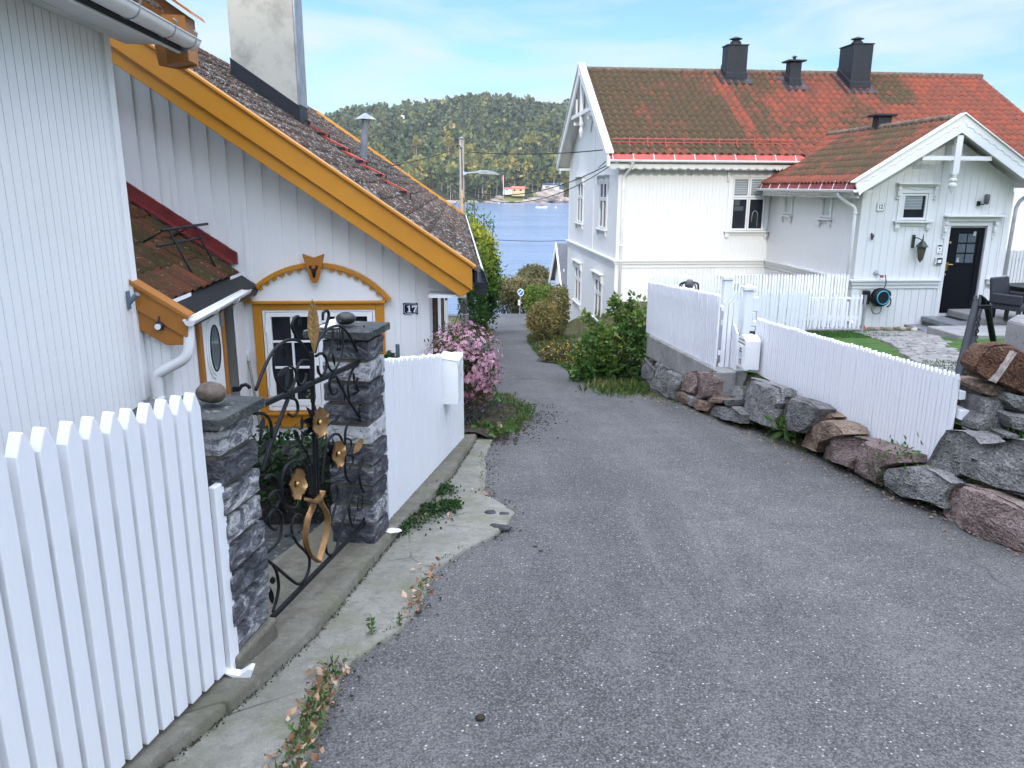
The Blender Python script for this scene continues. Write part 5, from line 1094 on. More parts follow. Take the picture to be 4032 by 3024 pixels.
m = MB(); m.lathe([(.02, .05), (.05, .02), (.14, -.08), (.145, -.095), (.10, -.10)], (.12, -.17, .0), 6); m.lathe([(.055, -.36), (.05, -.39), (.02, -.41), (.012, -.44)], (.12, -.17, 0), 6)
for k in range(6): t = math.pi / 3 * k; m.tube([(.12 + .098 * math.cos(t), -.17 + .098 * math.sin(t), -.10), (.12 + .055 * math.cos(t), -.17 + .055 * math.sin(t), -.36)], .006, 5)
m.build('lantern_cage', gm, lan)
m = MB(); m.lathe([(.09, -.10), (.05, -.355)], (.12, -.17, 0), 6); m.build('lantern_glass', plain('smoked_lantern_glass', (.12, .10, .06), .15), lan)
sp = thing12('sensor_lamp', (7.0, -4.93, -.30), 'small dark cylinder lamp above the black front door', 'lamp')
m = MB(); m.box(-.03, .03, -.04, 0, -.06, .04); m.tube([(0, -.04, -.02), (.06, -.10, -.03), (.09, -.12, .0)], .014, 8); m.build('bracket', BLACKP, sp)
m = MB(); m.lathe([(.03, -.05), (.055, -.02), (.06, .14), (.05, .165), (.02, .175)], (.10, -.13, .02), 14); m.build('lamp_head', plain('grey_lamp_head', (.09, .09, .095), .4), sp, smooth=True)
ic = thing12('intercom', (6.24, -4.93, -1.30), 'slim white door panel with red strip beside the front door', 'intercom')
m = MB(); m.box(-.05, .05, -.02, 0, -.10, .10); m.build('case', ENAMEL, ic, bevel=.004); m = MB(); m.box(-.045, .045, -.0225, -.0205, .05, .085); m.build('red_strip', plain('dark_red_strip', (.12, .02, .02), .5), ic); m = MB(); m.lathe([(.02, 0), (.014, .004)], (0, -.0205, 0), 8, ax=(0, -1, 0)); m.box(-.035, .035, -.0222, -.0206, -.07, -.06); m.build('emblem', BLACKI, ic)
ic = thing12('door_entry_box', (6.25, -4.93, -1.57), 'grey and white keypad box below the slim door panel', 'keypad')
m = MB(); m.box(-.09, .08, -.035, 0, -.085, .075); m.build('case', plain('light_grey_case', (.6, .6, .6), .5), ic, bevel=.006); m = MB(); m.box(-.045, .075, -.045, -.0355, -.07, .065); m.build('screen_frame', BLACKP, ic); m = MB(); m.box(-.035, .055, -.047, -.0455, -.045, .03); m.build('label_card', CARD, ic)
hk = MB(); hk.tube([(0, -.0, .08), (-.01, -.05, -.06)], .018, 6); hk.tube([(.05, 0, .05), (.0, -.05, -.06)], .012, 6); o = hk.build('wall_hook', DARK); t_ = thing12('hook_holder', (4.62, -4.93, -1.04), None, None); w_ = t_.matrix_basis.copy(); bpy.data.objects.remove(t_); o.matrix_basis = w_; tag(o, 'small dark V-shaped wall hook below number 12', 'hook')
# hose reel with tap and hose
hr = thing12('hose_reel', (4.86, -5.0, -2.37), 'black garden hose reel with turquoise ring on the porch wall', 'hose reel')
m = MB(); m.box(-.30, -.17, -.06, .10, -.16, .15); m.box(-.2, -.05, -.1, .02, -.05, .05); m.build('wall_bracket', BLACKP, hr, bevel=.02, seg=2)
m = MB(); m.lathe([(.16, 0), (.205, .03), (.215, .10), (.20, .17), (.165, .20), (.13, .205)], (.04, .02, .0), 28, ax=(.10, -1, .05)); m.prism([(.10, .21), (.24, .14), (.27, .06), (.2, .02), (.05, .1)], lambda a, z, d: (a, d, z), -.15, -.0); m.build('drum', BLACKP, hr, smooth=False, bevel=.004)
ax_ = Vector((.10, -1, .05)).normalized(); c_ = Vector((.04, .02, 0)) + ax_ * .203; e1 = ax_.cross(Vector((0, 0, 1))).normalized(); e2 = e1.cross(ax_)
m = MB(); m.tube([c_ + (e1 * math.cos(t) + e2 * math.sin(t)) * .148 for t in [2 * math.pi * k / 36 for k in range(36)]], .0125, 8, closed=True); m.build('turquoise_ring', TEAL, hr, smooth=True)
m = MB(); m.tube(smooth_curve([(.22, -.1, .05), (.27, -.14, -.05), (.25, -.16, -.16), (.19, -.15, -.20)], 4), .014, 8); m.build('guide_handle', BLACKP, hr)
m = MB(); m.tube(smooth_curve([(-.14, -.1, -.16), (-.13, -.12, -.30), (-.03, -.13, -.36), (.07, -.12, -.31), (.09, -.1, -.19)], 5), .011, 8); m.tube(smooth_curve([(.09, -.12, .20), (.10, -.15, .35), (.06, -.17, .48), (.05, -.17, .52)], 5), .012, 8); m.build('hose', plain('blue_grey_hose', (.07, .085, .11), .5), hr, smooth=True)
tp = thing12('garden_tap', (4.83, -4.93, -1.84), 'chrome wall tap with copper fitting above the hose reel', 'tap')
m = MB(); m.lathe([(.06, 0), (.055, .015), (.02, .03)], (0, 0, 0), 16, ax=(0, -1, 0)); m.tube([(0, -.02, 0), (.03, -.08, -.02), (.06, -.11, -.06)], .016, 8); m.build('tap_body', STEEL, tp, smooth=True); m = MB(); m.box(.055, .11, -.13, -.08, -.09, -.03); m.build('copper_fitting', plain('copper', (.55, .28, .17), .35, metal=.8), tp)
# steps, deck and mat
dk = thing12('entrance_deck', (6.05, -6.2, -3.2), 'grey painted timber steps and landing before the black door', 'steps')
m = MB(); m.box(.0, 2.6, -.75, 1.28, .33, .375); m.box(-.02, .015, -.76, 1.28, .28, .37)
for k in range(3): m.box(0.02 , 1.9, -.75 + k * .3, -.75 + k * .3 + .002, .3755, .376)
m.build('landing', DECKP, dk, bevel=.004); m = MB(); m.box(.03, 1.9, -.73, 1.27, .0, .33); m.build('riser', plain('dark_deck_paint', (.11, .115, .125), .6), dk)
m = MB(); m.box(-.40, -.03, -1.0, 1.28, .15, .19); m.build('step', DECKP, dk, bevel=.004); m = MB(); m.box(-.38, -.03, -.98, 1.27, -.12, .149); m.build('step_riser', plain('brown_grey_step', (.12, .11, .10), .8), dk)
mt = thing12('doormat', (6.95, -5.30, -2.823), 'black rubber doormat on the grey landing', 'doormat'); m = MB(); m.box(-.42, .42, -.28, .28, 0, .014); m.build('mat', BLACKP, mt)
# terrace right of the porch: slab, railing, lattice
tr = thing12('terrace_railing', (8.0, -4.0, -2.45), 'white slatted balcony railing with grey beam and lattice beneath, beside the porch', 'railing')
m = MB()
for k in range(30): m.box(.05 + k * .085, .105 + k * .085, -.03, .0, -.02, 1.02 + .012 * (k % 3))
m.build('slats', VW, tr); m = MB(); m.box(0, 2.7, .0, .045, .15, .22); m.box(0, 2.7, .0, .045, .78, .85); m.build('rail', VW, tr); m = MB(); m.box(-.15, 2.7, -.05, .10, -.17, -.03); m.build('beam', DECKP, tr)
m = MB()
for k in range(14):
    x = -.3 + k * .2; m.bar((x, -.03, -.18), (x + .55, -.03, -.88), .022, .012, (0, 1, 0)); m.bar((x + .55, -.045, -.18), (x, -.045, -.88), .022, .012, (0, 1, 0))
m.build('lattice', VW, tr); m = MB(); m.box(-.1, 2.7, .3, .35, -.9, -.17); m.build('dark_lining', BLACKP, tr)
P = np.array([(8.28 + rng.random() * .25, -4.0 + rng.random() * .1, -1.36 + rng.random() * .10) for _ in range(90)]); c, s_ = math.cos(math.radians(1)), math.sin(math.radians(1)); P = np.stack([O12.x + P[:, 0] * c - P[:, 1] * s_, O12.y + P[:, 0] * s_ + P[:, 1] * c, P[:, 2]], 1)
o = leaves('red_flowers', P, .05, F_RED, wid=.8); tag(o, 'red flowers peeping over the balcony railing', 'flowers')
# ================================================================ right-hand side of the lane
def rock_obj(name, c, rad, seed, mat, parent=None, inv=None, boxy=.55, amp=.2, rot=0., sub=4):
    m = MB(); m.add(*(chisel(rad, seed, sub, .93) if name == 'boulder' else blob((0, 0, 0), rad, seed, sub, amp, 1.25, boxy, True, rot))); o = m.build(name, mat, parent, smooth=False)
    o.location = Vector(c) - (inv or Vector()); return o
def stone_px(root, uL, uR, vT, vB, X, mat, seed, dx=.22, boxy=.6, amp=.2, lab=None):
    inv = Vector(root.location); vm = (vT + vB) / 2; a = atX(uL, vm, X); b = atX(uR, vm, X); yc = (a.y + b.y) / 2
    t, bt = atX((uL + uR) / 2, vT, X), atX((uL + uR) / 2, vB, X); ry = abs(a.y - b.y) / 2 * 1.1; rz = abs(t.z - bt.z) / 2 * 1.1
    yc = atX((uL + uR) / 2, vm, X).y * .5 + yc * .5
    o = rock_obj('boulder', (X + dx * .75, yc, (t.z + bt.z) / 2), (dx, ry, rz), seed, mat, root, inv, boxy, amp, sub=4)
    if lab: o['label'] = lab
    return o
Z7 = lambda a, b, c, d: (2400 + a / 2.212, 2400 + b / 2.212, 1050 + c / 2.212, 1050 + d / 2.212)
Z8 = lambda a, b, c, d: (3032 + a / 1.952, 3032 + b / 1.952, 1150 + c / 1.952, 1150 + d / 1.952)
Z9 = lambda a, b, c, d: (3600 + a / 2.37, 3600 + b / 2.37, 1500 + c / 2.37, 1500 + d / 2.37)
# ---- retaining wall with concrete top
RW = empty('retaining_wall', (3.0, 10.5, -2.9), 0, 'grey concrete wall on rough stones under the upper white fence', 'wall')
wt = [atX(2547, 1317, 2.92), atX(2818, 1459, 3.0)]; wb = [atX(2545, 1400, 2.92), atX(2815, 1545, 3.0)]
m = MB(); inv = RW.location
a, b = wt[0], wt[1]
def wallbox(m, p, q, w, zb0, zb1):
    v = [(p.x, p.y, zb0), (q.x, q.y, zb1), (q.x + w, q.y + .0, zb1), (p.x + w, p.y + .0, zb0), (p.x, p.y, p.z), (q.x, q.y, q.z), (q.x + w, q.y, q.z), (p.x + w, p.y, p.z)]
    m.add([Vector(x) - inv for x in v], [(0, 3, 2, 1), (4, 5, 6, 7), (0, 1, 5, 4), (1, 2, 6, 5), (2, 3, 7, 6), (3, 0, 4, 7)])
wallbox(m, a, b, .35, a.z - .34, b.z - .26); m.build('concrete_cap', CONCL, RW, bevel=.012, seg=2)
m = MB(); m.box(3.0, 3.24, b.y - .05, b.y + .25, b.z - .62, b.z - .006); o = m.build('concrete_corner', CONCL, RW, bevel=.02, seg=2); o.matrix_parent_inverse = Matrix.Translation(-inv)
m = MB(); m.box(3.06, 3.6, 9.3, 12.2, -4, -2.72); o = m.build('soil_core', SOIL, RW); o.matrix_parent_inverse = Matrix.Translation(-inv)
T7, T8, T9 = (2400, 1050, 2.212), (3032, 1150, 1.952), (3600, 1500, 2.37)
def traced(root, ref, pts, axis, val, depth, seed, mat, bulge=.05, lab=None, shrink=.006):
    """one quarried stone: measured outline, real thickness behind it, broken front with flat fracture facets"""
    r = random.Random(seed); px = zz(ref[0], ref[1], ref[2], pts); P = [atX(u, v, val) if axis == 'x' else atY(u, v, val) for u, v in px]
    Q = [Vector((p.y if axis == 'x' else p.x, p.z)) for p in P]; c = sum(Q, Vector((0, 0))) / len(Q); per = []
    for i in range(len(Q)):
        p, q = Q[i], Q[(i + 1) % len(Q)]; n = max(2, int((q - p).length / .025))
        for k in range(n):
            w_ = p.lerp(q, k / n); e = w_ - c; nz = mnoise.noise(Vector((w_.x * 9, w_.y * 9, seed))) * .010 + mnoise.noise(Vector((w_.x * 30, w_.y * 30, seed))) * .004
            per.append(w_ + e.normalized() * (nz - shrink))
    R0 = max((p - c).length for p in per); fac = [(Vector((r.gauss(0, 1), r.gauss(0, 1))).normalized(), r.uniform(-.15, .45) * R0, r.uniform(.15, .5)) for _ in range(5)]
    rings = [(.80, -depth), (.97, -depth * .5), (1.0, -.03), (.985, .0)] + [(t, None) for t in (.95, .88, .8, .7, .6, .5, .4, .3, .2, .1)]
    V = []; n = len(per); off = seed * 3.7
    for t, d in rings:
        for p in per:
            w_ = c + (p - c) * t
            if d is None:
                dd = bulge * min(1, (1 - t) * 9)
                for f, o_, sl in fac: dd -= max(0, (w_ - c).dot(f) - o_) * sl * .55
                dd = max(dd, -.02)
                dd += .016 * mnoise.noise(Vector((w_.x * 7, w_.y * 7, off))) + .009 * mnoise.noise(Vector((w_.x * 19, w_.y * 19, off))) + .005 * mnoise.noise(Vector((w_.x * 45, w_.y * 45, off)))
            else: dd = d
            V.append((val - dd, w_.x, w_.y) if axis == 'x' else (w_.x, val - dd, w_.y))
    dd = bulge; V.append((val - dd, c.x, c.y) if axis == 'x' else (c.x, val - dd, c.y))
    Fq = [(i * n + k, i * n + (k + 1) % n, (i + 1) * n + (k + 1) % n, (i + 1) * n + k) for i in range(len(rings) - 1) for k in range(n)]
    Fq += [((len(rings) - 1) * n + k, (len(rings) - 1) * n + (k + 1) % n, len(V) - 1) for k in range(n)] + [tuple(range(n))[::-1]]
    C = Vector(V[-1]); m = MB(); m.add([Vector(v) - C for v in V], Fq); o = m.build('boulder', mat, root); o.location = C - Vector(root.location); fix_normals(o)
    if lab: o['label'] = lab
    return o
for k, (pts, mt_, x) in enumerate((([(300, 800), (345, 850), (395, 905), (370, 1010), (330, 990), (262, 940)], ROCKG, 2.9), ([(262, 945), (330, 995), (380, 1040), (440, 1090), (500, 1150), (490, 1180), (390, 1160), (300, 1120), (255, 1060)], ROCKG, 2.88), ([(365, 850), (405, 825), (520, 890), (500, 960), (450, 1090), (380, 1035), (345, 990)], ROCKG, 2.92), ([(520, 895), (620, 950), (625, 1000), (590, 1090), (585, 1175), (510, 1150), (450, 1085), (480, 1000)], ROCKG, 2.93), ([(625, 960), (680, 910), (765, 905), (770, 990), (735, 1115), (610, 1070), (595, 1060)], ROCKP, 2.95), ([(770, 910), (905, 905), (915, 1000), (905, 1140), (800, 1155), (740, 1120)], ROCKP, 2.97), ([(600, 1085), (640, 1085), (695, 1110), (690, 1205), (620, 1205), (585, 1150)], ROCKB, 2.92), ([(695, 1115), (750, 1145), (748, 1230), (690, 1210)], ROCKG, 2.93), ([(752, 1155), (830, 1165), (900, 1205), (850, 1268), (752, 1245)], ROCKB, 2.95), ([(830, 1135), (900, 1130), (1000, 1160), (985, 1190), (890, 1185)], ROCKB, 2.98), ([(985, 1195), (1010, 1155), (1060, 1160), (1050, 1215)], ROCKG, 3.0))):
    traced(RW, T7, pts, 'x', x, .2, 30 + k, mt_, .04)
# ---- boulder wall under the lower fence
BW = empty('boulder_wall', (3.25, 6.5, -2.4), 0, 'row of large grey and pink boulders along the lane under the lower white fence', 'wall')
for k, (ref, pts, x, mt_, lab) in enumerate(((T7, [(850, 1240), (890, 1200), (1060, 1215), (1150, 1290), (1145, 1368), (1040, 1340), (860, 1280)], 3.0, ROCKG, 'long pale slab lying flat at the road edge'), (T7, [(1065, 1060), (1100, 1035), (1170, 1050), (1165, 1150), (1095, 1130), (1080, 1080)], 3.25, ROCKG, None), (T7, [(1055, 1190), (1095, 1130), (1165, 1150), (1145, 1262), (1060, 1215)], 3.18, ROCKG, None),
    (T7, [(1200, 985), (1225, 960), (1500, 1050), (1510, 1190), (1475, 1240), (1470, 1428), (1330, 1375), (1225, 1335), (1140, 1265), (1150, 1150)], 3.16, ROCKG, 'tallest grey boulder below the letterbox'), (T7, [(1520, 1130), (1600, 1125), (1760, 1180), (1830, 1240), (1795, 1330), (1770, 1400), (1700, 1460), (1480, 1430), (1472, 1250)], 3.18, ROCKG, 'rounded grey speckled boulder'), (T7, [(1800, 1250), (1880, 1250), (1965, 1310), (1900, 1345), (1830, 1390), (1790, 1360)], 3.3, ROCKB, None),
    (T7, [(1715, 1440), (1780, 1385), (1900, 1330), (1980, 1330), (2080, 1390), (2115, 1460), (2050, 1480), (1880, 1545), (1800, 1622), (1665, 1560)], 3.2, ROCKB, 'reddish brown pointed boulder'), (T8, [(450, 1180), (520, 1105), (600, 1095), (760, 1135), (715, 1185), (690, 1260), (632, 1362), (402, 1275), (420, 1210)], 3.22, ROCKP, None), (T8, [(705, 1185), (760, 1130), (900, 1180), (1055, 1240), (1060, 1310), (925, 1350), (905, 1420), (858, 1502), (760, 1446), (640, 1384), (680, 1270)], 3.23, ROCKP, None),
    (T8, [(940, 1345), (1140, 1325), (1270, 1380), (1400, 1470), (1340, 1560), (1335, 1670), (1180, 1608), (1050, 1585), (915, 1485), (925, 1380)], 3.24, ROCKG, None), (T9, [(370, 990), (450, 955), (640, 990), (1024, 1180), (1120, 1230), (1120, 1660), (930, 1608), (640, 1488), (330, 1318), (262, 1240), (265, 1130), (340, 1060)], 3.27, ROCKP, 'big pink granite boulder at the right frame edge'), (T9, [(290, 450), (450, 460), (560, 510), (615, 580), (700, 580), (880, 560), (950, 535), (1100, 560), (1100, 1100), (880, 1050), (700, 970), (430, 885), (330, 920), (85, 795), (160, 660)], 3.34, ROCKG, 'big dark grey boulder with lichen specks above the pink one'))):
    traced(BW, ref, pts, 'x', x, .20, 60 + k, mt_, .07, lab)
for k, y in enumerate((3.3, 2.6, 1.9)): rock_obj('boulder', (3.62, y, gz(y) + .25), (.3, .36, .33), 90 + k, (ROCKG, ROCKP, ROCKG)[k], BW, Vector(BW.location))
m = MB(); ba, bb_ = atX(3010, 1490, 3.52), atX(3726, 1885, 3.52); tz = lambda y: lerp(ba.z, bb_.z, (y - ba.y) / (bb_.y - ba.y)) - .05
m.prism([(ba.y + .1, gz(9) - .2), (bb_.y - .4, gz(4.5) - .2), (bb_.y - .4, tz(bb_.y - .4)), (ba.y + .1, tz(ba.y + .1))], lambda a, z, d: (d, a, z), 3.36, 3.75); o = m.build('soil_core', SOIL, BW); o.matrix_parent_inverse = Matrix.Translation(-Vector(BW.location))
# ---- dry stack at the right edge
SK = empty('stone_stack', (3.75, 4.9, -1.75), 0, 'dry-stacked rough stones topped by a rust-coloured slab at the right edge', 'stone stack')
for k, (ref, pts, Y, mt_, lab) in enumerate(((T9, [(570, 20), (620, 0), (700, 5), (860, 60), (800, 120), (700, 135), (600, 110), (555, 50)], 4.9, ROCKB, None), (T9, [(620, 150), (830, 150), (840, 200), (850, 430), (790, 500), (600, 490), (510, 440), (515, 380), (590, 290)], 4.85, ROCKG, 'upright grey-green stone of the stack'), (T9, [(840, 110), (880, 100), (1100, 160), (1100, 320), (900, 250), (830, 180)], 4.8, ROCKG, None), (T9, [(820, 300), (870, 290), (1100, 330), (1100, 530), (990, 480), (860, 430)], 4.75, ROCKG, None), (T9, [(600, 510), (700, 488), (840, 520), (850, 570), (700, 590), (630, 565)], 4.72, ROCKG, None), (T9, [(800, 490), (880, 470), (990, 510), (900, 530), (800, 520)], 4.7, ROCKG, None), (T8, [(1570, 570), (1610, 490), (1680, 410), (1720, 395), (1860, 400), (2000, 470), (2120, 500), (2120, 860), (1952, 800), (1830, 740), (1720, 690), (1620, 670), (1575, 610)], 4.8, ROCKR, 'rust-coloured top slab with a white streak'), (T9, [(860, 500), (1100, 540), (1100, 640), (880, 570), (780, 560)], 4.78, ROCKG, None))):
    traced(SK, ref, pts, 'y', Y, .22, 120 + k, mt_, .05, lab)
m = MB(); sp_ = [atY(u, v, 5.06) for u, v in ((3850, 1720), (3880, 1560), (3920, 1400), (4100, 1420), (4100, 1800))]; m.prism([(p.x, p.z) for p in sp_], lambda a, z, d: (a, 5.06 + d, z), 0, .3); o = m.build('packing_rubble', ROCKD, SK); o.matrix_parent_inverse = Matrix.Translation(-Vector(SK.location))
m = MB(); q = [atY(u, v, 4.738) for u, v in ((3908, 1503), (3935, 1465), (3968, 1415), (3990, 1383), (4003, 1388), (3978, 1425), (3945, 1473), (3920, 1508))]; m.prism([(p.x, p.z) for p in q], lambda a, z, d: (a, 4.738 + d, z), -.006, .05); o = m.build('quartz_streak', plain('quartz', (.42, .36, .32), .7, .3, 20, .3), SK); o.matrix_parent_inverse = Matrix.Translation(-Vector(SK.location))
m = MB(); q = [atY(u, v, 4.50) for u, v in ((3915, 1500), (3955, 1440), (4010, 1380), (4030, 1385), (3975, 1445), (3935, 1500))]
# ---- fences
def pf(u, v, X): return atX(u, v, X)
fa, fb_ = pf(3726, 1885, 3.46), pf(2968, 1459, 3.42)
F1 = fence('picket_fence', fb_, fa, 72, .7, 'low white picket fence standing on the boulder wall, nearest on the right', w=.044, t=.022, tip=.03, rails=(.25, .8), hfun=lambda t: lerp((pf(2995, 1255, 3.42) - fb_).z, (pf(3788, 1473, 3.46) - fa).z, t), side=1, rail_w=.06)
m = MB()
for tt in (.18, .50, .83): p = lerp(fb_, fa, tt) + Vector((.03, 0, .1)); m.box(p.x - .012, p.x + .012, p.y - .012, p.y + .012, p.z - .45, p.z + .4)
o = m.build('support_rods', STEEL, F1); o.matrix_parent_inverse = Matrix.Translation(-F1.location)
m = MB(); c = pf(3779, 1626, 3.50); m.box(c.x - .03, c.x + .03, c.y - .06, c.y + .10, c.z - .035, c.z + .035); o = m.build('rail_end', WHITE_F, F1, bevel=.004); o.matrix_parent_inverse = Matrix.Translation(-F1.location)
ra, rb = pf(2548, 1307, 2.99), pf(2822, 1448, 3.08)
F2 = fence('picket_fence', ra, rb, 46, .85, 'upper white picket fence standing on the concrete wall beside the leafy bush', w=.044, t=.022, tip=.03, rails=(.2, .8), hfun=lambda t: lerp((pf(2557, 1105, 2.99) - ra).z, (pf(2842, 1157, 3.08) - rb).z, t))
m = MB()
for k in range(3): x = 3.115 + k * .058; m.prism([(x, -2.25), (x + .046, -2.25), (x + .046, -1.30), (x + .023, -1.265), (x, -1.30)], lambda a, z, d: (a, rb.y - d, z), -.01, .012)
m.box(3.1, 3.29, rb.y + .01, rb.y + .035, -1.58, -1.52); m.box(3.1, 3.29, rb.y + .01, rb.y + .035, -2.1, -2.04)
o = m.build('end_return', WHITE_F, F2); o.matrix_parent_inverse = Matrix.Translation(-F2.location)
# gate posts, gate and letterbox
def gatepost(x, y, zt, w, label):
    root = empty('gate_post', (x, y, -2.35), 0, label, 'gate post', 'white gate posts'); h = zt + 2.35
    m = MB(); m.box(-w, w, -w, w, 0, h - .07); m.build('post', WHITE_F, root, bevel=.006); m = MB(); m.box(-w - .022, w + .022, -w - .022, w + .022, h - .069, h - .03); m.lathe([(w * 1.7, h - .03), (.01, h)], (0, 0, 0), 4); m.build('cap', WHITE_F, root, bevel=.003); return root
gatepost(3.33, 9.42, -1.03, .052, 'taller white gate post with pyramid cap left of the garden gate')
g2 = gatepost(3.43, 8.95, -1.10, .052, 'shorter white gate post with carved scroll bracket beside the letterbox')
m = MB(); zb0 = 1.25
for k, (d, h0, h1) in enumerate(((.075, .92, 1.10), (.035, .82, .92), (.065, .74, .82), (.04, .66, .74), (.06, .60, .66), (.03, .52, .60))): m.box(.052, .052 + d, -.03, .03, h0, h1)
m.build('scroll_bracket', WHITE_F, g2, bevel=.015, seg=2)
GG = empty('garden_gate', (3.27, 9.36, -2.2), 0, 'small white garden gate with a swooping top, between its two posts', 'gate')
hA = Vector((3.25, 9.3)); hB = Vector((3.27, 8.72)); m = MB(); prof = [(0, -1.40), (.15, -1.44), (.3, -1.40), (.42, -1.32), (.5, -1.36), (.62, -1.48), (.8, -1.58), (1, -1.66)]
for k in range(11):
    t0, t1 = k / 11 + .006, (k + 1) / 11 - .006; z = lambda t: float(np.interp(t, [a for a, _ in prof], [b for _, b in prof]))
    p, q = hA.lerp(hB, t0), hA.lerp(hB, t1); zb_ = lambda t: lerp(-2.33, -2.42, t)
    vs = [(p.x, p.y, zb_(t0)), (q.x, q.y, zb_(t1)), (q.x, q.y, z(t1)), (p.x, p.y, z(t0))]; m.add([Vector(v) for v in vs] + [Vector(v) + Vector((-.022, 0, 0)) for v in vs], [(0, 1, 2, 3), (7, 6, 5, 4), (0, 4, 5, 1), (1, 5, 6, 2), (2, 6, 7, 3), (3, 7, 4, 0)])
o = m.build('boards', WHITE_F, GG); o.matrix_parent_inverse = Matrix.Translation(-GG.location); fix_normals(o)
m = MB(); m.bar((hA.x + .025, hA.y, -1.62), (hB.x + .025, hB.y, -1.78), .03, .06); m.bar((hA.x + .025, hA.y, -2.2), (hB.x + .025, hB.y, -2.28), .03, .06); o = m.build('cross_rail', WHITE_F, GG); o.matrix_parent_inverse = Matrix.Translation(-GG.location)
m = MB(); c = atY(2962, 1308, 8.72); m.box(c.x - .03, c.x + .05, 8.70, 8.73, c.z - .01, c.z + .012); m.tube([(c.x, 8.71, c.z), (c.x + .03, 8.68, c.z - .03)], .012, 6); o = m.build('latch', DARK, GG); o.matrix_parent_inverse = Matrix.Translation(-GG.location)
ml = empty('letterbox', (3.28, 8.42, -1.99), 0, 'white round-topped letterbox numbered 12 on the right-hand fence', 'letterbox')
n = 10; topc = [(-.13 + .26 * k / n, .33 + .05 * math.sin(math.pi * k / n)) for k in range(n + 1)]
m = MB(); m.prism([(-.13, 0), (.13, 0)] + topc[::-1], lambda a, b, d: (d, a, b), -.085, .085); m.build('body', ENAMEL, ml, bevel=.004, seg=2)
fL_ = lambda a, b, d: (-.085 - d, -a, b)
m = MB(); m.prism([(-.105, .02), (.105, .02), (.105, .265), (-.105, .265)], fL_, 0, .006); dr_ = m.build('door', ENAMEL, ml, bevel=.002)
m = MB(); m.prism([(-.10, .285), (.10, .285), (.10, .292), (-.10, .292)], fL_, 0, .004); m.prism([(-.08, .325), (.08, .325), (.08, .332), (-.08, .332)], fL_, 0, .004); m.build('slot', BLACKP, ml)
m = MB(); m.prism([(-.03, .215), (.03, .215), (.018, .235), (-.018, .235)], fL_, .006, .009); m.prism([(-.04, .185), (.04, .185), (.04, .20), (-.04, .20)], fL_, .006, .009); m.build('emblem', BLACKI, dr_)
m = MB(); m.prism([(-.06, .13), (.06, .13), (.06, .175), (-.06, .175)], fL_, .006, .008); m.build('name_card', plain('pale_blue_card', (.55, .6, .68), .6), dr_)
text('digits', '12', .085, BLACKI, dr_, (-.0925, 0, .075), (math.radians(90), 0, math.radians(-90)), .001, bold=.002)
# ---- picket fences in the villa garden
bf = fence('picket_fence', (4.15, 16.62, -3.05), (8.62, 16.62, -3.05), 66, 1.22, 'tall white picket fence before the villa wall, behind the gate posts', w=.05, t=.02, tip=.06, rails=(.68,), rail_w=.075)
lf = fence('picket_fence', (4.9, 15.55, -2.95), (7.24, 15.55, -2.95), 26, .86, 'lower white picket fence in front of the tall one', w=.07, t=.02, tip=.05, rails=(.3,))
m = MB(); 
for k in range(12): x = 7.32 + k * .095; m.box(x, x + .04, 15.54, 15.56, -2.85, -2.12 - .30 * (abs(k - 4) / 7 if k < 9 else .1))
m.box(7.26, 8.42, 15.56, 15.59, -2.68, -2.60); m.box(7.26, 8.42, 15.56, 15.59, -2.24, -2.2); o = m.build('slatted_panel', WHITE_F, lf); o.matrix_parent_inverse = Matrix.Translation(-lf.location)
m = MB(); m.box(8.43, 8.47, 15.5, 15.54, -3.2, -2.15); o = m.build('grey_post', STEEL, lf); o.matrix_parent_inverse = Matrix.Translation(-lf.location)
m = MB(); m.box(7.3, 8.9, 16.2, 16.5, -3.4, -2.99); o = m.build('garden_kerb', CONCL, bevel=.01); tag(o, 'low concrete kerb at the foot of the garden fence', 'kerb')
# mower handle showing above the upper fence
mh = empty('lawnmower', atY(2713, 1150, 13.2), 0, 'red and black tubular handle of a garden machine behind the upper fence', 'lawnmower')
hz = mh.location
def hpt(*p): return [atY(2400 + a / 2.212, 1050 + b / 2.212, 13.2) - hz for a, b in p]
m = MB(); m.tube(smooth_curve(hpt((615, 300), (612, 170), (640, 140), (690, 132), (750, 140), (772, 165), (770, 300)), 5), .016, 8); m.build('handle_bar', BLACKP, mh, smooth=True)
m = MB(); m.tube([p + Vector((0, .03, 0)) for p in smooth_curve(hpt((625, 180), (650, 148), (690, 145), (740, 150), (760, 200)), 5)], .011, 8); m.build('red_bar', REDM, mh, smooth=True)
m = MB(); m.add(*blob(hpt((692, 150))[0] + Vector((0, -.03, 0)), (.08, .06, .085), 4, 3, .12)); m.build('control_box', plain('grey_plastic', (.12, .12, .125), .5), mh, smooth=True)
m = MB(); m.box(-.3, .3, -.3, .4, -1.15, -.85); m.tube([(-.2, 0, -1.0), (-.18, 0, -.4)], .016); m.tube([(.18, 0, -1.0), (.16, 0, -.4)], .016); m.build('deck', REDM, mh, bevel=.04)
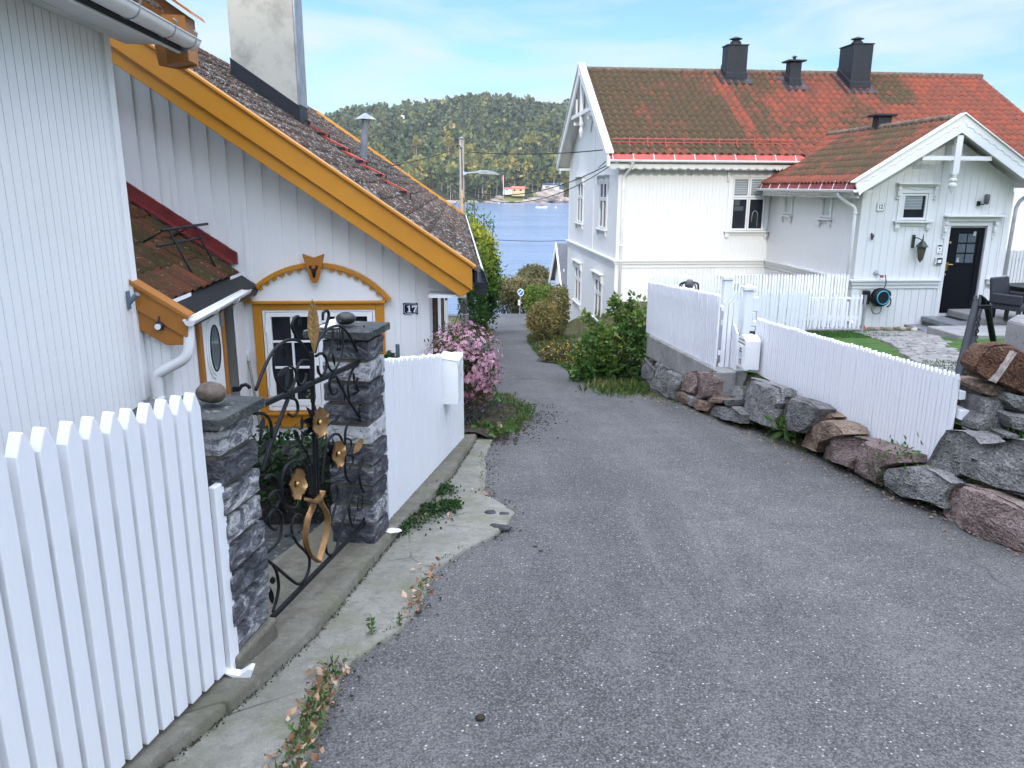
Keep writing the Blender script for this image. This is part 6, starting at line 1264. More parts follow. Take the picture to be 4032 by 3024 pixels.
# ---- black tripod with chain
apx = atY(3866, 1222, 7.0); TP = empty('fire_tripod', (apx.x, apx.y, -1.95), 0, 'black pole tripod tied at the top with a hanging chain, on the lawn', 'tripod')
inv = Vector(TP.location)
def leg(foot, top):
    f_, t_ = Vector(foot), Vector(top); m = MB(); m.tube([f_ - inv, lerp(f_, t_, .94) - inv, t_ - inv], [.030, .028, .028], 10); 
    d = (t_ - f_).normalized(); s_ = d.cross(Vector((0, 1, 0))).normalized(); e = t_ - inv
    m.prism([(-.028, 0), (.028, 0), (.026, .10), (-.0, .03)], lambda a, b, dd: e + s_ * a + d * b + Vector((0, dd, 0)), -.026, .026)
    m.build('leg', BLACKP, TP, smooth=False)
leg((3.62, 5.3, -1.72), atY(3842, 1190, 6.95)); leg((4.0, 5.75, -1.78), atY(3862, 1190, 7.05)); leg(atY(3935, 1480, 7.4), atY(3884, 1190, 7.0))
m = MB(); c = atY(3866, 1202, 6.99) - inv; m.tube([c + Vector((.085 * math.cos(t), .06 * math.sin(t), .004 * math.sin(3 * t))) for t in [2 * math.pi * k / 20 for k in range(20)]], .011, 6, closed=True); m.tube([c + Vector((.085 * math.cos(t), .06 * math.sin(t), -.02)) for t in [2 * math.pi * k / 20 for k in range(20)]], .009, 6, closed=True); m.build('lashing', BLACKP, TP)
m = MB(); top, bot = atY(3856, 1240, 6.6) - inv, atY(3828, 1436, 6.6) - inv; nl = 17
for k in range(nl):
    c = lerp(top, bot, (k + .5) / nl); L = (top - bot).length / nl * .62; s_ = Vector((.016, 0, 0)) if k % 2 else Vector((.010, .014, 0)); d = (bot - top).normalized()
    m.tube([c + s_ * math.cos(t) + d * L * math.sin(t) for t in [2 * math.pi * q / 10 for q in range(10)]], .0045, 5, closed=True)
e = bot; m.tube([e, e + Vector((.0, 0, -.03)), e + Vector((.018, 0, -.05)), e + Vector((.03, 0, -.03))], .005, 5); m.build('chain', BLACKP, TP)
# ---- concrete block, terrace slab, chair
m = MB(); m.box(0, .8, -.22, 0, -.95, 0); m.prism([(0, 0), (.8, 0), (.75, .045), (.07, .045)], lambda a, b, d: (a, d, b), -.22, 0.0); o = m.build('concrete_block', CONCP, bevel=.01, seg=2); p = atY(3964, 1262, 5.45); o.location = p; tag(o, 'pale concrete block behind the rust-coloured stone at the right edge', 'block')
m = MB(); m.box(9.36, 13.5, 13.7, 14.72, -3.5, -2.66); m.box(11.2, 13.5, 14.73, 17.5, -3.5, -2.67); o = m.build('terrace', CONCP, bevel=.015); tag(o, kind='structure')
chp = atZ(3957, 1284, -2.66); CHR = empty('garden_chair', (chp.x + .30, chp.y + .25, -2.66), math.radians(25), 'dark woven garden armchair on the concrete terrace', 'chair')
m = MB(); m.box(-.30, .30, -.30, .30, .30, .42); m.build('seat', RATTAN, CHR, bevel=.02); m = MB(); m.prism([(.24, .40), (.33, .40), (.40, .92), (.33, .92)], lambda a, b, d: (d, a, b), -.30, .30); m.build('backrest', RATTAN, CHR, bevel=.02)
for sx in (-1, 1):
    m = MB(); m.box(sx * .30 - .035, sx * .30 + .035, -.31, .28, .42, .62); m.build('armrest', RATTAN, CHR, bevel=.02)
    for sy in (-.27, .27):
        m = MB(); m.prism([(-.03, 0), (.03, 0), (.035, .31), (-.035, .31)], lambda a, b, d: (sx * .29 + a, sy + d, b), -.03, .03); m.build('leg', RATTAN, CHR)
t2 = empty('garden_table', (chp.x + .95, chp.y + .7, -2.66), math.radians(10), 'black slab-sided garden table behind the woven chair', 'table'); m = MB(); m.box(-.45, .5, -.5, .5, .68, .72); m.build('table_top', BLACKP, t2, bevel=.01); m = MB(); m.box(-.43, .48, -.47, .47, .25, .679); m.build('apron', BLACKP, t2)
for sx in (-.4, .44):
    for sy in (-.44, .44): m = MB(); m.box(sx - .03, sx + .03, sy - .03, sy + .03, 0, .249); m.build('leg', BLACKP, t2)
# ---- cobbled path, pebbles, pot
m = MB(); r = random.Random(5); ctr = [(9.25, 15.7), (8.8, 14.6), (8.25, 13.3), (7.6, 12.0), (6.95, 10.7), (6.25, 9.2), (5.6, 8.0)]
ys_ = [c[1] for c in ctr][::-1]; xs_ = [c[0] for c in ctr][::-1]
y = 8.2
while y < 15.7:
    xc = float(np.interp(y, ys_, xs_)); hw = .38 + .45 * max(0, (y - 12) / 4); x = xc - hw - r.random() * .1
    while x < xc + hw:
        w_ = .10 + r.random() * .13
        if r.random() > .10:
            z = lawnz(0, y) + .004 + r.random() * .012; j = lambda: (r.random() - .5) * .018
            m.prism([(x + j(), y + j()), (x + w_ - .018 + j(), y + j()), (x + w_ - .018 + j(), y + .10 + j()), (x + j(), y + .10 + j())], lambda a, b, d: (a, b, z + d), -.05, .028, r.random() + .01)
        x += w_
    y += .115 + r.random() * .01
cob = plain('cobble_stone', (.25, .24, .215), .85, .3, 5, .4, 60); o = m.build('cobblestones', cob, bevel=.006); tag(o, kind='stuff')
for k in range(13):
    u = 3385 + k * 17 + (r.random() - .5) * 8; p = atY(u, 1296 - k * .9, 16.55); mt_ = (ROCKG, ROCKS, ROCKB)[k % 3]; o = rock_obj('pebble', (p.x, 16.55, -3.08 + .02), (.06 + r.random() * .04, .05, .045 + r.random() * .015), 200 + k, mt_, boxy=.1, amp=.1, sub=3)
    tag(o, 'rounded stones laid in a row at the foot of the porch wall', 'stone', 'stones along the porch wall')
p = atY(3601, 1303, 16.4); m = MB(); m.add(*blob((0, 0, 0), (.085, .06, .065), 3, 3, .05)); o = m.build('pebble', ENAMEL, smooth=True); o.location = (p.x, 16.4, -3.06); o.data.materials[0] = plain('cream_stone', (.55, .52, .42), .7); tag(o, 'large cream egg-shaped stone beside the grey steps', 'stone')
p = atY(3372, 1310, 16.4); PT = empty('flower_pot', (p.x, 16.4, -3.12), 0, 'tipped terracotta pot by the white downpipe', 'flower pot'); m = MB(); m.lathe([(.05, 0), (.085, .13), (.095, .13), (.095, .17), (.07, .17), (.05, .02)], (0, 0, .08), 14, ax=(.9, -.3, .35)); m.build('pot', TERRA, PT)
# ================================================================ plants
def P3(u, v, Y): return np.array(atY(u, v, Y))
def plant(name, base, label, cat, group=None): return empty(name, base, 0, label, cat, group)
def put(o, root): o.parent = root; o.matrix_parent_inverse = Matrix.Translation(-Vector(root.location)); return o
def stems(root, base, tips, r, mat=TRUNKM, name='stem'):
    m = MB()
    for t_ in tips:
        b, t_ = Vector(base), Vector(t_); mid = lerp(b, t_, .5) + Vector((random.uniform(-.1, .1), random.uniform(-.1, .1), .05)) * (t_ - b).length; m.tube(smooth_curve([b, mid, t_], 4), [r * (1 - .75 * k / 8) for k in range(9)], 6)
    return put(m.build(name, mat), root)
def bush(name, blobs, n, size, mat, label, cat='bush', shell=.55, gap=.2, gs=3., ts=2.2, stem=True, wid=.6, up=.2, seed=0, tintf=None, extra=None):
    B = np.array(blobs); base = (B[:, 0].mean(), B[:, 1].mean(), (B[:, 2] - B[:, 5]).min())
    root = plant(name, base, label, cat); P = crown_points(blobs, n, shell, gap, gs, seed)
    if extra is not None: P = np.concatenate([P, extra])
    t = clump_tint(P, ts, .55, seed)
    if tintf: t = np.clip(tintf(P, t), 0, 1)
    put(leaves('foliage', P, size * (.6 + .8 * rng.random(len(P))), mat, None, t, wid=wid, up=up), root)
    if stem: stems(root, base, [b[:3] for b in blobs], .03 * max(1, B[:, 3].max()))
    return root
# leafy bush against the upper fence
bl = [(2.62, 12.3, -2.55, .5, .5, .55), (2.32, 12.5, -2.75, .42, .45, .5), (2.85, 12.3, -2.2, .25, .3, .42), (2.55, 12.4, -1.98, .12, .16, .25), (2.78, 12.3, -1.90, .12, .14, .22), (2.2, 12.4, -3.0, .4, .4, .3), (2.7, 12.1, -3.0, .4, .35, .35)]
ex = []
for (a, b, c) in (((2330, 1275), (2310, 1240), (2285, 1245)), ((2340, 1300), (2310, 1265), (2292, 1262)), ((2430, 1210), (2424, 1180), (2420, 1155)), ((2475, 1220), (2486, 1185), (2490, 1150))):
    for p in smooth_curve([P3(*a, 12.4), P3(*b, 12.4), P3(*c, 12.4)], 7): ex += [np.array(p) + rng.normal(size=3) * .012 for _ in range(2)]
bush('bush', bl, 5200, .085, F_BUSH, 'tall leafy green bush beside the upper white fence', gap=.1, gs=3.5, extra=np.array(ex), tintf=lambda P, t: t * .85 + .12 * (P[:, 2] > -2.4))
# yellow-flowering low bush
c = P3(2245, 1395, 15.6); yb = [(c[0], c[1], c[2] - .05, .36, .45, .28), (c[0] - .3, c[1] + .3, c[2] - .1, .3, .4, .22), (c[0] + .35, c[1], c[2] - .12, .3, .35, .22)]
rt = bush('flowering_bush', yb, 2600, .055, F_STEM, 'low bush dotted with yellow flowers left of the tall green bush', shell=.6)
P = crown_points(yb, 170, .95); P = P[P[:, 2] > c[2] - .12]; tag(put(leaves('yellow_flowers', P, .05, F_YEL, None, wid=1., up=1.5), rt), kind='stuff')
# clipped hedges down the lane
def hedge_px(name, u0, u1, v0, v1, Y, mat, label, n=4000, size=.07, depth=.7, seed=0, tintf=None, parts=5):
    a, b = P3((u0 + u1) / 2, v0, Y), P3((u0 + u1) / 2, v1, Y); w = (P3(u1, v0, Y)[0] - P3(u0, v0, Y)[0]) / 2; h = (a[2] - b[2]) / 2; r = random.Random(seed)
    bl = [(a[0], Y, (a[2] + b[2]) / 2, w * .9, depth, h * .95)] + [(a[0] + (r.random() - .5) * w * 1.2, Y + (r.random() - .5) * depth, (a[2] + b[2]) / 2 + (r.random() - .4) * h * 1.1, w * .45, depth * .5, h * .5) for _ in range(parts)]
    return bush(name, bl, n, size, mat, label, 'hedge', .75, .0, 2., 1.6, seed=seed, tintf=tintf)
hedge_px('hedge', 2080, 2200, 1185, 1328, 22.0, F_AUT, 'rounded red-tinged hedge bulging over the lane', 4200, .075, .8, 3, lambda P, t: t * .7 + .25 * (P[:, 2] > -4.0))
hedge_px('hedge', 2150, 2245, 1120, 1330, 23.6, F_AUT, 'tall yellow-brown hedge against the villa corner', 4200, .08, .7, 4, lambda P, t: t * .6 + .12)
hedge_px('hedge', 2070, 2185, 1130, 1248, 34.0, F_LIME, 'bright green hedge behind the red-tinged one', 6000, .10, 1.3, 5)
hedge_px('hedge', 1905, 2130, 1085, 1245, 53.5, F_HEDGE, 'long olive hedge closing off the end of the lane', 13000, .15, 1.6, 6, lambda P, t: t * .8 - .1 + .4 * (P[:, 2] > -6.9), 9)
hedge_px('hedge', 2045, 2190, 1095, 1243, 51.9, F_HEDGE, 'dark hedge right of the parking sign', 6000, .14, 1.2, 16)
hedge_px('bush', 2040, 2168, 1045, 1125, 60., F_HEDGE, 'round grey-green tree crown standing against the water', 5000, .2, 2., 7)
# broadleaf shrubs at the left of the lane, behind the cottage
bl = [(.8, 28, -3.3, .78, .9, 1.7), (.55, 27, -2.2, .5, .7, 1.0), (.9, 28.5, -2.3, .5, .7, .8), (.45, 28, -1.6, .35, .5, .6), (1.0, 28.2, -3.6, .45, .7, 1.0), (.5, 26.6, -4.0, .5, .6, .8)]
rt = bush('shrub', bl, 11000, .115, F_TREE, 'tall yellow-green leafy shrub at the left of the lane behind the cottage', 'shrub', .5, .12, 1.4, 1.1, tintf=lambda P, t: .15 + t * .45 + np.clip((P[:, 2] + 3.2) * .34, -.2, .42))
tr = plant('slender_tree', (.25, 30, -5), 'thin open-crowned tree with dark branches in front of the water', 'tree'); tips = [P3(u, v, 30) for u, v in ((1838, 770), (1870, 800), (1905, 845), (1945, 868), (1885, 900), (1850, 860), (1915, 935), (1865, 950))]
stems(tr, (.35, 30, -4.5), tips, .05, TRUNKM, 'branches'); P = []
for t_ in tips:
    b = np.array((.4, 30, -2.2))
    for k in range(70): q = .35 + .65 * rng.random(); P.append(b + (t_ - b) * q + rng.normal(size=3) * np.array((.14, .3, .10)))
put(leaves('foliage', np.array(P), .13, F_TREE, None, np.clip(.2 + .25 * rng.random(len(P)), 0, 1), wid=.5), tr)
# grass verge and bank on the right
def tufts(name, n, xy, size, mat, label_kind='stuff', tint=None, up=1.8, wid=.12, dz=0.):
    P = np.array([xy() for _ in range(n)]); P = np.c_[P, [terr(x, y) + .02 + dz for x, y in P]]
    o = leaves(name, P, size * (.5 + rng.random(n)), mat, up=up, wid=wid, tint=tint if tint is not None else clump_tint(P, 1.5, .6)); return tag(o, kind='stuff')
def verge():
    y = 11 + 14 * rng.random(); return itp(RIGHT, y) + .02 + (rng.random() ** 1.3) * 1.1, y
tufts('verge_grass', 8000, verge, .11, F_GRASS)
def bankleaf():
    y = 13 + 12 * rng.random(); return itp(RIGHT, y) + .1 + rng.random() * .8, y
tufts('verge_weeds', 1800, bankleaf, .09, F_AUT, up=.4, wid=.5, dz=.05)
tufts('verge_grass', 700, lambda: (2.35 + rng.normal() * .2, 11.2 + rng.normal() * .4), .12, F_GRASS)
tufts('verge_grass', 1500, lambda: (.55 + rng.random() * .5, 24 + 16 * rng.random()), .2, F_GRASS)
# flower bed beyond the letterbox fence: soil, grey herbs, green leaves
V = []; ys2 = np.arange(7.45, 11.6, .1); 
for y in ys2:
    for k in range(8):
        a = -.33 if y > 8.4 else max(-.2, fx(min(y, 7.68))); x = lerp(a, itp(LEFT, y) + .06, k / 7.); V.append((x, y, gz(y) + .10 * math.sin(math.pi * min(1, max(0, (1 - k / 7.) * 1.3)) / 2) + .03 * mnoise.noise(Vector((x * 5, y * 5, 0))) + (.0 if k < 7 else -.03)))
Fq = [(j * 8 + i, j * 8 + i + 1, (j + 1) * 8 + i + 1, (j + 1) * 8 + i) for j in range(len(ys2) - 1) for i in range(7)]
o = np_mesh('flower_bed_soil', V, Fq, SOIL); tag(o, kind='structure')
cl = [(.10, 8.15, -2.46, .16, .3, .22), (.18, 8.6, -2.5, .2, .3, .22), (.35, 9.2, -2.62, .2, .35, .16), (.12, 7.9, -2.42, .1, .16, .2), (.05, 9.4, -2.5, .25, .4, .25)]
P = crown_points(cl, 3600, .3); rt = plant('herb_bush', (.2, 8.4, -2.7), 'grey-green feathery herb bush under the pink flowers', 'herb bush'); put(leaves('foliage', P, .05, F_LAV, None, clump_tint(P, 4, .5), wid=.18, up=.8), rt)
P = crown_points([(.28, 8.35, -2.22, .16, .16, .13), (.15, 8.2, -2.15, .14, .14, .12), (.42, 8.6, -2.35, .13, .15, .1)], 60, .3); rt = plant('leafy_plant', (.28, 8.3, -2.6), 'broad-leaved green plant growing through the herb bush', 'plant'); put(leaves('foliage', P, .085, F_WEED, None, .1 + .5 * rng.random(len(P)), wid=.6, fold=.1), rt)
def bedw():
    y = 7.7 + 2.6 * rng.random(); return itp(LEFT, y) - rng.random() * .35, y
tufts('bed_weeds', 220, bedw, .04, F_WEED, wid=.5, up=.6, dz=.06, tint=rng.random(220) * .8)
tufts('edge_moss', 900, lambda: (lambda y: (itp(LEFT, y) + rng.normal() * .07, y))(7.6 + 3 * rng.random() ** 1.5), .05, F_GRASS, wid=.3, dz=.03)
for (u, v, Y, n, s_, lab) in ((1992, 1712, 7.65, 26, .085, 'clump of big round green leaves at the end of the concrete strip'), (1910, 1692, 7.75, 30, .06, 'smaller leafy green clump at the fence end by the bed')):
    c = onroad(u, v, .05); P = np.array([(c.x + rng.normal() * .07, c.y + rng.normal() * .05, c.z + .02 + rng.random() * .04) for _ in range(n)]); rt = plant('leafy_plant', c, lab, 'plant'); put(leaves('foliage', P, s_, F_WEED, None, .2 + .3 * rng.random(n), wid=.9, up=.6, fold=.12), rt)
for (u, v, r, mt_, lab) in ((1972, 1688, .05, plain('tan_stone', (.36, .24, .15), .9, .2, 12, .3), 'tan rounded stone among the leaves by the flower bed'), (2005, 1690, .028, ROCKG, 'small grey stone beside the tan one')):
    c = onroad(u, v, .04); o = rock_obj('stone', c, (r * 1.2, r, r), int(u), mt_, boxy=.2, sub=3); tag(o, lab, 'stone')
# hanging basket of pink flowers
hb = plant('hanging_basket', (.06, 8.1, -1.92), 'hanging basket overflowing with small pink flowers under the cottage eave', 'flower basket')
bb = [(.04, 8.1, -1.74, .36, .36, .33), (-.02, 8.05, -1.95, .35, .34, .24), (.10, 8.1, -1.95, .33, .32, .27), (.14, 8.1, -2.13, .22, .25, .2)]
P = crown_points(bb, 3400, .5, .1, 5); put(leaves('foliage', P, .05, F_STEM, None, clump_tint(P, 5, .5), wid=.4), hb)
P = crown_points(bb, 2300, .97, .12, 6.5); P = np.concatenate([P, [P3(u, v, 8.0) + rng.normal(size=3) * .012 for u, v in ((1905, 1530), (1900, 1510), (1842, 1540), (1838, 1545), (1818, 1505), (1893, 1525)) for _ in range(4)]])
# each flower: five petals around a point
d = unit(P - np.array((.06, 8.1, -1.9)) + rng.normal(size=P.shape) * .12); a = unit(np.cross(d, rng.normal(size=P.shape))); b = np.cross(d, a); Vp = []; 
sz = (.012 + .009 * rng.random(len(P)))[:, None]
for k in range(5):
    t0 = k * 1.2566; e = a * math.cos(t0) + b * math.sin(t0); f = -a * math.sin(t0) + b * math.cos(t0)
    Vp.append(np.stack([P + e * sz * .15, P + e * sz * .8 + f * sz * .42 + d * sz * .25, P + e * sz * 1.25 + d * sz * .15, P + e * sz * .8 - f * sz * .42 + d * sz * .25], 1))
Vp = np.concatenate(Vp); tt = np.tile(np.clip(rng.random(len(P)) * .8 + .1, 0, 1), 5); put(np_mesh('pink_flowers', Vp.reshape(-1, 3), np.arange(len(Vp) * 4).reshape(-1, 4), F_PINK, None, {'tint': tt}), hb)
m = MB(); hk = (.055, 8.1, -1.16)
for x, y in ((-.13, 8.05), (.24, 8.05), (.06, 8.35)): m.tube([hk, (x, y, -1.62)], .004, 5)
put(m.build('hanger_wires', DARK), hb); m = MB(); m.lathe([(.05, -.24), (.16, -.18), (.2, -.06), (.2, 0)], (.06, 8.1, -1.75), 14); put(m.build('bowl', BLACKP), hb)
# ivy: on the planter behind the gate and along the foot of the fence
m = MB(); m.box(-2.6, -.62, 4.9, 5.25, -2.4, -1.72); o = m.build('planter_wall', ROCKD, bevel=.02); tag(o, 'low dark stone planter wall covered with ivy behind the gate', 'wall')
P = np.array([(-2.6 + 2.0 * rng.random(), 4.84 + rng.normal() * .04, -2.05 + .42 * rng.random()) for _ in range(900)] + [(-2.6 + 2.0 * rng.random(), 4.85 + .4 * rng.random(), -1.66 + rng.normal() * .03) for _ in range(800)] + [(-.72 + rng.normal() * .07, 4.66 + rng.normal() * .05, -2.1 + .5 * rng.random()) for _ in range(160)])
rt = plant('ivy', (-1.6, 4.86, -2.05), 'dark green ivy over the planter behind the wrought-iron gate', 'ivy'); put(leaves('foliage', P, .05, F_IVY, None, rng.random(len(P)) * .8, wid=.85, up=.1, out=np.array((.2, -.8, .2))), rt)
def ivy_mat(n, polys):
    out = []
    while len(out) < n:
        u0, v0, ru, rv = polys[rng.integers(len(polys))]; u, v = u0 + rng.normal() * ru, v0 + rng.normal() * rv; c = onroad(u, v, .09); 
        if c.x > fx(c.y) - .02: out.append((c.x, c.y, c.z - .06 + rng.random() * .03))
    return np.array(out)
P = ivy_mat(2300, [(1640, 1990, 60, 16), (1590, 2030, 45, 13), (1730, 1905, 36, 8), (1700, 1885, 30, 9), (1770, 1962, 22, 6), (1555, 2055, 20, 10), (1720, 1975, 40, 9)])
rt = plant('ground_ivy', (P[:, 0].mean(), P[:, 1].mean(), P[:, 2].min()), 'small-leaved ivy spreading from the fence foot over the concrete', 'ivy'); put(leaves('foliage', P, .024, F_IVY, None, .25 + .75 * rng.random(len(P)), wid=.8, up=.3), rt)
# weeds and fallen leaves in the seam between concrete and asphalt
def seam(n, segs, sx):
    out = []
    for _ in range(n):
        a, b = segs[rng.integers(len(segs))]; y = a + (b - a) * rng.random(); out.append((itp(LEFT, y) + rng.normal() * sx - .01, y))
    return np.array(out)
Q = seam(460, [(2.05, 2.85), (2.05, 2.85), (2.05, 2.85), (2.35, 2.62), (1.4, 2.1)], .028); P = np.c_[Q, [gz(y) + .02 + .035 * rng.random() for x, y in Q]]; o = leaves('seam_weeds', P, .013 + .026 * rng.random(len(P)) ** 2, F_WEED, wid=.55, up=.9, tint=rng.random(len(P)) ** 1.3); tag(o, kind='stuff')
Q = seam(800, [(1.4, 2.9), (3.15, 4.3), (5.3, 6.9), (3.3, 3.9)], .014); P = np.c_[Q, [gz(y) + .012 for x, y in Q]]; o = leaves('seam_moss', P, .018, F_GRASS, wid=.3, up=.8, tint=.2 + .5 * rng.random(len(P))); tag(o, kind='stuff')
Q = np.concatenate([seam(130, [(2.05, 2.85), (1.6, 2.9), (3.3, 4.0)], .04), [tuple(onroad(u + rng.normal() * 18, v + rng.normal() * 6)[:2]) for u, v in ((1640, 2065), (1670, 2060), (1690, 2010), (1740, 1990), (1750, 2055), (1890, 1940), (1910, 1955), (1660, 2068)) for _ in range(4)]])
P = np.c_[Q, [gz(y) + .03 + .015 * rng.random() for x, y in Q]]; o = leaves('fallen_leaves', P, .022 + .025 * rng.random(len(P)), F_DRY, wid=.7, up=-.1, fold=.25); tag(o, kind='stuff')
def weed(u, v, h, lab, lean=(0, 0)):
    c = onroad(u, v, .01); root = plant('weed', c, lab, 'weed'); top = Vector((lean[0], lean[1], h)); m = MB(); m.tube([Vector((0, 0, 0)), top * .5 + Vector((.004, 0, 0)), top], .0025, 5); m.build('stem', plain('weed_stem', (.10, .12, .04), .7), root); P = []
    for k in range(9):
        q = .15 + .85 * k / 8
        for _ in range(3): P.append(top * q)
    leaves('foliage', np.array([tuple(p) for p in P]), h * .36, F_WEED, root, .3 + .4 * rng.random(len(P)), wid=.34, up=.45, fold=.08)
weed(1462, 2500, .085, 'upright little weed on the concrete strip', (.003, 0)); weed(1568, 2468, .06, 'short bright green weed at the asphalt edge', (.01, 0))
Q = np.array([(itp(CURB, y) + .02 + rng.normal() * .008, y) for y in .7 + 6.6 * rng.random(1500)]); P = np.c_[Q, [gz(y) + .02 for x, y in Q]]; o = leaves('joint_moss', P, .014, foliage('dark_moss', G((.02, .022, .010), (.05, .055, .02), (.09, .085, .045))), wid=.5, up=.5); tag(o, kind='stuff')
def grit(n, fn, smin, smax, mat, name):
    m = MB(); r_ = random.Random(n)
    for _ in range(n):
        x, y = fn(); s_ = smin + (smax - smin) * r_.random() ** 3; a = r_.random() * 3; z = gz(y) + .006; c_, q_ = math.cos(a) * s_, math.sin(a) * s_
        m.add([(x + c_, y + q_, z), (x - q_ * .8, y + c_ * .8, z), (x - c_, y - q_, z), (x + q_ * .7, y - c_ * .7, z), (x + c_ * .2, y, z + s_ * .7)], [(0, 1, 4), (1, 2, 4), (2, 3, 4), (3, 0, 4)])
    o = m.build(name, mat); tag(o, kind='stuff')
grit(900, lambda: (lambda y: (itp(RIGHT, y) - abs(rng.normal()) * .12 + .1, y))(2.5 + 9 * rng.random()), .004, .022, ROCKB, 'roadside_grit')
grit(500, lambda: (lambda y: (itp(LEFT, y) + .02 + abs(rng.normal()) * .06, y))(1.5 + 9 * rng.random()), .003, .014, SOIL, 'roadside_grit')
grit(1100, lambda: (lambda y: (itp(LEFT, y) - .02 + abs(rng.normal()) * .22, y))(7.2 + 2.6 * rng.random()), .004, .02, SOIL, 'bed_crumbs')
grit(260, lambda: (-.4 + 3.6 * rng.random(), 2 + 12 * rng.random() ** 1.5), .003, .008, ROCKG, 'loose_grit')
Q = np.array([(lambda y: (itp(RIGHT, y) + .12 + rng.normal() * .06, y))(3 + 8.5 * rng.random()) for _ in range(700)]); P = np.c_[Q, [gz(y) + .02 for x, y in Q]]; o = leaves('wall_foot_weeds', P, .02 + .03 * rng.random(700) ** 2, F_WEED, wid=.3, up=.8, tint=rng.random(700) * .8); tag(o, kind='stuff')
Q = np.array([(lambda y: (itp(LEFT, y) + rng.normal() * .03 - .01, y))(2.0 + .95 * rng.random()) for _ in range(180)]); P = np.c_[Q, [gz(y) + .015 for x, y in Q]]; o = leaves('seam_grass', P, .02 + .035 * rng.random(180), F_GRASS, wid=.07, up=1.4, tint=.3 + .7 * rng.random(180)); tag(o, kind='stuff')
# debris on the asphalt
r = random.Random(9); 
for k, (u, v, s_) in enumerate(((1890, 2826, .014), (2108, 2152, .01), (2130, 2170, .01), (1648, 2410, .012), (3086, 1818, .012))):
    c = onroad(u, v, .01); o = rock_obj('road_crumb', c, (s_ * 1.4, s_, s_ * .7), 300 + k, SOIL if k < 4 else BROWNW, boxy=.2, sub=2); tag(o, 'dark crumb lying loose on the asphalt', 'crumb', 'dark crumbs on the asphalt')
for k, (u, v, s_) in enumerate(((1930, 2020, .035), (1985, 2025, .03), (1960, 2075, .03), (1985, 2080, .035), (1945, 2070, .025), (1560, 2120, .02))):
    c = onroad(u, v, .012); o = rock_obj('asphalt_chunk', c, (s_ * 1.2, s_, s_ * .5), 320 + k, plain('broken_asphalt', (.05, .052, .055), .9, .3, 30, .5, 100), boxy=.3, sub=3); tag(o, 'broken piece of asphalt at the ragged road edge', 'asphalt piece', 'asphalt pieces at the road edge')
c = onroad(1545, 2090, .08); m = MB(); m.add(*blob((0, 0, 0), (.05, .03, .012), 7, 3, .3)); o = m.build('paint_scrap', CARD); o.location = c; tag(o, 'white scrap lying at the foot of the farther gate pillar', 'scrap')
# plants among the boulders
for (u, v, n, sp_, s_, lab) in ((3105, 1690, 60, .10, .14, 'fern-like green plant growing between the two grey boulders'), (3010, 1650, 80, .14, .05, 'small green weeds in front of the tallest boulder'), (3480, 1850, 60, .10, .045, 'green creeping weeds hanging between two boulders'), (3560, 1790, 60, .12, .05, 'dark weeds under the fence above the boulders')):
    c = atX(u, v, 3.2); P = np.array([(c.x + rng.normal() * .05, c.y + rng.normal() * sp_, c.z + rng.normal() * .05) for _ in range(n)]); rt = plant('weed', c, lab, 'weed'); put(leaves('foliage', P, s_, F_WEED, None, .05 + .5 * rng.random(n), wid=.35, up=.5), rt)
P = np.array([tuple(atY(1500 + rng.normal() * 30, 1408 + rng.normal() * 8, 7.2)) for _ in range(90)]); rt = plant('potted_greenery', P.mean(0), 'dark green leaves showing above the fence beside the slim grey post', 'plant'); put(leaves('foliage', P, .07, F_IVY, None, rng.random(90), wid=.8), rt)
# ================================================================ street furniture
pole = plant('utility_pole', (.2, 25.6, gz(25.6)), 'weathered timber utility pole with street-lamp arm behind the cottage roof', 'utility pole')
m = MB(); m.tube([(.19, 25.6, -4.6), (.15, 25.6, 1.45)], [.105, .075], 12); put(m.build('shaft', POLEM, smooth=True), pole); m = MB(); m.lathe([(.09, 0), (.10, .02), (.02, .06)], (.15, 25.6, 1.45), 12); put(m.build('cap', STEEL), pole)
m = MB(); m.box(.08, .34, 25.45, 25.75, -4.75, -4.1); put(m.build('footing', CONCL, bevel=.02), pole)
m = MB(); m.tube([(.16, 25.52, 1.2), (.165, 25.51, -.2), (.18, 25.5, -2)], .014, 6); put(m.build('down_cable', CABLE), pole); m = MB(); m.box(.10, .20, 25.49, 25.515, -2.0, -.10); put(m.build('cable_guard', plain('tan_guard', (.48, .34, .21), .6), bevel=.005), pole)
a, b, c_ = P3(1832, 682, 25.5), P3(1885, 677, 25.5), P3(1968, 690, 25.5)
m = MB(); m.tube([Vector(a), Vector(b)], .022, 8); m.prism([(a[0] - .08, a[2] - .08), (a[0] + .05, a[2] - .02), (a[0] + .05, a[2] + .03), (a[0] - .08, a[2] + .06)], lambda x, z, d: (x, 25.5 + d, z), -.03, .03); put(m.build('lamp_arm', plain('pale_blue_steel', (.42, .52, .56), .4)), pole)
m = MB(); L = c_[0] - b[0]; m.prism([(b[0] - .02, b[2] - .07), (b[0] + L, b[2] - .10), (b[0] + L * .98, b[2] - .07), (b[0] + L * .75, b[2] + .0), (b[0] + L * .4, b[2] + .05), (b[0], b[2] + .055)], lambda x, z, d: (x, 25.5 + d, z), -.12, .12); put(m.build('lamp_head', plain('grey_lamp_housing', (.30, .33, .34), .5), bevel=.02, seg=2), pole)
m = MB(); m.tube([(.0, 25.55, 1.18), (.03, 25.5, 1.26), (.1, 25.5, 1.24), (.12, 25.52, 1.15)], .014, 6); m.tube([(.2, 25.5, -.35), (.22, 25.5, -.45), (.19, 25.5, -.52)], .02, 6); put(m.build('cable_clamps', BLACKP), pole)
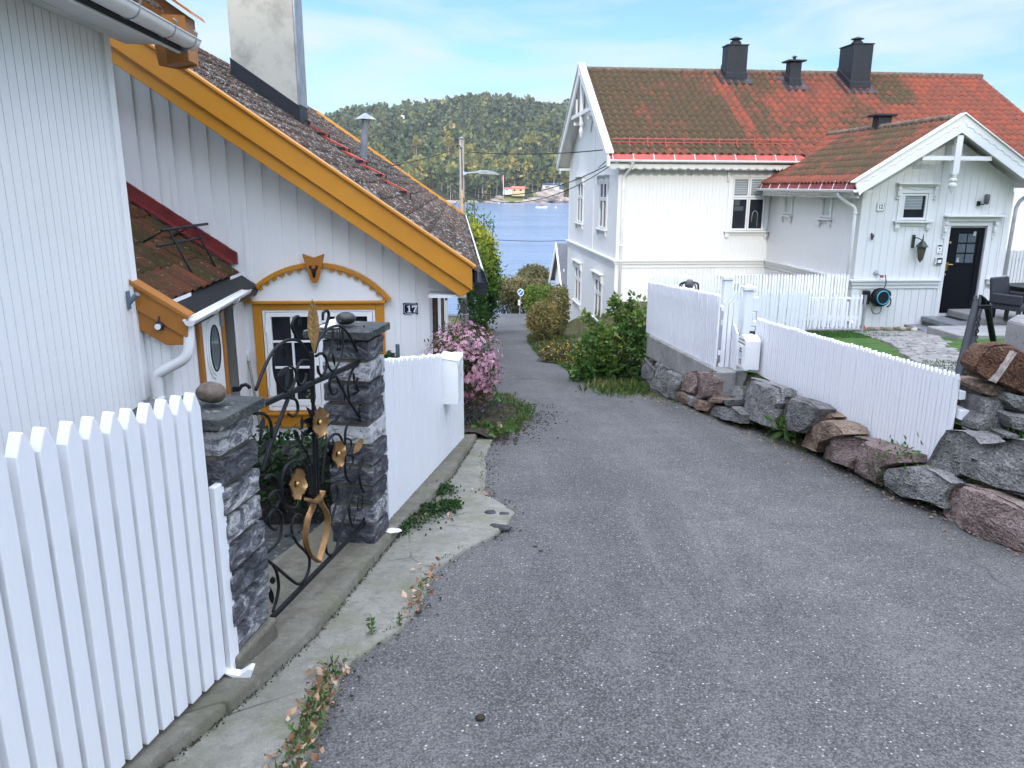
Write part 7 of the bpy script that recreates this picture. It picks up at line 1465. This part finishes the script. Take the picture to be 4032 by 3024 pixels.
def cable(pts, r, lab, sag=0.):
    P = [Vector(p) for p in pts]; a, b = P[0], P[-1]; q = [lerp(a, b, t) - Vector((0, 0, 4 * sag * t * (1 - t))) for t in [k / 14 for k in range(15)]]; m = MB(); m.tube(q, r, 5); o = m.build('power_cable', CABLE); tag(o, lab, 'cable'); return o
hx = wl_ = lambda x, y, z: (O12.x + x * math.cos(math.radians(1)) - y * math.sin(math.radians(1)), O12.y + x * math.sin(math.radians(1)) + y * math.cos(math.radians(1)), z)
cable([P3(1843, 598, 25.6), hx(-.03, 1.0, 1.05)], .016, 'upper single cable from the pole to the villa gable', .10)
m = MB(); e = hx(-.04, 1.0, 1.05); m.box(e[0] - .10, e[0] + .02, e[1] - .03, e[1] + .03, e[2] - .03, e[2] + .03); m.tube([e, (e[0], e[1] - .1, e[2] - .2), (e[0] - .2, e[1] + .9, e[2] - .5)], .012, 5); o = m.build('cable_anchor', BLACKP); H_2 = tag(o, 'black cable clamp with drooping lead on the villa gable', 'cable clamp')
cable([P3(1828, 752, 25.6), hx(-.06, -.1, .75)], .014, 'upper of the paired low cables reaching the villa eave', .45); cable([P3(1838, 765, 25.6), hx(-.06, -.05, .72)], .012, 'lower of the paired low cables reaching the villa eave', .62)
cable([P3(1806, 580, 25.6), P3(1525, 655, 14.5)], .012, 'cable running from the pole top left over the cottage roof', .05); cable([P3(1812, 780, 25.6), P3(1760, 822, 22)], .012, 'short slack cable at the pole foot above the roof', .05)
cable([P3(1900, 940, 30), P3(2245, 946, 32)], .012, 'thin cable strung low across the view of the water', .06)
# parking sign at the end of the lane
sg = plant('parking_sign', atY(2046, 1235, 49.), 'round blue and white no-waiting sign with a small plate on a pole', 'road sign'); c = Vector(P3(2051, 1151, 49.)); 
m = MB(); m.tube([Vector(sg.location), c + Vector((0, .03, .2))], .03, 8); put(m.build('post', STEEL), sg); dirn = Vector((-.62, -.78, 0)).normalized()
def disc(r, d, mt_, nm): m = MB(); m.lathe([(r, 0), (r, .012)], c + dirn * d, 24, ax=dirn); return put(m.build(nm, mt_), sg)
disc(.235, .02, ENAMEL, 'disc'); disc(.185, .034, LIT, 'blue_field')
s_ = dirn.cross(Vector((0, 0, 1))).normalized(); m = MB(); k = c + dirn * .052; m.bar(k + s_ * .13 + Vector((0, 0, -.13)), k - s_ * .13 + Vector((0, 0, .13)), .055, .004, dirn); put(m.build('white_bar', ENAMEL), sg)
m = MB(); q = Vector(P3(2046, 1180, 49.)) + dirn * .05; m.bar(q, q + Vector((0, 0, -.36)), .17, .012, dirn); put(m.build('lower_plate', plain('cream_plate', (.7, .68, .55), .5)), sg); m = MB(); m.bar(q + dirn * .009 + Vector((0, 0, -.1)), q + dirn * .009 + Vector((0, 0, -.26)), .02, .004, dirn); put(m.build('plate_arrow', BLACKI), sg)
# neighbouring small white house beyond the villa
nh = plant('small_white_house', (7.5, 45, -8), 'small white gabled house with dark slate roof behind the villa corner', 'house')
ap, e1, e2 = P3(2188, 962, 45), P3(2217, 1133, 42.2), P3(2153, 1118, 47.6); X0 = ap[0]; pa_ = Vector((X0, 45, ap[2])); pe = Vector((X0, 42.2, e1[2])); pr_ = Vector((X0, 47.8, e1[2]))
m = MB(); m.prism([(42.5, e1[2] + .2), (45, ap[2] - .1), (47.5, e1[2] + .2), (47.5, -9.5), (42.5, -9.5)], lambda a, z, d: (X0 + .3 + d, a, z), 0, 8); put(m.build('wall', WHITE), nh)
m = MB(); sl_ = [(42.0, e1[2] - .2), (45, ap[2] + .05), (48, e1[2] - .2), (48, e1[2] - .28), (45, ap[2] - .06), (42.0, e1[2] - .28)]; m.prism(sl_, lambda a, z, d: (X0 + d, a, z), 0.05, 8.6); put(m.build('roof', SLATER), nh)
m = MB(); m.prism([(41.95, e1[2] - .28), (45, ap[2] + .08), (45, ap[2] - .22), (42.0, e1[2] - .5)], lambda a, z, d: (X0 + d, a, z), -.02, .05); m.prism([(48.05, e1[2] - .28), (48.0, e1[2] - .5), (45, ap[2] - .22), (45, ap[2] + .08)], lambda a, z, d: (X0 + d, a, z), -.02, .05); put(m.build('bargeboard', WHITE), nh)
m = MB(); m.box(X0 + .24, X0 + .30, 43.2, 44.0, e1[2] - .1, e1[2] + .9); m.box(X0 + .2, X0 + .31, 43.1, 44.1, e1[2] - .2, e1[2] - .101); put(m.build('window', WHITE_B), nh)
# ================================================================ the far shore
def ridge(x): return 76 - 10 * math.exp(-((x + 40) / 120) ** 2) * 0 + 9 * math.sin((x + 60) / 75.) * .5 - max(0, -x - 40) * .13 + 3 * math.sin(x / 23.)
def shore_y(x): return 532 + 8 * math.sin(x / 38.) + 4 * math.sin(x / 13. + 1)
def hillz(x, y):
    d = y - shore_y(x)
    if d < 0: return -12.
    t = min(1.2, d / 360.); s_ = t * t * (3 - 2 * t) if t < 1 else 1.
    z = -10.6 + min(d * .16, 5) + ridge(x) * (s_ * .75 + .25 * t) + 3.5 * mnoise.noise(Vector((x * .02, y * .02, 0))) * min(1, d / 60) - max(0, d - 400) * .1
    return z
hx_ = np.concatenate([np.arange(-500, -150, 25.), np.arange(-150, 160, 6.), np.arange(160, 520, 25.)]); hy_ = np.concatenate([np.arange(515, 600, 3.), np.arange(600, 1000, 12.)])
V = [(x, y, hillz(x, y)) for y in hy_ for x in hx_]; n = len(hx_); Fq = [(j * n + i, j * n + i + 1, (j + 1) * n + i + 1, (j + 1) * n + i) for j in range(len(hy_) - 1) for i in range(n - 1)]
o = np_mesh('hill', V, Fq, HILLM, smooth=True); tag(o, kind='structure')
o = None
def far_tree(x, y, h, kind, r):
    """centres and sizes of leaf clumps of one tree"""
    z = hillz(x, y); out = []
    if kind == 0:       # pine: flat tiers on an open stem
        for k in range(34):
            t = r.random() ** .8; w = h * .24 * (1.05 - t) ** .6; a = r.random() * 6.28; q = w * r.random() ** .4
            out.append((x + math.cos(a) * q, y + math.sin(a) * q, z + h * (.30 + .68 * t), h * .12))
    else:
        for k in range(36):
            u = r.random() * 2 - 1; a = r.random() * 6.28; q = math.sqrt(1 - u * u) * (.55 + .45 * r.random()); out.append((x + math.cos(a) * q * h * .25, y + math.sin(a) * q * h * .25, z + h * (.58 + u * .40), h * .12))
    return out
r = random.Random(3); PN, BR, TRK = [], [], MB(); tn, tb = [], []
def clear(x, y):   # clearings around the cabins and the meadow on the left
    for cx, cy_, rr in ((38, 548, 9), (50, 552, 8), (45, 541, 7), (66, 560, 9), (-20, 548, 12), (-35, 546, 10), (58, 552, 8), (35, 700, 10)):
        if (x - cx) ** 2 + (y - cy_) ** 2 * .6 < rr * rr: return True
    return False
cnt = 0
while cnt < 3300:
    d = 8 + 420 * r.random() ** 1.15; x = -150 + 300 * r.random(); y = shore_y(x) + d
    if clear(x, y): continue
    cnt += 1; f = d / 360.; pb = .85 if .08 < f < .40 else .18; pb *= .35 + .9 * (mnoise.noise(Vector((x * .03, y * .03, 5))) + .5); k = 1 if r.random() < pb * .75 else 0
    h = (11 + 10 * r.random() ** 1.5) * (1.0 if k == 0 else .95); sh = r.random()
    for c in far_tree(x, y, h, k, r):
        (PN if k == 0 else BR).append(c); (tn if k == 0 else tb).append(min(1, max(0, sh * .9 + .3 * (r.random() - .35) + (.2 if k else 0) * mnoise.noise(Vector((x * .05, y * .05, 1))))))
    if f < .35 and r.random() < .5: z = hillz(x, y); TRK.tube([(x, y, z), (x + .2, y, z + h * .6)], [.22, .12], 5)
def clumps(name, C, tint, mat):
    C = np.array(C); return leaves(name, C[:, :3] - np.array((0, 0, .0)), C[:, 3] * 1.6, mat, tint=tint, wid=.95, up=.25, fold=.12)
o = clumps('pine_forest', PN, tn, F_PINE); tag(o, kind='stuff'); o = clumps('birch_wood', BR, tb, F_BIRCH); tag(o, kind='stuff'); o = TRK.build('forest_trunks', TRUNKL); tag(o, kind='stuff')
def lone(name, u, vb, h, Y, mat, lab, tint, cat='tree', w=.26, n=420, pine=False):
    b = atY(u, vb, Y); root = plant(name, b, lab, cat); 
    bl = [(b.x + (r.random() - .5) * h * .15, b.y, b.z + h * (.45 + .12 * k), h * w * (1 - .16 * k), h * w * .9, h * .17) for k in range(4)]
    P = crown_points(bl, n, .4, .25, .25); put(leaves('crown', P, h * .085, mat, None, np.clip(tint + .25 * rng.normal(size=n), 0, 1), wid=.9), root)
    m = MB(); m.tube([(b.x, b.y, b.z - 1), (b.x + .2, b.y, b.z + h * .7)], [h * .022, h * .01], 6); put(m.build('trunk', TRUNKL), root)
for a in (('birch_tree', 1995, 575, 13, 690, F_BIRCH, 'yellow-green birch standing just right of the white hillside house', .6), ('birch_tree', 2020, 668, 15, 600, F_BIRCH, 'tall golden birch above the flagpole on the far shore', .75), ('birch_tree', 1765, 600, 16, 640, F_BIRCH, 'pale yellow birch left of the utility pole top', .7), ('birch_tree', 2095, 600, 17, 650, F_BIRCH, 'broad olive birch right of the white hillside house', .5), ('birch_tree', 1640, 610, 15, 640, F_BIRCH, 'golden birch above the vent pipe on the far slope', .8), ('pine_tree', 1740, 745, 16, 552, F_PINE, 'spreading dark pine by the meadow on the far shore', .5), ('pine_tree', 1785, 750, 14, 550, F_PINE, 'dark pine left of the pole at the far shore meadow', .4), ('pine_tree', 1900, 765, 17, 543, F_PINE, 'large dark conifer right of the pole at the water edge', .45), ('birch_tree', 2180, 725, 12, 556, F_BIRCH, 'ochre tree beside the blue cabin', .65)): lone(*a)
# shore rocks
SH = MB()
for k in range(46):
    u = 1780 + 460 * r.random() if k < 30 else 1700 + 90 * r.random(); Y = shore_y(0) + r.random() * 6 - 4; c = atY(u, 795, Y); s_ = 1.2 + 2.6 * r.random(); SH.add(*blob((c.x, shore_y(c.x) + r.random() * 4 - 1, -10.6 + .3 * r.random()), (s_ * 1.8, s_, s_ * .45), k, 2, .3, boxy=.4))
for u, v, w_, h_ in ((2150, 770, 9, 3.6), (2185, 765, 8, 3.8), (2120, 785, 9, 1.8), (2090, 790, 8, 1.3), (1965, 778, 4, 2.0), (1950, 788, 5, 1.2), (2210, 785, 8, 2.), (2160, 755, 6, 4.)):
    c = atY(u, v, 541); SH.add(*blob((c.x, 541, c.z - h_ * .3), (w_ * .8, w_ * .6, h_), int(u), 3, .35, boxy=.4))
o = SH.build('shore_rocks', ROCKS); tag(o, kind='structure')
m = MB()
for cx, cy_, w_ in ((38, 546, 16), (60, 556, 14), (-30, 545, 22)):
    n0 = len(m.v); 
    for j in range(6):
        for i in range(8): x, y = cx - w_ / 2 + w_ * i / 7, cy_ - 7 + 16 * j / 5; m.v.append((x, y, hillz(x, y) + .25))
    for j in range(5):
        for i in range(7): m.f.append((n0 + j * 8 + i, n0 + j * 8 + i + 1, n0 + (j + 1) * 8 + i + 1, n0 + (j + 1) * 8 + i)); m.t.append(0.)
o = m.build('shore_meadow', FIELD); tag(o, kind='structure')
# cabins
def cabin(name, u0, u1, vb, vt, Y, depth, wallm, roofm, lab, gable=None, wins=()):
    a, b = atY(u0, vb, Y), atY(u1, vb, Y); zt = atY(u0, vt, Y).z; root = plant(name, a, lab, 'house'); zw = lerp(a.z, zt, .68); zb_ = a.z - 2.5
    m = MB(); m.box(a.x, b.x, Y, Y + depth, zb_, zw)
    if gable == 'right': m.prism([(b.x - (b.x - a.x) * .35, zw), (b.x, zw), (b.x - (b.x - a.x) * .175, zt)], lambda x, z, d: (x, Y - .3 + d, z), 0, depth)
    put(m.build('wall', wallm), root)
    m = MB(); m.prism([(Y - .6, zw - .1), (Y + depth / 2, zt), (Y + depth + .6, zw - .1), (Y + depth + .6, zw + .1), (Y + depth / 2, zt + .25), (Y - .6, zw + .1)], lambda y, z, d: (d, y, z), a.x - .5, b.x + .5); put(m.build('roof', roofm), root)
    for (t0, t1, h0, h1) in wins: m = MB(); m.box(lerp(a.x, b.x, t0), lerp(a.x, b.x, t1), Y - .06, Y + .1, lerp(a.z, zw, h0), lerp(a.z, zw, h1)); put(m.build('window', GLASS), root)
    return root
yel = plain('yellow_cabin_paint', (.55, .42, .22), .6, .05); blu = plain('blue_cabin_paint', (.06, .16, .28), .6, .05)
cabin('yellow_cabin', 2017, 2066, 757, 735, 545, 6, yel, plain('orange_tile_roof', (.52, .16, .10), .7, .1), 'pale yellow cabin with orange roof by the far shore', None, ((.1, .25, .35, .75), (.6, .75, .35, .75)))
cabin('yellow_annex', 1987, 2015, 752, 739, 549, 6, WHITE, plain('orange_tile_roof_b', (.50, .17, .11), .7, .1), 'low white annex with orange roof left of the yellow cabin', None, ((.2, .45, .3, .7),))
bc = cabin('blue_cabin', 2137, 2205, 744, 721, 560, 7, WHITE, plain('blue_black_roof', (.03, .045, .075), .6, .1), 'small blue and white cabin with dark roof above the shore rocks', None, ((.15, .4, .2, .7),))
m = MB(); a, b = atY(2203, 744, 558), atY(2222, 744, 558); ap = atY(2213, 722, 558); m.prism([(a.x, a.z - 2), (b.x, a.z - 2), (b.x, ap.z - 2.0), (ap.x, ap.z), (a.x, ap.z - 2.0)], lambda x, z, d: (x, 558 + d, z), 0, 6); put(m.build('blue_gable', blu), bc)
m = MB(); m.bar((a.x - 1, 557.8, ap.z - 2.3), (ap.x, 557.8, ap.z + .1), .3, .35); m.bar((b.x + 2.2, 557.8, ap.z - 2.9), (ap.x, 557.8, ap.z + .1), .3, .35); put(m.build('bargeboard', WHITE), bc)
cabin('white_house', 1958, 2010, 594, 574, 700, 9, WHITE, plain('grey_dark_roof', (.10, .10, .11), .7, .1), 'white house high on the wooded far slope', None, ((.15, .22, .35, .65), (.6, .75, .4, .7)))
cabin('white_house', 1955, 1968, 569, 563, 730, 7, WHITE, WHITE, 'tiny pale building above the white hillside house')
# flagpole, mast, boats, buoys
c = atY(1982, 768, 542); fp_ = plant('flagpole', c, 'white flagpole with a limp red pennant on the far rocks', 'flagpole'); tp_ = atY(1982, 689, 542); m = MB(); m.tube([c - Vector((0, 0, 1)), tp_], [.22, .14], 8); put(m.build('mast', WHITE), fp_)
m = MB(); m.prism([(0, 0), (-.9, -.8), (-1.0, -4.5), (-.5, -4.6), (0, -1.2)], lambda x, z, d: (tp_.x - .1 + x, tp_.y + d, tp_.z - .3 + z), -.1, .1); put(m.build('pennant', plain('faded_red_cloth', (.45, .12, .13), .8)), fp_)
c, tp_ = atY(1585, 532, 745), atY(1585, 455, 745); mt_ = plant('radio_mast', c, 'white and dark lattice radio mast rising from the forest', 'mast'); m = MB()
for k in range(8):
    a, b = lerp(c, tp_, k / 8), lerp(c, tp_, (k + 1) / 8)
    for sx in (-.7, .7): m.tube([a + Vector((sx, 0, 0)), b + Vector((sx, 0, 0))], .14, 5)
    m.tube([a + Vector((-.7, 0, 0)), b + Vector((.7, 0, 0))], .12, 5); m.tube([a + Vector((.7, 0, 0)), b + Vector((-.7, 0, 0))], .12, 5)
put(m.build('lattice', WHITE), mt_); m = MB(); m.box(tp_.x - 1.6, tp_.x + 1.6, tp_.y - 1, tp_.y + 1, tp_.z - 4, tp_.z); put(m.build('antenna_box', WHITE), mt_)
def boat(u, v, L, lab, cab):
    z = -10.5; c = atZ(u, v, z); root = plant('motorboat', c, lab, 'boat'); m = MB(); 
    S_ = [(-L / 2, .30, .7), (-L * .2, .34, .75), (L * .2, .32, .85), (L * .42, .16, .95), (L / 2, .01, 1.05)]; V = []
    for x, w_, h in S_: V += [(x, -w_ * L * .55, h), (x, -w_ * L * .3, -.2), (x, w_ * L * .3, -.2), (x, w_ * L * .55, h)]
    m.add(V, [(4 * i + k, 4 * i + k + 1, 4 * i + 5 + k, 4 * i + 4 + k) for i in range(4) for k in range(3)] + [(0, 3, 2, 1)] + [(4 * i, 4 * i + 4, 4 * i + 7, 4 * i + 3) for i in range(4)]); m.build('hull', WHITE, root)
    m = MB(); m.prism([(-L * .1, .75), (L * .22, .8), (L * .10, 1.6), (-L * .1, 1.6)], lambda a, z_, d: (a, d, z_), -.9, .9); m.build('cabin', CARD if cab else plain('dark_canopy', (.25, .08, .06), .7), root)
boat(2132, 819, 5.8, 'small open motorboat moored out on the water', False); boat(2135, 797, 4.6, 'white boat lying close to the far rocks', True)
for u, v in ((1964, 801), (1989, 800), (2188, 819)): c = atZ(u, v, -10.5); m = MB(); m.add(*blob((0, 0, .25), (.45, .45, .45), 2, 2, 0)); o = m.build('buoy', WHITE, smooth=True); o.location = c; tag(o, 'white mooring buoy floating on the far water', 'buoy', 'mooring buoys')
# ---------------------------------------------------------------- unseen houses added uphill behind the viewpoint, sized to shade the lane
def uphill(name, loc, polys, y0, y1, lab, roofpoly=None):
    root = empty(name, loc, 0, lab, 'house'); m = MB()
    m.prism(polys, lambda a, z, d: (a, d, z), y0, y1); put(m.build('wall', WHITE), root)
    if roofpoly: m = MB(); m.prism(roofpoly, lambda a, z, d: (a, d, z), y0 - .3, y1 + .3); put(m.build('roof', TILER), root)
DZ, DX = 11.6, -3.7
uphill('unseen_shade_house', (-3, -41, 3), [(-7.6, 2), (1.0, 2), (1.0, 19.5), (-7.6, 19.5)], -48, -40, 'unseen white house added uphill straight behind the viewpoint to shade the lane', [(-7.7, 19.52), (.9, 19.52), (.9, 19.95), (-7.7, 19.95)])
uphill('unseen_shade_house', (8, -41, 3), [(1.4, 2), (6.6, 2), (6.6, 24.4), (1.4, 21.2)], -48, -40, 'unseen gabled white house added uphill to the right behind the viewpoint to shade the porch', [(1.1, 21.1), (6.8, 24.52), (6.8, 24.8), (1.1, 21.35)])
uphill('unseen_shade_house', (-12, -41, 3), [(-12, 2), (-7.9, 2), (-7.9, 22.3), (-12, 22.3)], -48, -40, 'unseen tall white house added uphill to the left behind the viewpoint to shade the cottage', [(-12.3, 22.32), (-7.8, 22.32), (-7.8, 22.7), (-12.3, 22.7)])
# ---------------------------------------------------------------- thin air between here and the far shore
m = MB(); m.box(-700, 900, -120, 1250, -16, 120); hz_ = bpy.data.materials.new('air'); hz_.use_nodes = True; nt = hz_.node_tree; nt.nodes.clear()
o_ = nt.nodes.new('ShaderNodeOutputMaterial'); v_ = nt.nodes.new('ShaderNodeVolumePrincipled'); v_.inputs['Density'].default_value = .00014; v_.inputs['Color'].default_value = (.9, .95, 1, 1); v_.inputs['Anisotropy'].default_value = .2
nt.links.new(v_.outputs[0], o_.inputs['Volume']); o = m.build('haze', hz_); tag(o, kind='stuff')
# ---------------------------------------------------------------- camera, sky, sun
cam = bpy.data.cameras.new('camera'); cam.sensor_width = 36.; cam.lens = 36. * F / 4032; cam.clip_start = .05; cam.clip_end = 6000
co = bpy.data.objects.new('camera', cam); COL.objects.link(co)
cy, sy = math.cos(YAW), math.sin(YAW)
def w(v):   # camera-space (right, down, forward) unit vector of the photo axes -> world
    a, b, z = v.dot(CR), v.dot(CF), -v.dot(CD); return Vector((a * cy + b * sy, -a * sy + b * cy, z))
X, Y, Z = w(Vector((1, 0, 0))), w(Vector((0, -1, 0))), w(Vector((0, 0, -1)))
co.matrix_world = Matrix(((X.x, Y.x, Z.x, 0), (X.y, Y.y, Z.y, 0), (X.z, Y.z, Z.z, 0), (0, 0, 0, 1)))
S.camera = co
SKY_SUN, CLOUD, CLOUD_UP = 2.1, (1.85, 2.2, 2.62, 1), (11.6, 12.3, 15.2, 1)
SUN_EL, SUN_AZ = math.radians(21), math.radians(-7)     # azimuth measured from -y (behind the camera) towards +x
sd = Vector((math.sin(SUN_AZ) * math.cos(SUN_EL), -math.cos(SUN_AZ) * math.cos(SUN_EL), math.sin(SUN_EL)))
sl = bpy.data.lights.new('sun', 'SUN'); sl.energy = .75; sl.angle = math.radians(1.2); sl.color = (1, .93, .82)
so = bpy.data.objects.new('sun', sl); so.rotation_euler = sd.to_track_quat('Z', 'Y').to_euler(); COL.objects.link(so)
W = bpy.data.worlds.new('World'); S.world = W; W.use_nodes = True; t = W.node_tree; t.nodes.clear()
N_ = lambda ty, **k: (lambda x: [setattr(x, a, b) for a, b in k.items()] and x or x)(t.nodes.new(ty))
out = N_('ShaderNodeOutputWorld'); bg = N_('ShaderNodeBackground'); sky = N_('ShaderNodeTexSky', sky_type='NISHITA', sun_disc=False)
sky.sun_elevation = SUN_EL; sky.sun_rotation = math.radians(180) + SUN_AZ; sky.air_density = 1.0; sky.dust_density = 1.0; sky.ozone_density = 1.5
tc = N_('ShaderNodeTexCoord'); mp = N_('ShaderNodeMapping'); t.links.new(tc.outputs['Generated'], mp.inputs[0]); mp.inputs['Scale'].default_value = (1.2, 1.2, 7.5); mp.inputs['Rotation'].default_value = (.0, .12, .3)
nz = N_('ShaderNodeTexNoise'); t.links.new(mp.outputs[0], nz.inputs[0]); nz.inputs['Scale'].default_value = 2.1; nz.inputs['Detail'].default_value = 7; nz.inputs['Roughness'].default_value = .55; nz.inputs['Distortion'].default_value = .5
mr = N_('ShaderNodeMapRange'); t.links.new(nz.outputs['Fac'], mr.inputs[0]); mr.inputs[1].default_value = .40; mr.inputs[2].default_value = .60; mr.inputs[3].default_value = .05; mr.inputs[4].default_value = .95
mx = N_('ShaderNodeMix', data_type='RGBA'); t.links.new(mr.outputs[0], mx.inputs[0]); sk = N_('ShaderNodeVectorMath', operation='MULTIPLY'); t.links.new(sky.outputs[0], sk.inputs[0]); sk.inputs[1].default_value = (.27, .37, .43); t.links.new(sk.outputs[0], mx.inputs[6])
# thin high cloud: brighter overhead and towards the hazy sun
L_ = t.links.new
sep = N_('ShaderNodeSeparateXYZ'); L_(tc.outputs['Generated'], sep.inputs[0])
up = N_('ShaderNodeMapRange'); L_(sep.outputs[2], up.inputs[0]); [setattr(up.inputs[i + 1], 'default_value', v) for i, v in enumerate((.36, .85, 0., 1.))]
dt = N_('ShaderNodeVectorMath', operation='DOT_PRODUCT'); L_(tc.outputs['Generated'], dt.inputs[0]); dt.inputs[1].default_value = sd
su = N_('ShaderNodeMapRange'); L_(dt.outputs['Value'], su.inputs[0]); [setattr(su.inputs[i + 1], 'default_value', v) for i, v in enumerate((-.2, 1., 1.0, SKY_SUN))]
cm = N_('ShaderNodeMix', data_type='RGBA'); L_(up.outputs[0], cm.inputs[0]); cm.inputs[6].default_value = CLOUD; cm.inputs[7].default_value = CLOUD_UP
cc = N_('ShaderNodeVectorMath', operation='SCALE'); L_(cm.outputs[2], cc.inputs[0]); L_(su.outputs[0], cc.inputs['Scale'])
L_(cc.outputs[0], mx.inputs[7]); L_(mx.outputs[2], bg.inputs[0]); bg.inputs[1].default_value = .15; L_(bg.outputs[0], out.inputs[0])
vs = S.view_settings; vs.view_transform = 'Standard'; vs.look = 'None'; vs.exposure = 1.5; vs.gamma = 1; vs.use_curve_mapping = False
S.display_settings.display_device = 'sRGB'
S.cycles.max_bounces = 6; S.cycles.diffuse_bounces = 3; S.cycles.glossy_bounces = 3; S.cycles.transmission_bounces = 4; S.cycles.transparent_max_bounces = 6
S.cycles.caustics_reflective = False; S.cycles.caustics_refractive = False; S.cycles.use_denoising = True
